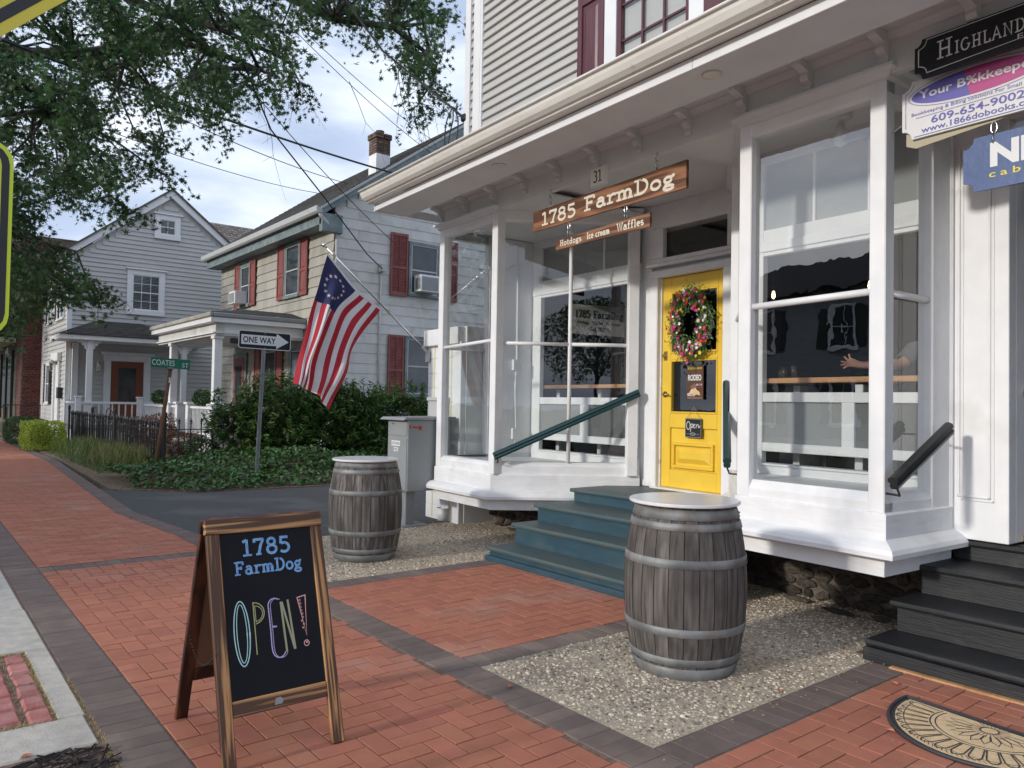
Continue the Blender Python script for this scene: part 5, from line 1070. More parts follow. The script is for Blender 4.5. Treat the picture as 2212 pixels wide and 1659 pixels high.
# ================================================================== DOORMAT
dm = thing('doormat', 'half-round coir doormat with black rubber sunburst pattern before the black steps', 'doormat', (3.8, 1.32, 0), rad(-5))
def mo(x, y): return (3.835+.0+x, 1.33+y)   # x negative toward the street
cxm, cym = 3.845, 1.33
def mp_(r, a): # r scale 0..1 on outline; a angle 90..270
    x = .50*r*math.cos(rad(a)); y = .415*r*math.sin(rad(a)); return (cxm+x, cym+y)
outl = [(cxm, cym+.415)]+[mp_(1, a) for a in range(96, 265, 6)]+[(cxm, cym-.415)]
fix_normals(MB().prism(outl, 2, .001, .007).build('rubber_base', 'rubber', dm))
inn = [(cxm-.022, cym+.385)]+[mp_(.94, a) for a in range(98, 263, 6)]+[(cxm-.022, cym-.385)]
fix_normals(MB().prism(inn, 2, .0071, .0095).build('coir_field', 'tan', dm))
rim = MB(); rim.tube([(x, y, .009) for x, y in outl+[outl[0]]], .0085, 8, caps=False); rim.build('rim', 'rubber', dm, smooth=True)
pt = Plate((0, 0, .0096), (1, 0, 0), (0, 1, 0), (0, 0, 1))
C2 = (cxm-.085, cym)
def q(r, a, k=.0): return (C2[0]+.50*r*math.cos(rad(a))*(.83), cym+.415*r*math.sin(rad(a)))
for r in (.50, .55): pt.stroke('rubber', [q(r, a) for a in range(78, 284, 6)], .006, .0002)
pt.stroke('rubber', [mp_(.86, a) for a in range(96, 265, 6)], .004, .0002)
for a in range(92, 270, 3): pt.stroke('rubber', [mp_(.88, a), mp_(.925, a+2.5)], .0025, .0002)
for i in range(17):
    a0 = 86+i*11; 
    pt.stroke('rubber', [q(.57, a0-4.6), q(.80, a0-4.2), q(.86, a0-2.5), q(.885, a0), q(.86, a0+2.5), q(.80, a0+4.2), q(.57, a0+4.6)], .0055, .0002)
for i in range(11):
    a0 = 90+i*18; pt.stroke('rubber', [q(.16, a0-8), q(.30, a0-8), q(.40, a0), q(.30, a0+8), q(.16, a0+8)], .0045, .0002)
for i in range(26): a0 = i*360/26; pt.stroke('rubber', [(C2[0]+.04*math.cos(rad(a0)), cym+.04*math.sin(rad(a0))), (C2[0]+.085*math.cos(rad(a0)) if math.cos(rad(a0)) < .55 else C2[0]+.06, cym+.085*math.sin(rad(a0)))], .002, .0002)
pt.stroke('rubber', arc(C2[0], cym, .036, .036, 0, 360, 20), .006, .0002); pt.build(dm, 'rubber_pattern')

# ================================================================== FLAG
fg = thing('flag_on_pole', 'thirteen star red, white and blue flag hanging from an angled steel pole on the cladding', 'flag', (6.0, -.33, 1.9), facade=True)
MB().tube([(6.007, -.35, 1.978), (6.007, 1.05, 3.160)], .0125, 10).build('pole', 'chrome', fg, smooth=True)
MB().lathe([(0, 0), (.012, .0), (.012, .012), (.027, .02), (.030, .035), (.024, .05), (0, .058)], n=14).xf(lambda x, y, z: (6.007+x, 1.05+z*.764+y*.64, 3.160+z*.645-y*.76)).build('finial', 'chrome', fg, smooth=True)
B('bracket', 'lgray', fg, (5.96, -.308, 1.90), (6.05, -.295, 2.04), .004); MB().tube([(6.007, -.30, 2.02), (6.007, -.22, 2.09)], .02, 10).build('bracket_socket', 'lgray', fg)
# flag surface in world coords, converted to storefront coords
rows = [[(3.801, 8.202, 3.068), (3.684, 8.209, 2.545), (3.546, 8.218, 2.047), (3.425, 8.225, 1.585)], [(4.159, 8.181, 2.693), (3.931, 8.195, 2.418), (3.74, 8.206, 1.847), (3.667, 8.21, 1.497)], [(4.477, 8.162, 2.491), (4.185, 8.179, 2.085), (4.084, 8.185, 1.728), (3.869, 8.198, 1.295)]]
def wl(p): v_ = Vector(p)-FO; return Vector((v_.dot(FA), v_.dot(FN), v_.z))
RW = [[wl(p) for p in r] for r in rows]; vk = [0, .4, .7, 1.0]; uk = [0, .54, 1]
def catm(P, ks, t):
    i = max(j for j in range(len(ks)-1) if t >= ks[j]-1e-9); a = (t-ks[i])/(ks[i+1]-ks[i]); g_ = lambda j: P[min(max(j, 0), len(P)-1)]
    m0 = (g_(i+1)-g_(i-1))*.5 if i > 0 else (g_(i+1)-g_(i)); m1 = (g_(i+2)-g_(i))*.5 if i+2 < len(P) else (g_(i+1)-g_(i))
    a2, a3 = a*a, a*a*a; return g_(i)*(2*a3-3*a2+1)+m0*(a3-2*a2+a)+g_(i+1)*(-2*a3+3*a2)+m1*(a3-a2)
def FS(u, v):
    p = catm([catm(r, vk, v) for r in RW], uk, u)
    w_ = .065*min(1, v*1.6)*math.sin(u*10.5+v*2.2+.6)+.03*min(1, v*2)*math.sin(u*21-v*3)+.015*math.sin(v*17+u*5)*min(1, v*2)
    return p+Vector((w_, .02*math.sin(u*12+1+v*3)*min(1, v*2), 0))
NS = 13; nu, nv = 5, 40
for k in range(NS):
    col = 'fred' if k % 2 == 0 else 'fwhite'
    v0 = .40 if k < 7 else 0
    mb = MB(); n_v = nv
    for i in range(nu+1):
        for j in range(n_v+1): mb.v.append(tuple(FS((k+i/nu)/NS, v0+(1-v0)*j/n_v))); mb.r.append(0)
    for i in range(nu):
        for j in range(n_v): mb.f.append((i*(n_v+1)+j, (i+1)*(n_v+1)+j, (i+1)*(n_v+1)+j+1, i*(n_v+1)+j+1))
    mb.build('stripe', col, fg, smooth=True)
mb = MB(); a_, b__ = 36, 22
for i in range(a_+1):
    for j in range(b__+1): mb.v.append(tuple(FS(7/13*i/a_, .40*j/b__))); mb.r.append(0)
for i in range(a_):
    for j in range(b__): mb.f.append((i*(b__+1)+j, (i+1)*(b__+1)+j, (i+1)*(b__+1)+j+1, i*(b__+1)+j+1))
mb.build('canton', 'navy', fg, smooth=True)
def fn(u, v): e = .01; n = (FS(u+e, v)-FS(u-e, v)).cross(FS(u, v+e)-FS(u, v-e)).normalized(); return -n if n.x > 0 else n
for i in range(13):
    a0 = 2*math.pi*i/13; uc, vc = .27+.165*math.cos(a0), .20+.122*math.sin(a0); pts = []
    for t in range(10): rr = 1 if t % 2 == 0 else .42; aa = 2*math.pi*t/10+a0; u, v = uc+.032*rr*math.cos(aa), vc+.022*rr*math.sin(aa); pts.append(tuple(FS(u, v)+fn(u, v)*.004))
    MB().add(pts, [tuple(range(10))]).build('star', 'fwhite', fg)
hd = MB()
for i in range(31):
    u = i/30; p = FS(u, 0); q_ = FS(u, .03); d_ = (p-q_).normalized()*.028
    hd.v += [tuple(p+d_), tuple(p)]; hd.r += [0, 0]
hd.f = [(2*i, 2*i+1, 2*i+3, 2*i+2) for i in range(30)]; hd.build('heading', 'fwhite', fg)
for u, z in ((0, .92), (1, .42)):
    p = FS(u, 0); t = .03+z*.97; q_ = Vector((6.007, -.35+1.42*(z), 1.978+1.197*z)); MB().tube([p, q_], .003, 5).build('clip', 'chrome', fg); MB().tube([q_-Vector((0, .012, .01)), q_+Vector((0, .012, .01))], .019, 10).build('ring', 'beige', fg)

CROWN = [[2.8,10.5,5.5],[5.7,10.3,8.4],[3.9,10.8,7.7],[4.6,10.4,7.1],[1.2,15.8,5.9],[1.0,14.7,6.8],[0.7,12.5,6.1],[1.8,15.1,3.4],[0.6,14.0,6.0],[0.5,16.2,6.4],[0.9,12.0,4.3],[1.3,11.4,7.1],[3.1,10.0,7.1],[3.0,12.9,6.2],[0.7,14.6,5.1],[1.4,15.9,7.5],[1.5,11.1,4.2],[0.9,15.7,6.8],[4.2,12.7,8.8],[2.1,11.4,5.3],[4.5,12.3,8.2],[0.6,15.7,4.0],[3.4,14.2,7.8],[3.1,13.9,6.7],[1.3,12.4,3.2],[0.3,12.8,7.1],[0.8,15.0,5.9],[6.1,10.6,7.7],[2.8,10.0,6.6],[3.7,12.2,7.5],[0.8,12.6,3.5],[0.3,14.0,7.0],[3.3,10.3,5.5],[3.9,12.6,6.9],[5.0,11.5,8.0],[4.3,11.6,8.1],[1.9,14.3,3.7],[0.7,14.5,7.3],[1.3,12.7,7.5],[0.5,13.4,3.6],[5.7,11.7,9.0],[1.8,15.4,6.3],[0.4,15.7,8.2],[0.7,15.8,7.4],[3.4,9.6,6.1],[2.2,14.3,7.0],[2.3,13.2,7.0],[3.7,13.3,6.8],[2.5,11.4,6.6],[1.4,12.6,5.6],[1.1,12.9,4.4],[3.0,9.7,5.5],[5.6,9.2,7.6],[1.4,15.0,8.3],[3.6,12.6,7.8],[2.7,12.9,7.4],[0.3,11.9,3.8],[1.3,14.5,5.9],[2.5,12.8,4.8],[0.8,12.4,6.8],[1.7,15.4,5.7],[0.7,14.5,3.4],[0.9,11.5,5.6],[5.9,9.7,7.4],[1.0,14.0,2.7],[2.2,15.1,5.2],[2.1,11.3,7.4],[0.6,13.1,4.9],[5.1,9.3,6.6],[2.9,11.2,7.1],[4.8,12.8,7.1],[2.7,13.5,5.3],[0.9,15.0,4.4],[6.3,10.0,8.2],[0.6,13.3,2.6],[1.1,15.4,3.4],[1.6,11.1,5.0],[6.5,10.1,7.5],[2.8,12.0,7.9],[0.4,11.8,5.6],[3.7,10.4,5.7],[3.1,11.6,7.5],[0.4,15.3,6.9],[1.0,14.9,2.8],[5.7,11.8,8.1],[1.9,12.0,5.2],[0.8,12.0,2.8],[1.7,11.8,5.6],[3.9,12.6,6.2],[0.4,12.4,4.3],[1.2,15.1,6.8],[0.7,13.2,7.4],[1.7,11.5,4.5],[1.2,11.8,3.3],[2.0,14.9,8.1],[3.8,9.3,6.3],[1.1,12.5,5.1],[4.6,12.2,8.9],[1.4,10.9,6.6],[1.8,14.8,8.7],[1.4,12.4,4.7],[1.2,14.5,8.3],[1.4,13.1,4.8],[1.6,13.2,5.6],[1.0,13.3,6.4],[1.9,14.8,4.9],[0.6,11.8,6.9],[0.9,16.4,3.1],[1.5,13.2,4.0],[1.7,12.7,6.5],[2.8,10.7,6.6],[1.0,13.0,5.8],[3.0,14.7,6.8],[2.6,14.8,6.2],[2.5,11.7,5.1],[1.5,13.9,7.8],[5.6,9.2,6.9],[1.2,15.3,8.9],[2.8,14.1,7.3],[3.6,9.7,7.3],[6.0,11.2,8.3],[0.9,11.8,3.8],[0.6,16.4,8.9],[4.1,11.7,7.2],[2.1,11.8,7.2],[0.4,15.9,8.8],[1.4,14.1,4.6],[0.8,14.4,5.6],[0.4,16.5,5.8],[1.2,12.5,3.9],[0.5,12.3,2.6],[1.9,14.3,7.4],[0.7,16.4,4.2],[2.0,11.2,4.3],[3.3,12.7,7.4],[1.2,13.8,6.7],[0.7,15.8,3.4],[0.9,13.3,3.0],[2.0,14.9,6.7],[4.3,13.6,7.0],[2.0,13.3,8.1],[3.6,10.9,6.1],[1.9,12.8,7.5],[6.6,10.6,8.4],[0.5,12.5,4.9],[1.6,14.0,5.5],[0.4,12.3,5.6],[0.7,13.8,6.6],[2.5,12.1,6.8],[1.0,16.0,6.4],[1.9,10.7,4.4],[1.9,13.8,6.0],[3.8,13.1,7.3],[2.0,12.4,5.6],[4.4,9.9,7.5],[5.2,10.4,7.2],[5.5,11.4,8.5],[3.4,13.6,7.5],[5.8,10.2,7.6],[4.9,13.1,8.8],[2.7,12.7,6.9],[2.6,10.6,6.1],[3.0,13.3,7.0],[3.7,13.5,9.0],[3.6,10.8,7.1],[2.1,14.2,5.6],[0.9,15.0,5.4],[0.3,13.7,7.6],[1.7,12.3,6.8],[2.0,14.0,3.2],[1.3,13.7,5.9],[0.6,15.7,5.4],[2.6,14.7,8.2],[3.6,10.2,7.5],[2.9,14.4,8.5],[1.3,11.0,5.5],[6.2,10.8,8.8],[1.5,13.4,3.4],[1.1,14.3,7.9],[2.8,13.2,6.6],[5.6,11.2,7.7],[0.5,15.2,5.5],[4.1,11.1,8.1],[1.8,12.2,7.3],[3.2,10.6,6.1],[1.5,14.8,4.4],[0.8,13.0,6.9],[0.5,15.0,6.4],[1.1,13.7,4.8],[1.9,10.8,6.8],[3.2,12.0,8.2],[1.2,14.4,3.7],[2.6,14.1,8.8],[4.2,13.3,8.9],[2.4,13.8,6.8],[3.1,11.4,6.5],[1.8,14.7,6.1],[2.0,12.2,6.2],[1.5,14.3,6.5],[3.8,10.3,6.6],[2.7,12.7,8.3],[5.2,9.3,7.3],[1.8,10.8,5.4],[6.5,11.1,7.5],[1.3,15.5,5.1],[5.5,10.8,8.2],[2.0,14.2,8.8],[4.0,13.3,8.0],[2.4,14.1,7.8],[1.0,15.7,4.5],[0.9,15.5,6.2],[2.3,10.3,7.0],[0.3,13.0,5.4],[2.4,10.3,5.2],[1.2,15.3,5.8],[1.9,12.1,4.4],[0.7,13.5,5.4],[4.8,10.8,7.6],[0.8,11.6,4.7],[1.3,14.1,3.1],[1.3,15.8,3.6],[2.0,12.7,5.0],[3.7,9.3,5.8],[3.0,14.6,7.8],[2.2,14.2,6.2],[0.8,14.2,4.4],[2.5,14.9,7.1],[1.2,16.1,4.8],[2.2,15.1,7.5],[0.5,16.5,7.1],[5.5,8.9,6.1],[1.9,11.4,5.8],[5.6,9.5,6.3],[4.9,9.9,7.6],[0.4,13.6,4.7],[3.5,12.1,6.3],[0.4,11.8,4.3],[4.7,11.9,6.7],[0.2,14.3,8.0],[2.4,13.6,7.7],[3.8,13.8,6.8],[0.4,15.4,3.3],[6.7,10.7,7.7],[2.5,11.9,6.2],[0.4,13.3,5.7],[6.1,9.9,6.4],[1.0,12.4,7.2],[2.0,11.6,6.5],[2.3,10.2,6.2],[0.4,14.6,4.7],[2.4,11.1,6.2],[1.0,16.1,5.3],[0.4,12.6,3.0],[0.7,15.0,7.6],[0.7,16.6,4.7],[4.8,12.3,7.6],[0.8,14.8,8.1],[4.7,10.4,7.7],[0.8,14.7,3.9],[4.4,12.0,7.8],[5.3,12.0,8.6],[1.2,12.0,6.9],[5.0,10.8,8.3],[4.1,12.5,7.6],[2.1,14.1,5.0],[6.2,10.3,6.9],[5.2,10.6,7.8],[1.1,12.5,2.7],[0.7,13.0,4.2],[3.9,11.1,6.7],[1.5,13.5,3.2],[1.7,13.0,3.2],[1.9,12.8,3.0],[2.1,12.4,3.0],[1.7,13.4,2.9],[1.4,14.2,3.5],[1.3,14.3,2.9],[2.2,12.3,2.9],[2.9,12.0,4.7],[2.6,12.6,4.2],[2.4,12.7,4.4],[1.5,14.1,3.7],[1.8,13.3,3.6],[3.0,12.2,5.3],[3.6,11.5,5.5],[6.1,9.7,6.1],[6.0,9.9,5.9],[4.5,10.8,6.1],[3.2,12.0,5.7],[1.3,14.2,4.1],[1.5,14.4,2.7]]

# ================================================================== FOLIAGE HELPERS
def star_leaf():  # pin-oak outline
    pts = []
    for t in range(14):
        a = 2*math.pi*t/14; r = 1.0 if t % 2 == 0 else .34
        if t in (6, 8): r *= .8
        pts.append((r*math.cos(a), r*math.sin(a)*.85))
    return pts
def leafcloud(P, nrm_rand, size, shape, rs, droop=0.0, fold=.25):
    """P (n,3) centres; returns MB-like arrays. shape: 'star','lance','ivy','round'"""
    mb = MB(); n = len(P)
    if shape == 'star': base = np.array(star_leaf()); fs = [tuple(range(14))]
    elif shape == 'lance': base = np.array([(-1, 0), (-.3, .22), (.35, .2), (1, 0), (.35, -.2), (-.3, -.22)]); fs = [(0, 1, 2, 3), (0, 3, 4, 5)]
    elif shape == 'ivy': base = np.array([(-.7, 0), (-.75, .55), (-.1, .45), (.1, .8), (.35, .35), (1, 0), (.35, -.35), (.1, -.8), (-.1, -.45), (-.75, -.55)]); fs = [(0, 1, 2, 3, 4, 5), (0, 5, 6, 7, 8, 9)]
    else: base = np.array([(-1, 0), (0, .6), (1, 0), (0, -.6)]); fs = [(0, 1, 2), (0, 2, 3)]
    k = len(base); az = np.random.uniform(0, 2*np.pi, n); tilt = np.random.normal(droop, nrm_rand, n); roll = np.random.normal(0, nrm_rand, n); sz = np.random.uniform(size*.6, size*1.25, n)
    u = np.stack([np.cos(az)*np.cos(tilt), np.sin(az)*np.cos(tilt), -np.sin(tilt)], 1)
    side = np.stack([-np.sin(az), np.cos(az), np.zeros(n)], 1); up_ = np.cross(u, side)
    v = side*np.cos(roll)[:, None]+up_*np.sin(roll)[:, None]; w_ = np.cross(u, v)
    V = P[:, None, :]+sz[:, None, None]*(base[None, :, 0:1]*u[:, None, :]+base[None, :, 1:2]*v[:, None, :]+(np.abs(base[None, :, 1:2])*fold)*w_[:, None, :])
    mb.v = [tuple(p) for p in V.reshape(-1, 3)]; mb.r = np.repeat(rs, k).tolist()
    mb.f = [tuple(int(q)+i*k for q in f) for i in range(n) for f in fs]
    return mb
def blob_points(n, c, r, hollow=.55, flat_bottom=None, lumps=7, seed=0, lump=.22):
    """points near the surface of a lumpy ellipsoid"""
    R_ = np.random.RandomState(seed); d = R_.normal(size=(n, 3)); d /= np.linalg.norm(d, axis=1)[:, None]
    L_ = R_.normal(size=(lumps, 3)); L_ /= np.linalg.norm(L_, axis=1)[:, None]; amp = np.zeros(n)
    for l in L_: amp = np.maximum(amp, np.exp(-((1-d@l)/.12)))
    rad_ = (1-lump)+lump*1.6*amp; q = R_.uniform(hollow, 1, n)**.5
    P = np.array(c)+d*np.array(r)*(rad_*q)[:, None]
    if flat_bottom is not None: P[:, 2] = np.maximum(P[:, 2], flat_bottom+R_.uniform(0, .1, n))
    return P
def bush(name, label, cat, c, r, n, size, shape, m, seed, stems=10, fb=.03, group=None, lump=.22, nr=.6, droop=.2, hollow=.5, shoots=0, boxy=0):
    t = thing(name, label, cat, (c[0], c[1], 0), group=group); P = blob_points(n, c, r, hollow, fb, 9, seed, lump)
    if boxy:
        Q = (P-np.array(c))/np.array(r); q = np.linalg.norm(Q, axis=1)[:, None]; m_ = np.max(np.abs(Q), axis=1)[:, None]; P = np.array(c)+np.array(r)*Q*((1-boxy)+boxy*q/np.maximum(m_, .05)); P[:, 2] = np.maximum(P[:, 2], .03)
    rs = np.random.uniform(.02, .98, n)
    if shoots:
        S = blob_points(shoots, c, np.array(r)*.96, .8, fb, 11, seed+1, lump); C_ = np.array(c); D = S-C_; D /= np.linalg.norm(D, axis=1)[:, None]; D[:, 2] += .9; D /= np.linalg.norm(D, axis=1)[:, None]
        L_ = np.random.uniform(.10, .26, shoots); k = 11; tt = np.linspace(.1, 1, k); Q = S[:, None, :]+D[:, None, :]*(L_[:, None]*tt[None, :])[:, :, None]; Q += np.random.normal(0, .022, Q.shape)
        P = np.concatenate([P, Q.reshape(-1, 3)]); rs = np.concatenate([rs*.5, np.clip(np.repeat(np.random.uniform(.2, .95, shoots), k)+np.random.normal(0, .06, shoots*k)+np.tile(tt, shoots)*.1, .02, .98)])
    leafcloud(P, nr, size, shape, rs, droop).build('foliage', m, t, kind='stuff')
    mb = MB()
    for i in range(stems):
        a = random.uniform(0, 6.3); e = random.uniform(.3, .8); mb.tube([(c[0]+random.gauss(0, .08), c[1]+random.gauss(0, .05), 0), (c[0]+math.cos(a)*r[0]*e*.5, c[1]+math.sin(a)*r[1]*e*.5, c[2]*.7), (c[0]+math.cos(a)*r[0]*e, c[1]+math.sin(a)*r[1]*e, c[2]+r[2]*random.uniform(.1, .7))], [.016, .012, .005], 5)
    if stems: mb.build('stems', 'bark', t, kind='stuff')
    return t
def wavy_tube(pts, r, n=6): return MB().tube(pts, r, n)
def sag(a, b, s, k=14, extra=None):
    A_, B_ = Vector(a), Vector(b); return [tuple(A_.lerp(B_, i/k)-Vector((0, 0, s*4*(i/k)*(1-i/k)))) for i in range(k+1)]

# ================================================================== HOUSE A (shingled, red shutters)
ha = thing('shingled_house', 'two storey house in pale asbestos shingles with dusty red shutters and a front porch', 'house', (7.88, 16.65, 0))
AX, AY, AY1, AXE, EZ, RZ = 7.88, 16.65, 24.7, 15.3, 5.75, 8.75
RX = (AX+AXE)/2
B('wall_core', 'shakeA', ha, (AX+.03, AY+.03, 0), (AXE, AY1, EZ), 0)
MB().add([(AX+.03, AY+.03, EZ), (AXE, AY+.03, EZ), (AXE, AY+.03, 6.12), (RX, AY+.03, RZ+.02), (AX+.03, AY+.03, 6.12), (AX+.03, AY1, EZ), (AXE, AY1, EZ), (AXE, AY1, 6.12), (RX, AY1, RZ+.02), (AX+.03, AY1, 6.12)], [(0, 1, 2, 3, 4), (9, 8, 7, 6, 5)]).build('gable_core', 'shakeA', ha)
# individual shingles on the gable wall with rippled lower edges
def shingle(par, x, z, w_, h_, m, R_):
    k = 5; vs = []; 
    for i in range(k+1):
        t = i/k; vs.append((x+w_*t, AY-.001, z+.005*math.sin((x+w_*t)*19)+.003*math.sin((x+w_*t)*53)))
    for i in range(k+1): vs.append((x+w_*i/k, AY+.012, z+h_))
    for i in range(k+1): a, b, c = vs[i]; vs.append((a, AY+.02, c))
    fs = [(i, i+1, k+1+i+1, k+1+i) for i in range(k)]+[(i+1, i, 2*(k+1)+i, 2*(k+1)+i+1) for i in range(k)]
    MB().add(vs, fs).build('shingle', m, par)
z = .35; rw = 0; h_ = .245
while z < RZ-.3:
    x = AX+.02-(.3 if rw % 2 else 0)
    while x < 11.9:
        w_ = .60; x0 = max(x, AX+.02); x1 = x+w_-.004
        zt = z+h_; lim = RZ-.02-(abs((x0+x1)/2-RX)+.28)*.70
        if zt < lim and x1 > x0+.05: shingle(ha, x0, z, x1-x0, h_+.01, 'shakeA', random)
        x += w_
    z += h_; rw += 1
# front wall shingles (joined)
mb = MB(); z = .5; rw = 0
while z < EZ-.1:
    y = AY+.02-(.3 if rw % 2 else 0)
    while y < AY1:
        y0 = max(y, AY+.02); y1 = min(y+.596, AY1); mb.cur = random.random()*.98+.01
        if y1 > y0: mb.add([(AX-.002, y0, z), (AX-.002, y1, z), (AX+.022, y1, z+.245), (AX+.022, y0, z+.245), (AX+.03, y0, z), (AX+.03, y1, z)], [(3, 2, 1, 0), (0, 1, 5, 4)])
        y += .6
    z += .245; rw += 1
mb.build('front_shingles', 'shakeF', ha, kind='stuff')
# roof, rakes, eaves
ov = .42; ex0, ez0 = AX-ov, 5.86
for sgn in (1, -1):
    X0 = RX-sgn*(RX-ex0); r_ = MB(); N_ = 26
    for i in range(N_):
        t0, t1 = i/N_, (i+1)/N_; xa = X0+(RX-X0)*t0; xb = X0+(RX-X0)*t1; za = ez0+(RZ+.12-ez0)*t0; zb = ez0+(RZ+.12-ez0)*t1; y = AY-.16
        r_.cur = .5; 
        while y < AY1+.2:
            y1 = y+.33; r_.cur = random.random()*.98+.01; r_.add([(xa, y, za+.02), (xa, y1-.01, za+.02), (xb, y1-.01, zb+.004), (xb, y, zb+.004), (xa, y, za-.02), (xa, y1-.01, za-.02)], [(0, 1, 2, 3) if sgn < 0 else (3, 2, 1, 0), (0, 4, 5, 1)]); y = y1
    r_.build('roof_shingles', 'roof', ha, kind='stuff')
    fix_normals(MB().prism([(X0, ez0-.05), (X0, ez0+.015), (RX, RZ+.115), (RX, RZ+.05)], 1, AY-.16, AY1+.2).build('roof_deck', 'roof', ha))
    fix_normals(MB().prism([(X0+sgn*.02, ez0-.20), (X0+sgn*.02, ez0-.05), (RX, RZ+.048), (RX, RZ-.13)], 1, AY-.155, AY+.02).build('rake_board', 'tealtrim', ha))
    fix_normals(MB().prism([(X0, ez0-.07), (X0, ez0+.0), (RX, RZ+.10), (RX, RZ+.03)], 1, AY-.19, AY-.161).build('rake_trim', 'lgray', ha))
B('box_eave', 'tealtrim', ha, (AX-.38, AY-.10, EZ-.28), (AX+.02, AY1+.2, EZ-.06), .004); B('soffit', 'tealtrim', ha, (AX-.40, AY-.15, EZ-.062), (AX+.02, AY1+.2, EZ-.02), .003)
B('eave_return', 'tealtrim', ha, (AX-.38, AY-.16, EZ-.45), (AX+.14, AY-.0, EZ-.02), .01)
fix_normals(MB().prism([(AX-.54, EZ-.02), (AX-.55, EZ+.10), (AX-.53, EZ+.10), (AX-.42, EZ+.06), (AX-.40, EZ-.04), (AX-.50, EZ-.06)], 1, AY-.22, AY1+.3).build('gutter', 'lgray', ha))
MB().tube([(AX-.46, AY-.16, EZ-.02), (AX-.40, AY-.16, EZ-.12), (AX+.02, AY-.07, EZ-.45), (AX+.05, AY-.06, EZ-.6), (AX+.05, AY-.06, 1.0)], .045, 8).build('downspout', 'lgray', ha, smooth=True)
MB().tube([(9.12, AY-.04, 4.55), (9.11, AY-.04, 2.9), (9.10, AY-.04, .4)], .022, 6).build('service_conduit', 'lgray', ha, smooth=True); B('meter_head', 'lgray', ha, (9.06, AY-.14, 4.55), (9.20, AY-.02, 4.75), .01)
for z in (1.6, 2.4, 3.2, 4.0): B('conduit_clip', 'lgray', ha, (9.07, AY-.05, z), (9.15, AY-.02, z+.02), 0)
# chimney
chx, chy = 9.43, 17.40
chm = bpy.data.objects.new('chimney', None); COL.objects.link(chm); chm.parent = ha; chm.location = -OFF[ha.name]; OFF[chm.name] = Vector((0, 0, 0))
B('chimney_base', 'white', chm, (chx-.20, chy-.2, 6.4), (chx+.20, chy+.2, 7.66), .005)
bmesh_ = boxmesh('brick', 'chimbrick', .196, .09, .058, .004)
for k in range(8):
    zz = 7.725+k*.066; e = .035 if k >= 6 else 0
    for side in range(4):
        for j in range(2):
            u = -.10-e/2+(.2+e)*j; hw = .155+e
            pos = {0: (chx+u, chy-hw, zz), 1: (chx+u, chy+hw, zz), 2: (chx-hw, chy+u, zz), 3: (chx+hw, chy+u, zz)}[side]
            inst(bmesh_, 'brick', chm, pos, (0, 0, 0 if side < 2 else math.pi/2), (.98, 1, 1))
B('mortar_core', 'mortar', chm, (chx-.15, chy-.15, 7.66), (chx+.15, chy+.15, 8.20), 0); MB().lathe([(.11, 8.19), (.11, 8.30), (.08, 8.30), (.08, 8.19)], chx, chy, 12).build('flue', 'chimbrick', chm)
# windows
def window(par, o, u, n, w_, h_, trim, sash_m, tw=.09, mull=(1, 1), glass_m='darkglass', meet=.5, blind=False, head=0, name='window'):
    """o = lower left corner of the opening, u = horizontal unit, n = outward unit"""
    r = bpy.data.objects.new(name, None); COL.objects.link(r); r.parent = par; OFF[r.name] = OFF[par.name]-OFF[par.name]; r.location = -OFF[par.name]+Vector((0, 0, 0)); OFF[r.name] = Vector((0, 0, 0))
    o, u, n = Vector(o), Vector(u), Vector(n); f = lambda x, y, z: tuple(o+u*x+n*y+Vector((0, 0, z)))
    def bx(nm, m, a, b, c=.004): bb = MB().box(a, b, c); bb.xf(f); fix_normals(bb.build(nm, m, r))
    bx('window_trim', trim, (-tw, 0, -tw), (0, .05, h_+tw)); bx('window_trim', trim, (w_, 0, -tw), (w_+tw, .05, h_+tw)); bx('window_trim', trim, (0, 0, h_), (w_, .05, h_+tw)); bx('sill', trim, (-tw-.01, 0, -tw), (w_+tw+.01, .075, -.001))
    if head: bx('drip_cap', trim, (-tw-.05, 0, h_+tw), (w_+tw+.05, .11, h_+tw+.05))
    bx('pane', glass_m, (0, 0, 0), (w_, .012, h_), 0)
    if blind:
        for k in range(int(h_/.05)): bx('blind_slat', 'blind', (.03, .0125, .03+k*.05), (w_-.03, .0135, .055+k*.05), 0)
    for a, b, c, d_ in ((0, .03, 0, h_), (w_-.03, w_, 0, h_), (.03, w_-.03, 0, .035), (.03, w_-.03, h_-.03, h_), (.03, w_-.03, h_*meet-.018, h_*meet+.018)): bx('sash', sash_m, (a, .012, c), (b, .035, d_), .003)
    if mull[0] > 1:
        for i in range(1, mull[0]): bx('muntin', sash_m, (w_*i/mull[0]-.008, .0145, .035), (w_*i/mull[0]+.008, .026, h_-.03), 0)
    if mull[1] > 1:
        for q in range(1, mull[1]):
            if abs(q/mull[1]-.5) > .02: bx('muntin', sash_m, (.03, .0145, h_*q/mull[1]-.008), (w_-.03, .025, h_*q/mull[1]+.008), 0)
    return r
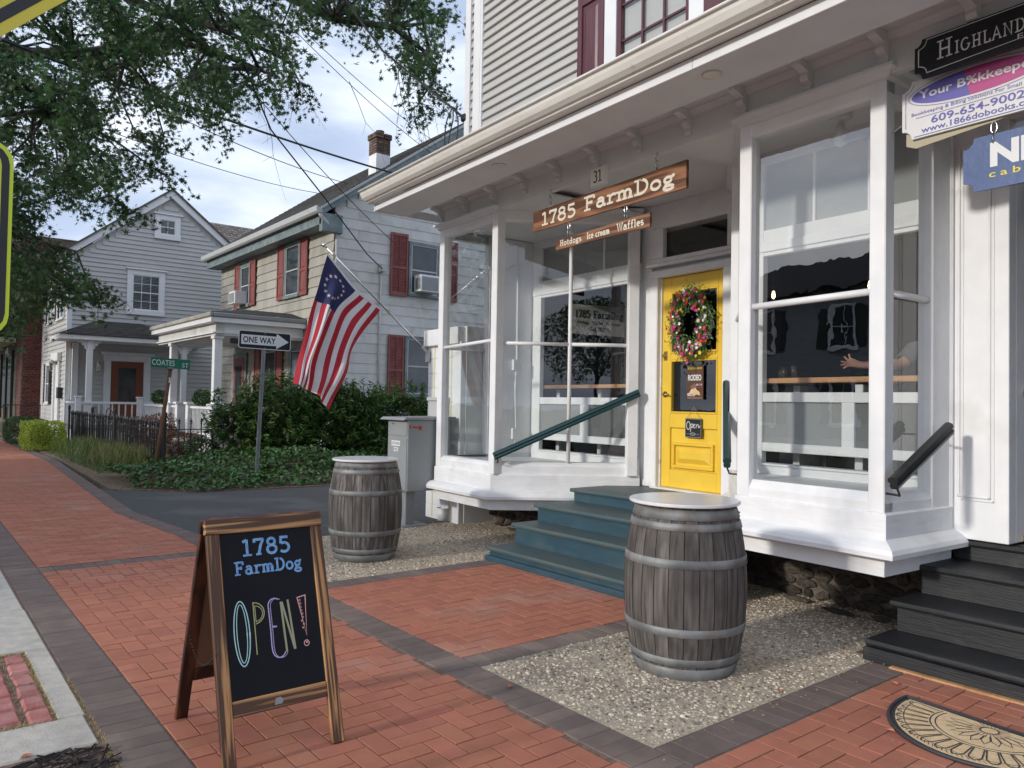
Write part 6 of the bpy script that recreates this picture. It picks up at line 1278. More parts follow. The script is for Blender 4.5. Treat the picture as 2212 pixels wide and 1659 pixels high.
def shutter(par, o, u, n, w_, h_, m='shutter', louvre=True, mid=.45):
    r = bpy.data.objects.new('shutter', None); COL.objects.link(r); r.parent = par; r.location = -OFF[par.name]; OFF[r.name] = Vector((0, 0, 0))
    o, u, n = Vector(o), Vector(u), Vector(n); f = lambda x, y, z: tuple(o+u*x+n*y+Vector((0, 0, z)))
    def bx(nm, a, b, c=.003): bb = MB().box(a, b, c); bb.xf(f); fix_normals(bb.build(nm, m, r))
    e = .05
    bx('shutter_stile', (0, .02, 0), (e, .055, h_)); bx('shutter_stile', (w_-e, .02, 0), (w_, .055, h_))
    for a, b in ((0, .09), (h_*mid-.03, h_*mid+.03), (h_-.07, h_)): bx('shutter_rail', (e, .02, a), (w_-e, .052, b))
    if louvre:
        for a, b in ((.09, h_*mid-.03), (h_*mid+.03, h_-.07)):
            k = int((b-a)/.036)
            mb = MB()
            for i in range(k): z0 = a+(b-a)*i/k; mb.add([f(e, .046, z0), f(w_-e, .046, z0), f(w_-e, .024, z0+.034), f(e, .024, z0+.034), f(e, .03, z0-.004), f(w_-e, .03, z0-.004)], [(0, 1, 2, 3), (4, 5, 1, 0)])
            mb.build('louvres', m, r, kind='stuff'); bx('tilt_rod', (w_/2-.007, .046, a), (w_/2+.007, .058, b), 0)
    else:
        for a, b in ((.09, h_*mid-.03), (h_*mid+.03, h_-.07)): bx('shutter_panel', (e, .02, a), (w_-e, .034, b), 0); bx('raised_field', (e+.04, .034, a+.04), (w_-e-.04, .046, b-.04), .008)
    return r
G_U, G_N = (1, 0, 0), (0, -1, 0); F_U, F_N = (0, -1, 0), (-1, 0, 0)
window(ha, (9.96, AY-.012, 4.12), G_U, G_N, .78, 1.24, 'tealtrim', 'lgray', .07, (1, 1), meet=.48)
shutter(ha, (9.37, AY-.012, 4.02), G_U, G_N, .49, 1.56); shutter(ha, (10.87, AY-.012, 4.02), G_U, G_N, .49, 1.56)
window(ha, (9.90, AY-.012, 1.60), G_U, G_N, .82, 1.38, 'tealtrim', 'lgray', .07, (1, 1)); shutter(ha, (9.35, AY-.012, 1.45), G_U, G_N, .45, 1.60); shutter(ha, (10.85, AY-.012, 1.45), G_U, G_N, .45, 1.60)
window(ha, (AX-.002, 22.78, 4.15), F_U, F_N, .66, 1.12, 'tealtrim', 'lgray', .08); shutter(ha, (AX-.002, 23.30, 4.08), F_U, F_N, .42, 1.30, louvre=False); shutter(ha, (AX-.002, 22.02, 4.08), F_U, F_N, .42, 1.30, louvre=False)
window(ha, (AX-.002, 19.42, 4.10), F_U, F_N, .82, 1.28, 'tealtrim', 'lgray', .08); shutter(ha, (AX-.002, 19.97, 4.03), F_U, F_N, .45, 1.42, louvre=False); shutter(ha, (AX-.002, 18.50, 4.03), F_U, F_N, .45, 1.42, louvre=False)
window(ha, (AX-.002, 20.9, 1.15), F_U, F_N, .9, 1.55, 'tealtrim', 'lgray', .08); shutter(ha, (AX-.002, 19.95, 1.1), F_U, F_N, .45, 1.75, louvre=False); shutter(ha, (AX-.002, 21.5, 1.1), F_U, F_N, .45, 1.75, louvre=False)
window(ha, (AX-.002, 19.0, 1.15), F_U, F_N, .8, 1.5, 'tealtrim', 'lgray', .08); shutter(ha, (AX-.002, 18.05, 1.1), F_U, F_N, .45, 1.7, louvre=False)
dr = bpy.data.objects.new('porch_door', None); COL.objects.link(dr); dr.parent = ha; dr.location = -OFF[ha.name]; OFF[dr.name] = Vector((0, 0, 0))
B('door_frame', 'tealtrim', dr, (AX-.05, 22.15, .5), (AX-.003, 23.25, 2.75)); B('door_leaf', 'shutter', dr, (AX-.065, 22.28, .55), (AX-.051, 23.12, 2.6)); B('door_pane', 'darkglass', dr, (AX-.075, 22.45, 1.2), (AX-.066, 22.95, 2.4), 0)
# window air conditioners
def ac(label, o, u, n, w_, h_, d_):
    r = thing('air_conditioner', label, 'air conditioner', o, group='window air conditioners'); o, u, n = Vector(o), Vector(u), Vector(n); f = lambda x, y, z: tuple(o+u*x+n*y+Vector((0, 0, z)))
    bb = MB().box((0, -.02, 0), (w_, d_, h_), .01); bb.xf(f); fix_normals(bb.build('case', 'whitet', r)); bb = MB().box((.035, d_, .03), (w_-.04, d_+.004, h_-.05), 0); bb.xf(f); fix_normals(bb.build('coil_grille', 'grayp', r))
    for s_ in range(7): bb = MB().box((-.002, .06+s_*.035, .05), (0, .08+s_*.035, h_-.08), 0); bb.xf(f); fix_normals(bb.build('side_louvre', 'black', r))
ac('white window air conditioner in the gable wall window of the shingled house', (10.06, AY-.05, 4.16), G_U, G_N, .56, .42, .30)
ac('white window air conditioner in the front upper window above the porch', (AX-.05, 22.76, 4.16), F_U, F_N, .52, .36, .34)
# porch
pa = bpy.data.objects.new('porch', None); COL.objects.link(pa); pa.parent = ha; pa.location = -OFF[ha.name]; OFF[pa.name] = Vector((0, 0, 0))
PX, PY0, PY1 = 5.78, 18.35, 23.2
B('porch_floor', 'grayp', pa, (PX-.08, PY0-.08, .40), (AX, PY1, .46), .006); B('porch_skirt', 'white', pa, (PX, PY0, 0), (AX, PY1, .399), .004)
B('porch_ceiling', 'graytrim', pa, (PX-.1, PY0-.1, 2.93), (AX, PY1+.1, 2.96), 0); B('porch_beam', 'shakeA', pa, (PX-.04, PY0-.06, 2.88), (PX+.16, PY1+.1, 3.17), .004); B('porch_beam', 'graytrim', pa, (PX+.161, PY0-.06, 2.88), (AX, PY0+.14, 3.17), .004)
B('porch_soffit', 'graytrim', pa, (PX-.16, PY0-.18, 3.171), (AX, PY1+.2, 3.19), 0)
B('porch_fascia', 'white', pa, (PX-.20, PY0-.22, 3.175), (PX-.16, PY1+.25, 3.29), .004); B('porch_fascia', 'white', pa, (PX-.159, PY0-.22, 3.175), (AX, PY0-.18, 3.29), .004)
B('porch_gutter', 'shakeF', pa, (PX-.25, PY0-.26, 3.291), (PX-.17, PY1+.28, 3.40), .02); B('porch_gutter', 'grayp', pa, (PX-.169, PY0-.26, 3.291), (AX, PY0-.18, 3.40), .02)
fix_normals(MB().add([(PX-.22, PY0-.24, 3.41), (AX, PY0-.24, 3.41), (AX, PY1+.26, 3.41), (PX-.22, PY1+.26, 3.41), (PX+.9, PY0+.7, 3.62), (AX, PY0+.7, 3.62), (AX, PY1-.6, 3.62), (PX+.9, PY1-.6, 3.62)], [(0, 1, 5, 4), (3, 0, 4, 7), (2, 3, 7, 6), (4, 5, 6, 7)]).build('porch_roof', 'roof', pa))
def column(y, x=PX+.06):
    B('column', 'white', pa, (x-.09, y-.09, .46), (x+.09, y+.09, 2.80), .006); B('capital', 'white', pa, (x-.12, y-.12, 2.80), (x+.12, y+.12, 2.88), .01); B('plinth', 'white', pa, (x-.14, y-.14, .46), (x+.14, y+.14, 1.22), .006); B('plinth_cap', 'white', pa, (x-.17, y-.17, 1.221), (x+.17, y+.17, 1.27), .008)
column(18.45); column(22.1)
for y in (21.3, 20.35): B('newel', 'white', pa, (PX-.06, y-.10, .2), (PX+.14, y+.10, 1.24), .006); B('newel_cap', 'white', pa, (PX-.10, y-.14, 1.241), (PX+.18, y+.14, 1.30), .008)
bal = MB().box((PX+.025, -.015, .56), (PX+.055, .015, 1.14), 0).build('baluster', 'white', pa); bal.location.y = 0; bal.location = (0, 24.0, 0) if False else bal.location
def balus(y0, y1):
    B('hand_rail', 'white', pa, (PX+.0, y0, 1.14), (PX+.08, y1, 1.20), .006); B('foot_rail', 'white', pa, (PX+.01, y0, .52), (PX+.07, y1, .56), .004)
    y = y0+.06
    while y < y1-.02: inst(bal, 'baluster', pa, (0, y, 0)); y += .105
bal.location = Vector((0, 18.7, 0))
balus(18.6, 20.25); balus(21.4, 21.96); balus(22.24, 24.9)
B('porch_light', 'black', pa, (PX+.35, PY0+.0, 2.72), (PX+.55, PY0+.12, 2.84), .01)
for k in range(2): B('porch_step', 'grayp', pa, (PX-.35-.3*k, 20.5, 0), (PX-.09-.3*k+.0, 21.2, .28-.14*k), .01)
for y, l in ((23.3, 'left'), (19.45, 'right')): bush('potted_boxwood', 'round boxwood on the white porch railing %s of the porch steps' % l, 'plant', (PX+.04, y, 1.40), (.25, .32, .22), 1100, .028, 'round', 'leafG', 3, 0, 1.21, 'boxwoods on the porch railing', .1, .9)

# ================================================================== HOUSE B (gray vinyl, gable to the side)
BX, BY = 4.23, 28.48
hb = thing('gray_sided_house', 'pale gray sided house with white trim, steep front gable and a small hipped porch', 'house', (BX, BY, 0))
BXE = 10.4; BR = 7.3; BEZ, BRZ = 5.95, 8.42
B('wall_core', 'sidingB', hb, (BX+.02, BY+.02, 0), (BXE, 34.5, BEZ), 0)
MB().add([(BX+.02, BY+.02, BEZ), (BXE, BY+.02, BEZ), (BR, BY+.02, BRZ-.02), (BX+.02, 34.5, BEZ), (BXE, 34.5, BEZ), (BR, 34.5, BRZ-.02)], [(0, 1, 2), (5, 4, 3)]).build('gable_core', 'sidingB', hb)
def clap(par, x0, x1, z, y, m='sidingB', e=.15):
    fix_normals(MB().prism([(y+.02, z), (y-.020, z), (y-.024, z+.005), (y+.006, z+e+.004), (y+.02, z+e+.004)], 0, x0, x1).build('clapboard', m, par))
z = .3
while z < BRZ-.35:
    zt = z+.15
    if zt < BEZ: clap(hb, BX+.13, 9.9, z, BY)
    else:
        q = (BRZ-.12-zt)/(BRZ-BEZ)*(BR-BX); 
        if q > .15: clap(hb, BR-q, BR+q, z, BY)
    z += .15
B('corner_board', 'whitet', hb, (BX-.02, BY-.03, .2), (BX+.13, BY+.05, BEZ-.1), .004)
# street front boards
z = .3
while z < BEZ-.15:
    fix_normals(MB().prism([(BX+.02, z), (BX-.02, z), (BX-.024, z+.005), (BX+.006, z+.154), (BX+.02, z+.154)], 1, 28.53, 33.3).build('clapboard', 'sidingB', hb)); z += .15
B('corner_board', 'whitet', hb, (BX-.03, 33.3, .2), (BX+.03, 33.42, BEZ), .004)
o_ = .28
for sgn in (1, -1):
    X0 = BR-sgn*(BR-BX+o_); z0 = BEZ-.18
    fix_normals(MB().prism([(X0, z0-.0), (X0, z0+.24), (BR, BRZ+.22), (BR, BRZ-.04)], 1, BY-.14, BY-.02).build('rake_board', 'whitet', hb))
    fix_normals(MB().prism([(X0-sgn*.05, z0+.18), (X0-sgn*.05, z0+.25), (BR, BRZ+.30), (BR, BRZ+.225)], 1, BY-.20, 34.7).build('roof_plane', 'roofb', hb))
B('rake_return', 'whitet', hb, (BX-.30, BY-.13, BEZ-.33), (BX+.16, BY-.021, BEZ-.05), .004)
r_ = MB(); N_ = 24
for i in range(N_):
    za, zb = 6.2+(9.0-6.2)*i/N_, 6.2+(9.0-6.2)*(i+1)/N_; ya, yb = 31.0+3.0*i/N_, 31.0+3.0*(i+1)/N_; x = 8.2-(.15 if i % 2 else 0)
    while x < 14: r_.cur = random.random()*.98+.01; r_.add([(x, ya, za+.025), (x+.295, ya, za+.025), (x+.295, yb, zb+.005), (x, yb, zb+.005), (x, ya, za-.02), (x+.295, ya, za-.02)], [(0, 1, 2, 3), (4, 5, 1, 0)]); x += .3
r_.build('rear_roof_shingles', 'roofb', hb, kind='stuff'); B('rear_wing', 'sidingB', hb, (8.2, 31.3, 0), (14, 35, 6.3), 0)
window(hb, (6.13, BY-.014, 4.38), G_U, G_N, .86, 1.20, 'whitet', 'whitet', .17, (3, 4), 'darkglass', .5, True, head=1)
window(hb, (6.95, BY-.014, 7.08), G_U, G_N, .50, .52, 'whitet', 'whitet', .17, (2, 2), 'darkglass', .5, False, head=1)
window(hb, (BX-.014, 32.35, 1.15), F_U, F_N, .75, 1.35, 'whitet', 'whitet', .07, (2, 2)); shutter(hb, (BX-.014, 32.75, 1.1), F_U, F_N, .33, 1.45, 'black'); shutter(hb, (BX-.014, 31.55, 1.1), F_U, F_N, .33, 1.45, 'black')
for y in (32.3, 30.3, 29.6): window(hb, (BX-.014, y, 4.0), F_U, F_N, .6, 1.3, 'whitet', 'whitet', .06, (2, 2)); shutter(hb, (BX-.014, y+.36, 3.95), F_U, F_N, .28, 1.4, 'black')
fd = bpy.data.objects.new('front_doorway', None); COL.objects.link(fd); fd.parent = hb; fd.location = -OFF[hb.name]; OFF[fd.name] = Vector((0, 0, 0))
B('door_leaf', 'whitet', fd, (BX-.03, 29.5, .55), (BX-.018, 30.35, 2.45)); B('door_trim', 'whitet', fd, (BX-.09, 30.36, .5), (BX-.018, 30.52, 2.55)); B('door_trim', 'whitet', fd, (BX-.09, 29.33, .5), (BX-.018, 29.49, 2.55)); B('door_pediment', 'whitet', fd, (BX-.16, 29.25, 2.56), (BX-.018, 30.6, 2.85), .02)
bm_ = thing('wall_mailbox', 'black mailbox on the front corner of the gray sided house', 'mailbox', (BX-.1, 29.0, 1.35)); B('box', 'black', bm_, (BX-.16, 28.85, 1.32), (BX-.02, 29.15, 1.68), .01)
# side porch
pb = bpy.data.objects.new('side_porch', None); COL.objects.link(pb); pb.parent = hb; pb.location = -OFF[hb.name]; OFF[pb.name] = Vector((0, 0, 0))
QY = 26.75
B('porch_floor', 'grayp', pb, (BX+.05, QY, .36), (8.6, BY, .44), .005); B('porch_skirt', 'white', pb, (BX+.1, QY+.05, 0), (8.6, BY, .359), 0)
B('porch_fascia', 'whitet', pb, (3.80, QY-.12, 3.14), (8.3, QY-.08, 3.28), .004); B('porch_fascia', 'whitet', pb, (3.76, QY-.12, 3.14), (3.80, BY-.0, 3.28), .004); B('porch_ceiling', 'graytrim', pb, (3.8, QY-.08, 3.16), (8.3, BY, 3.18), 0)
r_ = MB(); N_ = 12; bx0, bx1, rx0, rx1 = 3.72, 8.4, 5.1, 6.35
for i in range(N_):
    t0, t1 = i/N_, (i+1)/N_; L0, L1 = bx0+(rx0-bx0)*t0, bx0+(rx0-bx0)*t1; R0, R1 = bx1+(rx1-bx1)*t0, bx1+(rx1-bx1)*t1; ya, yb = QY-.16+(BY-QY+.16)*t0, QY-.16+(BY-QY+.16)*t1; za, zb = 3.29+.62*t0, 3.29+.62*t1; x = L0-(.12 if i % 2 else 0)
    while x < R0:
        x1 = min(x+.235, R0); xs = max(x, L0); r_.cur = random.random()*.98+.01
        if x1 > xs: r_.add([(xs, ya, za+.022), (x1, ya, za+.022), (min(x1, R1), yb, zb+.004), (max(xs, L1), yb, zb+.004), (xs, ya, za-.01), (x1, ya, za-.01)], [(0, 1, 2, 3), (4, 5, 1, 0)])
        x += .24
    r_.cur = .5; r_.add([(L0, ya, za+.02), (L0, BY, za+.02), (L1, BY, zb), (L1, yb, zb)], [(3, 2, 1, 0)])
r_.build('porch_shingles', 'roof', pb, kind='stuff')
def post2(x, y):
    B('porch_post', 'whitet', pb, (x-.08, y-.08, .44), (x+.08, y+.08, 3.14), .006)
    for sg in (-1, 1):
        fix_normals(MB().prism([(x+sg*.081, 3.13), (x+sg*.34, 3.13), (x+sg*.33, 3.06), (x+sg*.24, 3.07), (x+sg*.22, 2.98), (x+sg*.15, 2.97), (x+sg*.14, 2.88), (x+sg*.081, 2.86)], 1, y-.02, y+.02).build('scroll_bracket', 'whitet', pb))
post2(4.62, QY+.10); post2(7.42, QY+.10); B('corner_post', 'whitet', pb, (BX+.15, BY-.14, .44), (BX+.33, BY-.03, 3.14), .006)
for x in (4.33, 6.08, 8.2): B('newel', 'whitet', pb, (x-.075, QY-.06, .2), (x+.075, QY+.09, 1.36), .005); B('newel_cap', 'whitet', pb, (x-.10, QY-.085, 1.361), (x+.10, QY+.115, 1.41), .008)
b2 = MB().box((-.018, QY+.0, .56), (.018, QY+.036, 1.17), 0).build('baluster', 'whitet', pb); b2.location = Vector((4.5, 0, 0))
for a, b in ((4.41, 6.0), (6.16, 8.12)):
    B('hand_rail', 'whitet', pb, (a, QY-.02, 1.17), (b, QY+.06, 1.24), .005); B('foot_rail', 'whitet', pb, (a, QY-.01, .52), (b, QY+.05, .56), .004); x = a+.12
    while x < b-.05: inst(b2, 'baluster', pb, (x, 0, 0)); x += .19
B('hand_rail', 'whitet', pb, (BX-.0, QY+.1, 1.17), (BX+.06, BY-.1, 1.24), .005); B('newel', 'whitet', pb, (BX-.04, BY-.2, .2), (BX+.1, BY-.06, 1.3), .005)
b3 = MB().box((BX+.01, -.018, .5), (BX+.046, .018, 1.17), 0).build('baluster', 'whitet', pb); b3.location = Vector((0, 27.0, 0))
for i in range(8): inst(b3, 'baluster', pb, (0, 27.17+.17*i, 0))
sdr = bpy.data.objects.new('side_door', None); COL.objects.link(sdr); sdr.parent = hb; sdr.location = -OFF[hb.name]; OFF[sdr.name] = Vector((0, 0, 0)); y = BY-.016
for a, b in (((5.33, .45), (5.54, 2.60)), ((6.56, .45), (6.77, 2.60)), ((5.30, 2.601), (6.80, 2.80))): B('door_casing', 'whitet', sdr, (a[0], y-.05, a[1]), (b[0], y, b[1]), .005)
B('casing_cap', 'whitet', sdr, (5.22, y-.12, 2.801), (6.88, y, 2.90), .02)
B('door_leaf', 'door', sdr, (5.56, y-.03, .46), (6.54, y, 2.58), .004); B('door_pane', 'darkglass', sdr, (5.78, y-.036, 1.22), (6.32, y-.031, 2.38), 0); B('door_panel', 'door', sdr, (5.78, y-.04, .62), (6.32, y-.031, 1.05), .006)
def lantern(label, x, y, z, n=(0, -1)):
    r = thing('wall_lantern', label, 'lantern', (x, y, z), group='wall lanterns'); dx, dy = n; cx_, cy_ = x+dx*.20, y+dy*.20
    MB().tube([(x, y, z+.02), (x+dx*.12, y+dy*.12, z+.12), (cx_, cy_, z+.20), (cx_, cy_, z+.16)], .012, 6).build('arm', 'lamp', r)
    MB().lathe([(.0, z+.17), (.02, z+.165), (.05, z+.12), (.085, z+.08), (.082, z+.065)], cx_, cy_, 8).build('cap', 'lamp', r)
    MB().lathe([(.07, z+.064), (.078, z-.02), (.06, z-.13), (.052, z-.15)], cx_, cy_, 8).build('lamp_glass', 'glass', r); MB().lathe([(.055, z-.15), (.05, z-.17), (.015, z-.19), (0, z-.22)], cx_, cy_, 8).build('base', 'lamp', r)
    for k in range(4): a = math.pi/4+k*math.pi/2; MB().tube([(cx_+.075*math.cos(a), cy_+.075*math.sin(a), z+.065), (cx_+.054*math.cos(a), cy_+.054*math.sin(a), z-.15)], .005, 4).build('glazing_rib', 'lamp', r)
    MB().box((x-.05 if not dx else x-.01, y-.01 if not dx else y-.05, z-.08), (x+.05 if not dx else x+.01, y+.01 if not dx else y+.05, z+.1), .01).build('back_plate', 'lamp', r)
lantern('carriage lantern on the porch wall left of the stained wood door', 5.14, BY-.02, 2.40)
lantern('carriage lantern on the front corner of the gray sided house above the mailbox', BX-.02, 29.9, 2.42, (-1, 0))
# ================================================================== BRICK BUILDING at far left
kb = thing('brick_shop_building', 'brick shop building with pale blue shingled gable and dark posted walkway', 'building', (3.9, 36, 0))
B('brick_core', 'mortar', kb, (3.62, 34.2, 0), (8, 44, 7.5), 0)
bme = boxmesh('brick', 'redbrick', .205, .07, .04, .004); mj = MB(); rr = 0; z = .5; cnt = 0
brk = []
while z < 7.2:
    x = 3.64+(.11 if rr % 2 else 0)
    while x < 4.4: brk.append((x+.1, z)); x += .218
    z += .083; rr += 1
for (x, z) in brk: inst(bme, 'brick', kb, (x, 34.165, z), (math.pi/2, 0, 0)); cnt += 1
for i in range(82):
    for j in range(6): mj.cur = random.random()*.98+.01; y0 = 34.2+.218*j+(.11 if i % 2 else 0); z0 = .47+.083*i; mj.add([(3.61, y0, z0), (3.61, y0+.205, z0), (3.61, y0+.205, z0+.07), (3.61, y0, z0+.07)], [(3, 2, 1, 0)])
mj.build('street_face_bricks', 'redbrick_j', kb, kind='stuff')
B('gable_wall', 'bluesid', kb, (3.2, 36.6, 4.2), (3.58, 44, 8.5), 0); B('corner_trim', 'beige', kb, (3.1, 36.35, 4.0), (3.6, 36.55, 8.6), .01)
for k in range(22): B('blue_shingle_row', 'bluesid', kb, (3.18, 36.6, 4.25+k*.19), (3.20, 44, 4.42+k*.19), 0)
fix_normals(MB().prism([(2.0, 3.75), (3.2, 4.9), (3.2, 4.8), (2.0, 3.65)], 1, 35.6, 46).build('walkway_roof', 'roof', kb)); B('walkway_beam', 'beige', kb, (1.95, 35.6, 3.45), (2.1, 46, 3.64), .005); B('walkway_end_beam', 'beige', kb, (2.1, 35.6, 3.45), (3.55, 35.72, 3.64), .005)
for y in (35.8, 39.0, 42.0): B('walkway_post', 'dgreen', kb, (2.0, y, 0), (2.16, y+.16, 3.45), .01)
B('walkway_ceiling', 'beige', kb, (2.1, 35.7, 3.5), (3.6, 46, 3.52), 0); B('walkway_deck', 'beige', kb, (1.95, 35.6, 0), (3.6, 46, .35), 0)
for y in (36.8, 38.8, 41.0): B('shop_window', 'darkglass', kb, (3.56, y, .9), (3.60, y+1.4, 3.0), 0); B('window_post', 'dgreen', kb, (3.52, y-.15, .4), (3.61, y-.02, 3.2), .005)
sgn_ = thing('shop_sign', 'cream hanging sign board on the blue gable of the brick shop building', 'sign', (3.1, 38, 5.2)); B('board', 'beige', sgn_, (3.06, 37.6, 5.1), (3.14, 39.4, 5.8), .03); B('rim', 'black', sgn_, (3.09, 37.55, 5.05), (3.13, 39.45, 5.85), .03)
lantern('walkway lantern under the eave of the brick shop building, left one', 2.75, 35.9, 3.0, (0, -1)); lantern('walkway lantern beside the brick pier, right one', 3.3, 35.9, 3.05, (0, -1))
rl = thing('iron_railing', 'black iron stair railing before the brick pier of the shop building', 'railing', (3.0, 33, 0))
for a, b in (((2.95, 32.6, 1.05), (4.1, 32.6, 1.05)), ((2.95, 32.6, 1.05), (2.6, 31.6, .6)), ((2.95, 32.6, .15), (4.1, 32.6, .15))): MB().tube([a, b], .018, 6).build('rail', 'black', rl)
for i in range(10): MB().tube([(2.95+.125*i, 32.6, 0), (2.95+.125*i, 32.6, 1.05)], .011, 5).build('picket', 'black', rl)
# a plain far building and trees closing the view up the street
fb = thing('distant_building', 'distant pale building at the end of the brick sidewalk', 'building', (2, 60, 0)); B('wall', 'siding', fb, (-2, 58, 0), (9, 66, 6), 0); fix_normals(MB().prism([(-2.4, 6), (9.4, 6), (3.5, 9)], 1, 57.7, 66).build('roof', 'roof', fb))

# ================================================================== FENCE, POSTS, SIGNS
fc = thing('iron_fence', 'old black wrought iron fence with finials round the garden bed', 'fence', (3.95, 15.4, 0))
pk = MB().box((-.009, -.009, .05), (.009, .009, .93), 0)
for zz, rr_ in ((.93, .012), (.945, .020), (.965, .008), (.985, .016), (1.01, .003)): pass
pk.lathe([(.008, .92), (.024, .935), (.008, .95), (.028, .975), (.014, .995), (.0, 1.05)], n=6)
pk.build('picket', 'iron', fc); pk0 = bpy.data.objects['picket'] if 'picket' in bpy.data.objects else None
pme = [c_ for c_ in fc.children if c_.name.startswith('picket')][0]; pme.location = Vector((3.95, 15.52, -.03)); 
pme.location = pme.location-Vector((3.95, 15.4, 0)) if False else pme.location
me_p = pme.data
for v_ in me_p.vertices: v_.co += Vector((3.95, 15.4, 0))
pme.location = Vector((0, .12, -.03))
def fpick(x, y, dz=0, sc=1): o = bpy.data.objects.new('picket', me_p); COL.objects.link(o); o.parent = fc; o.location = (x-3.95, y-15.4, dz); o.rotation_euler = (random.gauss(0, .012), random.gauss(0, .012), 0); return o
y = 15.62
while y < 25.6: fpick(3.95+.03*math.sin(y*1.3), y, -.05+random.uniform(-.02, .01)); y += .098
x = 4.2
while x < 7.6: fpick(x, 15.4, -.02); x += .21
for z in (.10, .80): MB().tube([(3.95+.03*math.sin(q*1.3), q, z+.02*math.sin(q)) for q in [15.4+i*.5 for i in range(21)]], .012, 5).build('rail', 'iron', fc); MB().tube([(3.95, 15.4, z), (7.6, 15.4, z+.0)], .010, 5).build('rail', 'iron', fc)
for (x, y) in ((3.95, 15.4), (3.93, 19.6), (3.93, 22.2), (3.93, 25.6)):
    q = MB().tube([(x, y, 0), (x, y, 1.02)], .028, 8); q.lathe([(.03, 1.02), (.045, 1.04), (.03, 1.06), (.04, 1.09), (.0, 1.16)], x, y, 8); q.build('fence_post', 'iron', fc)
for y in (20.2, 22.0): MB().tube([(3.93, y+.35*math.cos(a), 1.0+.12*math.sin(a)) for a in [math.pi*i/8 for i in range(9)]], .012, 5).build('scroll', 'iron', fc)
# Coates St
cs_ = thing('street_name_sign', 'green COATES ST sign on a leaning rusty post at the fence corner', 'sign', (3.80, 15.25, 0))
MB().tube([(3.76, 15.25, 0), (3.865, 15.28, .9), (3.99, 15.3, 1.93)], .036, 10).build('post', 'rust', cs_, smooth=True); MB().lathe([(.03, 1.90), (.035, 1.93), (.08, 1.945), (.08, 1.955), (.02, 1.97)], 3.99, 15.3, 12).build('clamp', 'grayp', cs_)
gr_ = Plate((3.645, 15.3, 1.965), Vector((1, 0, -.035)).normalized(), Vector((.0, 0, 1)), (0, -1, 0))
mbq = MB().add([gr_.P(0, 0, 0), gr_.P(.70, 0, 0), gr_.P(.70, .185, 0), gr_.P(0, .185, 0), gr_.P(0, 0, -.006), gr_.P(.70, 0, -.006), gr_.P(.70, .185, -.006), gr_.P(0, .185, -.006)], [(0,1,2,3),(7,6,5,4),(0,4,5,1),(1,5,6,2),(2,6,7,3),(3,7,4,0)]); fix_normals(mbq.build('blade', 'green', cs_))
gr_.text('signwhite', 'COATES', .02, .045, .40, .105, .006, 1, .001); gr_.text('signwhite', 'ST', .555, .035, .115, .08, .006, 1, .001); gr_.build(cs_)
B('sticker', 'signwhite', cs_, (3.955, 15.245, 1.68), (3.985, 15.255, 1.78), 0)
# One way
ow = thing('one_way_sign', 'black and white ONE WAY arrow sign on a perforated steel post', 'sign', (4.89, 12.96, 0))
MB().tube([(4.85, 12.985, 0), (4.90, 12.985, 2.58)], .0, 4) if False else None
ppx = lambda z: 4.815+.085*z/2.58
fix_normals(MB().add([(4.815-.032, 12.965, 0), (4.815+.032, 12.965, 0), (4.815+.032, 12.98, 0), (4.815+.012, 12.98, 0), (4.815+.012, 13.0, 0), (4.815-.012, 13.0, 0), (4.815-.012, 12.98, 0), (4.815-.032, 12.98, 0)]+[(4.90-.032, 12.965, 2.55), (4.90+.032, 12.965, 2.55), (4.90+.032, 12.98, 2.55), (4.90+.012, 12.98, 2.55), (4.90+.012, 13.0, 2.55), (4.90-.012, 13.0, 2.55), (4.90-.012, 12.98, 2.55), (4.90-.032, 12.98, 2.55)], [tuple(reversed(range(8))), tuple(range(8, 16))]+[(i, (i+1) % 8, 8+(i+1) % 8, 8+i) for i in range(8)]).build('channel_post', 'galv', ow))
hm = MB()
for i in range(90): z = .3+i*.0254; x = ppx(z); hm.add([(x-.005, 12.9648, z-.006), (x+.005, 12.9648, z-.006), (x+.005, 12.9648, z+.006), (x-.005, 12.9648, z+.006)], [(0, 1, 2, 3)])
hm.build('post_holes', 'black', ow, kind='stuff')
pl = Plate((4.445, 12.955, 2.262), Vector((1, 0, -.012)).normalized(), Vector((.012, 0, 1)).normalized(), (0, -1, 0))
def rrect(x0, y0, x1, y1, r, k=4): return arc(x1-r, y1-r, r, r, 0, 90, k)+arc(x0+r, y1-r, r, r, 90, 180, k)+arc(x0+r, y0+r, r, r, 180, 270, k)+arc(x1-r, y0+r, r, r, 270, 360, k)
rp = rrect(0, 0, .914, .305, .04); n_ = len(rp); fix_normals(MB().add([pl.P(x, y, 0) for x, y in rp]+[pl.P(x, y, -.004) for x, y in rp], [tuple(range(n_)), tuple(reversed(range(n_, 2*n_)))]+[(i, n_+i, n_+(i+1) % n_, (i+1) % n_) for i in range(n_)]).build('panel', 'signwhite', ow))
pl.poly('signblack', rrect(.012, .012, .902, .293, .03), .001); pl.poly('signwhite', [(.045, .07), (.655, .07), (.655, .02), (.875, .152), (.655, .285), (.655, .235), (.045, .235)], .0016); pl.text('signblack', 'ONE WAY', .075, .100, .565, .105, .022, 1.05, .0022)
for y_ in (.022, .275): pl.poly('chrome', ell(.455, y_, .009, .009, n=8), .0024)
pl.build(ow)
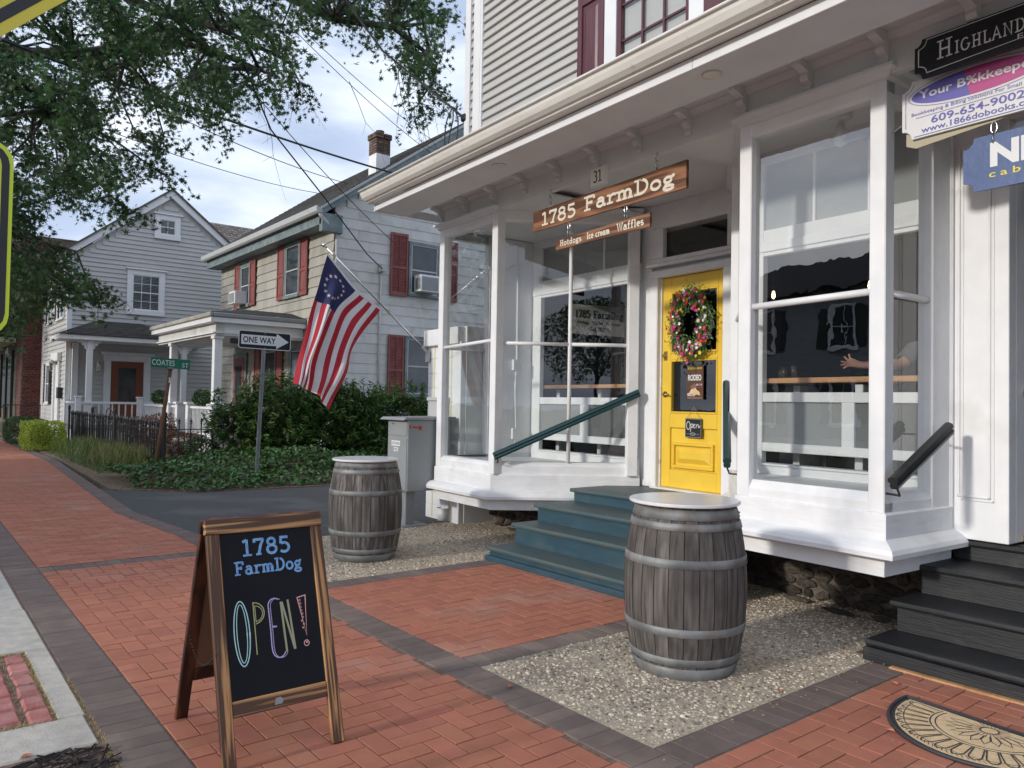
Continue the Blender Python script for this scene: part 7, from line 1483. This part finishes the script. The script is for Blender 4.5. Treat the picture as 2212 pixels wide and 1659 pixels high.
# yellow warning signs close to the camera, at the left edge
WX = -.085
ys_ = thing('warning_sign', 'yellow warning diamond over a lime plaque with black borders, close by at the left edge', 'sign', (WX, 2.64, 0))
MB().tube([(WX, 2.64, 0), (WX, 2.64, 3.2)], .028, 8).build('post', 'galv', ys_)
def diamond(cx_, cz_, r, rr, k=5):
    P_ = []
    for i in range(4):
        a = rad(90*i); c_ = (cx_+math.cos(a)*(r-rr*1.414), cz_+math.sin(a)*(r-rr*1.414)); P_ += [(c_[0]+rr*math.cos(a+rad(q)), c_[1]+rr*math.sin(a+rad(q))) for q in [-45+90*j/k for j in range(k+1)]]
    return P_
def flatp(P_, y, t, nm, m): n_ = len(P_); return fix_normals(MB().add([(x, y, z) for x, z in P_]+[(x, y+t, z) for x, z in P_], [tuple(range(n_)), tuple(reversed(range(n_, 2*n_)))]+[(i, n_+i, n_+(i+1) % n_, (i+1) % n_) for i in range(n_)]).build(nm, m, ys_))
flatp(diamond(WX, 2.672, .539, .04), 2.600, .003, 'diamond_panel', 'yg'); pl = Plate((0, 2.5995, 0), (1, 0, 0), (0, 0, 1), (0, -1, 0))
pl.stroke('black', diamond(WX, 2.672, .478, .035), .030, .0005, True); flatp(rrect(WX-.325, 1.565, WX+.325, 2.12, .06), 2.600, .003, 'plaque_panel', 'yg2'); pl.stroke('black', rrect(WX-.306, 1.584, WX+.306, 2.101, .048), .019, .0005, True); pl.build(ys_, 'border')

# ================================================================== PLANTS
bush('laurel_bush', 'large glossy laurel bush behind the ONE WAY post, left of the flag', 'bush', (6.05, 15.5, .98), (1.22, .75, .80), 9000, .072, 'lance', 'leafB', 11, 26, .25, 'laurel bushes before the shingled house', .34, .5, -.1, .4, 520)
bush('laurel_bush', 'darker laurel bush under the flag, right of the larger one', 'bush', (7.7, 15.5, .98), (1.25, .7, .84), 9000, .070, 'lance', 'leafB', 12, 26, .25, 'laurel bushes before the shingled house', .32, .5, -.1, .4, 520)
bush('laurel_bush', 'laurel bush against the shingled gable wall beside the white cladding', 'bush', (9.25, 15.65, .95), (1.15, .6, .80), 7500, .066, 'lance', 'leafB', 13, 20, .25, 'laurel bushes before the shingled house', .30, .5, -.1, .4, 420)
bush('golden_hedge', 'clipped golden green hedge at the edge of the brick walk', 'hedge', (3.0, 23.3, .37), (.50, .95, .38), 8500, .026, 'round', 'leafH', 14, 6, .03, None, .10, .9, .1, .75, 0, .75)
bush('green_hedge', 'low dark green hedge behind the golden hedge', 'hedge', (2.9, 26.0, .38), (.55, 1.5, .40), 6000, .028, 'round', 'leafG', 15, 6, .03, None, .1, .9, .1, .7, 0, .7)
bush('barberry_bush', 'russet leaved shrub behind the iron fence', 'bush', (5.0, 20.6, .55), (.7, 1.2, .48), 3800, .026, 'round', 'leafR', 16, 10, .03, 'russet shrubs inside the iron fence', .25, .9)
bush('barberry_bush', 'second russet shrub nearer the fence corner', 'bush', (4.75, 17.2, .42), (.5, .6, .34), 2500, .022, 'round', 'leafR', 17, 8, .03, 'russet shrubs inside the iron fence', .25, .9)
bush('low_shrub', 'small green shrub inside the fence right of the COATES post', 'bush', (4.9, 16.2, .32), (.42, .4, .32), 2600, .024, 'round', 'leafG', 18, 8, .02, None, .2, .9)
# ivy bed
n = 19000; P = []
while len(P) < n:
    x = random.uniform(2.85, 10.5); y = random.uniform(11.9, 15.9)
    edge = 12.75-(x-2.85)*1.05 if x < 3.6 else 11.95
    if y < edge+random.uniform(-.06, .05) or (x < 3.75 and y > 15.0): continue
    e = min(1, (y-edge)/.9); hgt = .05+.30*e*(.7+.3*math.sin(x*2.3)*math.cos(y*1.9))+(.22*math.exp(-((x-5.7)/.8)**2) if y > 13 else 0)
    P.append((x, y, max(.01, hgt*random.uniform(.55, 1.05))))
P = np.array(P); o = leafcloud(P, .5, .042, 'ivy', np.random.uniform(.02, .98, n), .25, .15).build('ivy', 'ivy'); tag(o, 'dark green ivy covering the bed along the side street', 'ivy', kind='stuff')
# grasses by the fence
gm = MB(); gd = MB()
for i in range(5200):
    c_ = random.choice([(3.72, 16.6, .18, 1.0), (3.68, 18.0, .2, 1.0), (3.62, 20.3, .22, .9), (3.6, 21.6, .25, .9), (3.5, 17.4, .22, .5), (3.62, 19.0, .2, .6)])
    x, y = random.gauss(c_[0], c_[2]), random.gauss(c_[1], .38); 
    if x < 2.95: continue
    mb = gd if random.random() < (.28 if c_[1] < 18.3 else .08) else gm
    blade(mb, x, y, 0, random.uniform(.18, .62)*c_[3], .0045, random.uniform(.1, .8), random.uniform(0, 6.3))
for i in range(3500): blade(gm, random.uniform(2.9, 3.9), random.uniform(15.5, 22), 0, random.uniform(.04, .12), .004, random.uniform(.2, 1), random.uniform(0, 6.3))
tag(gm.build('tall_grass', 'grass'), 'unmown green grass along the foot of the iron fence', 'grass', kind='stuff'); tag(gd.build('dry_grass', 'dry'), 'straw coloured seeding grass by the iron fence', 'grass', kind='stuff')
db = MB()
for i in range(2600):
    x = random.uniform(2.6, 3.6); y = random.uniform(12.4, 22); 
    if x < 2.60+.03*(y-12): continue
    db.cur = random.random()*.98+.01; a = random.uniform(0, 6.3); l = random.uniform(.008, .03); ww = .006
    db.add([(x-l*math.cos(a), y-l*math.sin(a), .008), (x+ww*math.sin(a), y-ww*math.cos(a), .012), (x+l*math.cos(a), y+l*math.sin(a), .010), (x-ww*math.sin(a), y+ww*math.cos(a), .012)], [(0, 1, 2, 3)])
tag(db.build('leaf_litter', 'dry'), 'dry litter strewn over the bare soil beside the walk', 'litter', kind='stuff')
# ================================================================== THE OAK OVERHEAD
oak = thing('oak_tree', 'large pin oak whose dark boughs hang over the sidewalk at the upper left', 'tree', (-1.6, 16.0, 0))
tr_ = [(-1.6, 16.0, -.1), (-1.55, 15.9, 1.5), (-1.5, 15.8, 3.5), (-1.3, 15.6, 5.2), (-1.2, 15.5, 7.5), (-1.1, 15.4, 10)]
MB().tube(tr_, [.42, .34, .30, .27, .2, .1], 12).build('trunk', 'bark', oak, smooth=True)
LIMBS = [[(-1.3, 15.6, 5.2), (-.2, 14.7, 5.9), (.72, 13.98, 6.46), (1.04, 13.72, 6.53), (1.91, 13.03, 6.51), (2.54, 12.52, 6.64), (2.75, 12.35, 6.77), (3.48, 11.77, 6.64), (4.08, 11.3, 6.33)],
 [(-1.2, 15.5, 7.0), (.6, 13.9, 8.0), (2.09, 12.84, 7.74), (2.55, 12.49, 7.34), (3.01, 12.13, 7.12), (3.57, 11.68, 6.94), (4.29, 11.13, 6.54)],
 [(-1.15, 15.45, 8.0), (1.6, 13.2, 8.8), (3.71, 11.55, 7.78), (4.26, 11.12, 7.51), (4.92, 10.6, 7.11), (5.63, 10.04, 6.99), (6.07, 9.7, 6.58)],
 [(-1.35, 15.7, 4.8), (-.2, 14.8, 5.9), (.73, 13.98, 6.12), (1.39, 13.46, 5.92), (1.7, 13.2, 5.7)],
 [(-1.45, 15.8, 3.8), (-.2, 14.8, 4.2), (.79, 14.0, 3.97)]]
for l in LIMBS: k = len(l); MB().tube(l, [.115*(1-i/k)+.012 for i in range(k)], 8).build('limb', 'bark', oak, smooth=True)
nodes = [Vector(p) for l in LIMBS for p in l[1:]]
tw = MB(); LP = []; Rs = []
RR = np.random.RandomState(3)
for c in CROWN:
    c_ = Vector(c); near = min(nodes, key=lambda q: (q-c_).length); mid = near.lerp(c_, .55)+Vector((random.gauss(0, .15), random.gauss(0, .15), .12))
    if (near-c_).length < 2.6: tw.tube([near, mid, c_], [.03, .018, .010], 5, caps=False)
    cr_ = random.random()
    for t in range(7):
        d = Vector((random.gauss(0, 1), random.gauss(0, 1), random.gauss(-.25, .6))).normalized()*random.uniform(.22, .54); e = c_+d-Vector((0, 0, .15)); m_ = c_.lerp(e, .5)+Vector((0, 0, .08))
        tw.tube([c_, m_, e], [.006, .004, .002], 4, caps=False)
        for j in range(22):
            a = random.uniform(.15, 1.08); q_ = c_.lerp(e, a) if a > .5 else c_.lerp(m_, a*2); LP.append(tuple(q_+Vector((random.gauss(0, .07), random.gauss(0, .07), random.gauss(-.02, .07))))); Rs.append(min(.98, max(.02, cr_*.6+random.random()*.4)))
tw.build('twigs', 'bark', oak, kind='stuff')
leafcloud(np.array(LP), .75, .059, 'star', np.array(Rs), .35, .1).build('crown', 'leafT', oak, kind='stuff')
# bare twigs hanging near the right arm
bt = MB()
for i in range(11):
    x0 = Vector((random.uniform(3.9, 6.2), 0, 0)); s_ = Vector((x0.x, 11.6-(x0.x-3.6)*.78+random.gauss(0, .2), random.uniform(5.6, 6.9))); p = [s_]
    for k in range(5): p.append(p[-1]+Vector((random.gauss(.08, .07), random.gauss(-.03, .07), random.uniform(-.34, -.12))))
    bt.tube(p, [.006, .005, .004, .003, .002, .0015], 4, caps=False)
    for k in (2, 3, 4): bt.tube([p[k], p[k]+Vector((random.gauss(0, .16), random.gauss(0, .16), random.uniform(-.22, -.02)))], [.003, .0015], 3, caps=False)
bt.build('bare_twigs', 'bark', oak, kind='stuff')
# more trees up the street and behind, each with its own crown
def tree(label, x, y, h, r, n, seed, m='leafT', size=.10, grp='trees up the street'):
    t = thing('broadleaf_tree', label, 'tree', (x, y, 0), group=grp); MB().tube([(x, y, 0), (x+.1, y, h*.3), (x, y+.1, h*.7)], [.22, .17, .06], 8).build('trunk', 'bark', t, smooth=True)
    for k in range(5): a = k*1.3+seed; MB().tube([(x+.05, y, h*(.3+.06*k)), (x+math.cos(a)*r*.4, y+math.sin(a)*r*.4, h*(.5+.05*k)), (x+math.cos(a)*r*.75, y+math.sin(a)*r*.75, h*(.62+.05*k))], [.09, .05, .02], 6).build('limb', 'bark', t)
    P = blob_points(n, (x, y, h*.66), (r, r, h*.36), .35, None, 14, seed, .3); leafcloud(P, .7, size, 'star', np.random.uniform(.02, .98, n), .3).build('crown', m, t, kind='stuff'); return t
tree('leafy street tree over the brick shop building, nearest of the far ones', .2, 25.5, 7.6, 2.0, 8000, 21, size=.10)
tree('tall street tree farther up behind the warning plaque', -.5, 36, 9.5, 3.2, 7000, 22, size=.14)
tree('distant street tree at the end of the walk', 3.0, 52, 9, 3.6, 5000, 23, size=.18)
# ================================================================== CABLES
def cable(label, pts, r, grp='overhead cables'): o = MB().tube(pts, r, 5).build('cable', 'cable'); tag(o, label, 'cable', grp); return o
cable('thick overhead cable crossing from the oak to the shingled house roof', sag((-.6, 8.6, 4.9), (13.5, 17.6, 7.1), -.15)[:0]+sag((.81, 10.73, 5.56), (2.8, 12.97, 6.22), .03, 6)[:-1]+sag((2.8, 12.97, 6.22), (8.8, 15.4, 6.62), .05, 8), .022)
cable('overhead cable ending at the house eave, upper one of the thin pair', sag((1.5, 13.2, 6.55), (10.8, 20.6, 7.75), .25), .010); cable('overhead cable ending at the house eave, lower one of the thin pair', sag((1.5, 13.3, 5.75), (9.36, 20.49, 7.30), .18), .008)
cable('twisted service cable running down to the meter head on the gable wall', [(2.6, 9.4, 6.55), (3.25, 10.05, 6.15), (4.43, 11.69, 5.61), (5.96, 13.04, 5.10), (7.78, 14.8, 4.55), (9.12, AY-.1, 4.62)], .013)
cable('thin cable high over the chimney, left one', sag((4.6, 12.2, 7.9), (13.3, 18.6, 8.4), .2), .007); cable('thin cable high over the chimney, right one', sag((4.9, 12.2, 7.6), (12.8, 18.4, 8.05), .2), .007)
cable('dark cable crossing steeply past the flag towards the bay', sag((4.3, 12.4, 6.5), (8.6, 15.0, 4.9), .1), .008)
hk = W(6.03, -.78, 5.08); cable('service drop to the upper corner of the storefront building', [(3.9, 10.4, 8.3), (4.5, 9.9, 7.3), (5.0, 9.2, 6.15), tuple(hk)], .016)
B('insulator', 'black', None, tuple(hk+Vector((-.04, -.06, -.05))), tuple(hk+Vector((.06, .04, .05))), .02); tag(bpy.data.objects['insulator'], 'dark cable anchor on the upper corner board', 'anchor')
LOOPS = {'left': [(-32,-22),(-42,0),(-47,25),(-48,60),(-45,85),(-42,105),(-36,122),(-25,134),(-12,140),(0,142)], 'middle': [(-28,-20),(-28,5),(-33,28),(-38,60),(-37,85),(-32,108),(-22,128),(-12,136),(-2,140)], 'right': [(-22,-18),(-15,5),(-15,35),(-20,70),(-21,92),(-17,108),(-9,124),(0,135)]}
for i, l in enumerate(LOOPS):
    p = [hk+Vector((.78*dx*.0051, -.62*dx*.0051, -dy*.0051)) for dx, dy in LOOPS[l]]; k_ = 4 if l != 'right' else 3
    sp_ = MB().tube([p[k_]+(p[k_+1]-p[k_])*.1, p[k_+1]-(p[k_+1]-p[k_])*.1], .022, 8).build('wire_splice', 'cable'); tag(sp_, '%s splice sleeve on the looped service wires' % l, 'splice', 'splices on the service wires')
    c_ = cable('%s looped service wire with a splice at the upper corner' % l, [tuple(q_) for q_ in p], .009, 'looped service wires'); 
# ================================================================== ACROSS THE STREET (seen as reflections in the glass)
opx = -13.5
oh = thing('opposite_house', 'dark gray clapboard house across the street, seen reflected in the right window', 'house', (opx, 14, 0))
B('wall', 'siding', oh, (opx-8, 7.8, 0), (opx, 20.5, 5.3), 0); fix_normals(MB().prism([(opx-8.5, 5.3), (opx+.5, 5.3), (opx-4, 7.2)], 1, 7.4, 20.9).build('roof', 'roof', oh))
mb = MB(); z = .4
while z < 5.3: mb.add([(opx+.015, 7.8, z), (opx+.015, 20.5, z), (opx+.001, 20.5, z+.13), (opx+.001, 7.8, z+.13), (opx, 7.8, z), (opx, 20.5, z)], [(0, 1, 2, 3), (4, 5, 1, 0)]); z += .13
mb.build('clapboards', 'grayp', oh, kind='stuff')
for y in (9, 11.6, 14.4, 17.6):
    for z in (.9, 3.4): window(oh, (opx+.02, y, z), (0, 1, 0), (1, 0, 0), .85, 1.4, 'whitet', 'whitet', .08, (2, 2)); B('shutter', 'black', oh, (opx+.02, y-.5, z), (opx+.06, y-.1, z+1.4)); B('shutter', 'black', oh, (opx+.02, y+.95, z), (opx+.06, y+1.35, z+1.4))
tree('street tree across the road, seen only in window reflections', -12.5, 26.5, 8.5, 3.4, 7000, 31, size=.13, grp='trees across the street')
tree('second street tree across the road, seen only in window reflections', -13, -30, 8.8, 4, 7000, 32, size=.13, grp='trees across the street')
for i, z in enumerate((6.3, 6.7, 7.2)): cable('overhead line along the street, reflected in the upper panes, number %s from below' % ('one', 'two', 'three')[i], sag((-3.2, -30, z), (-3.0, 8, z+.1), .35), .012, 'overhead lines along the street')
cable('overhead line crossing the street, reflected in the upper panes', sag((-9, -12, 6.4), (4.6, -3, 6.6), .3), .012, 'overhead lines along the street')
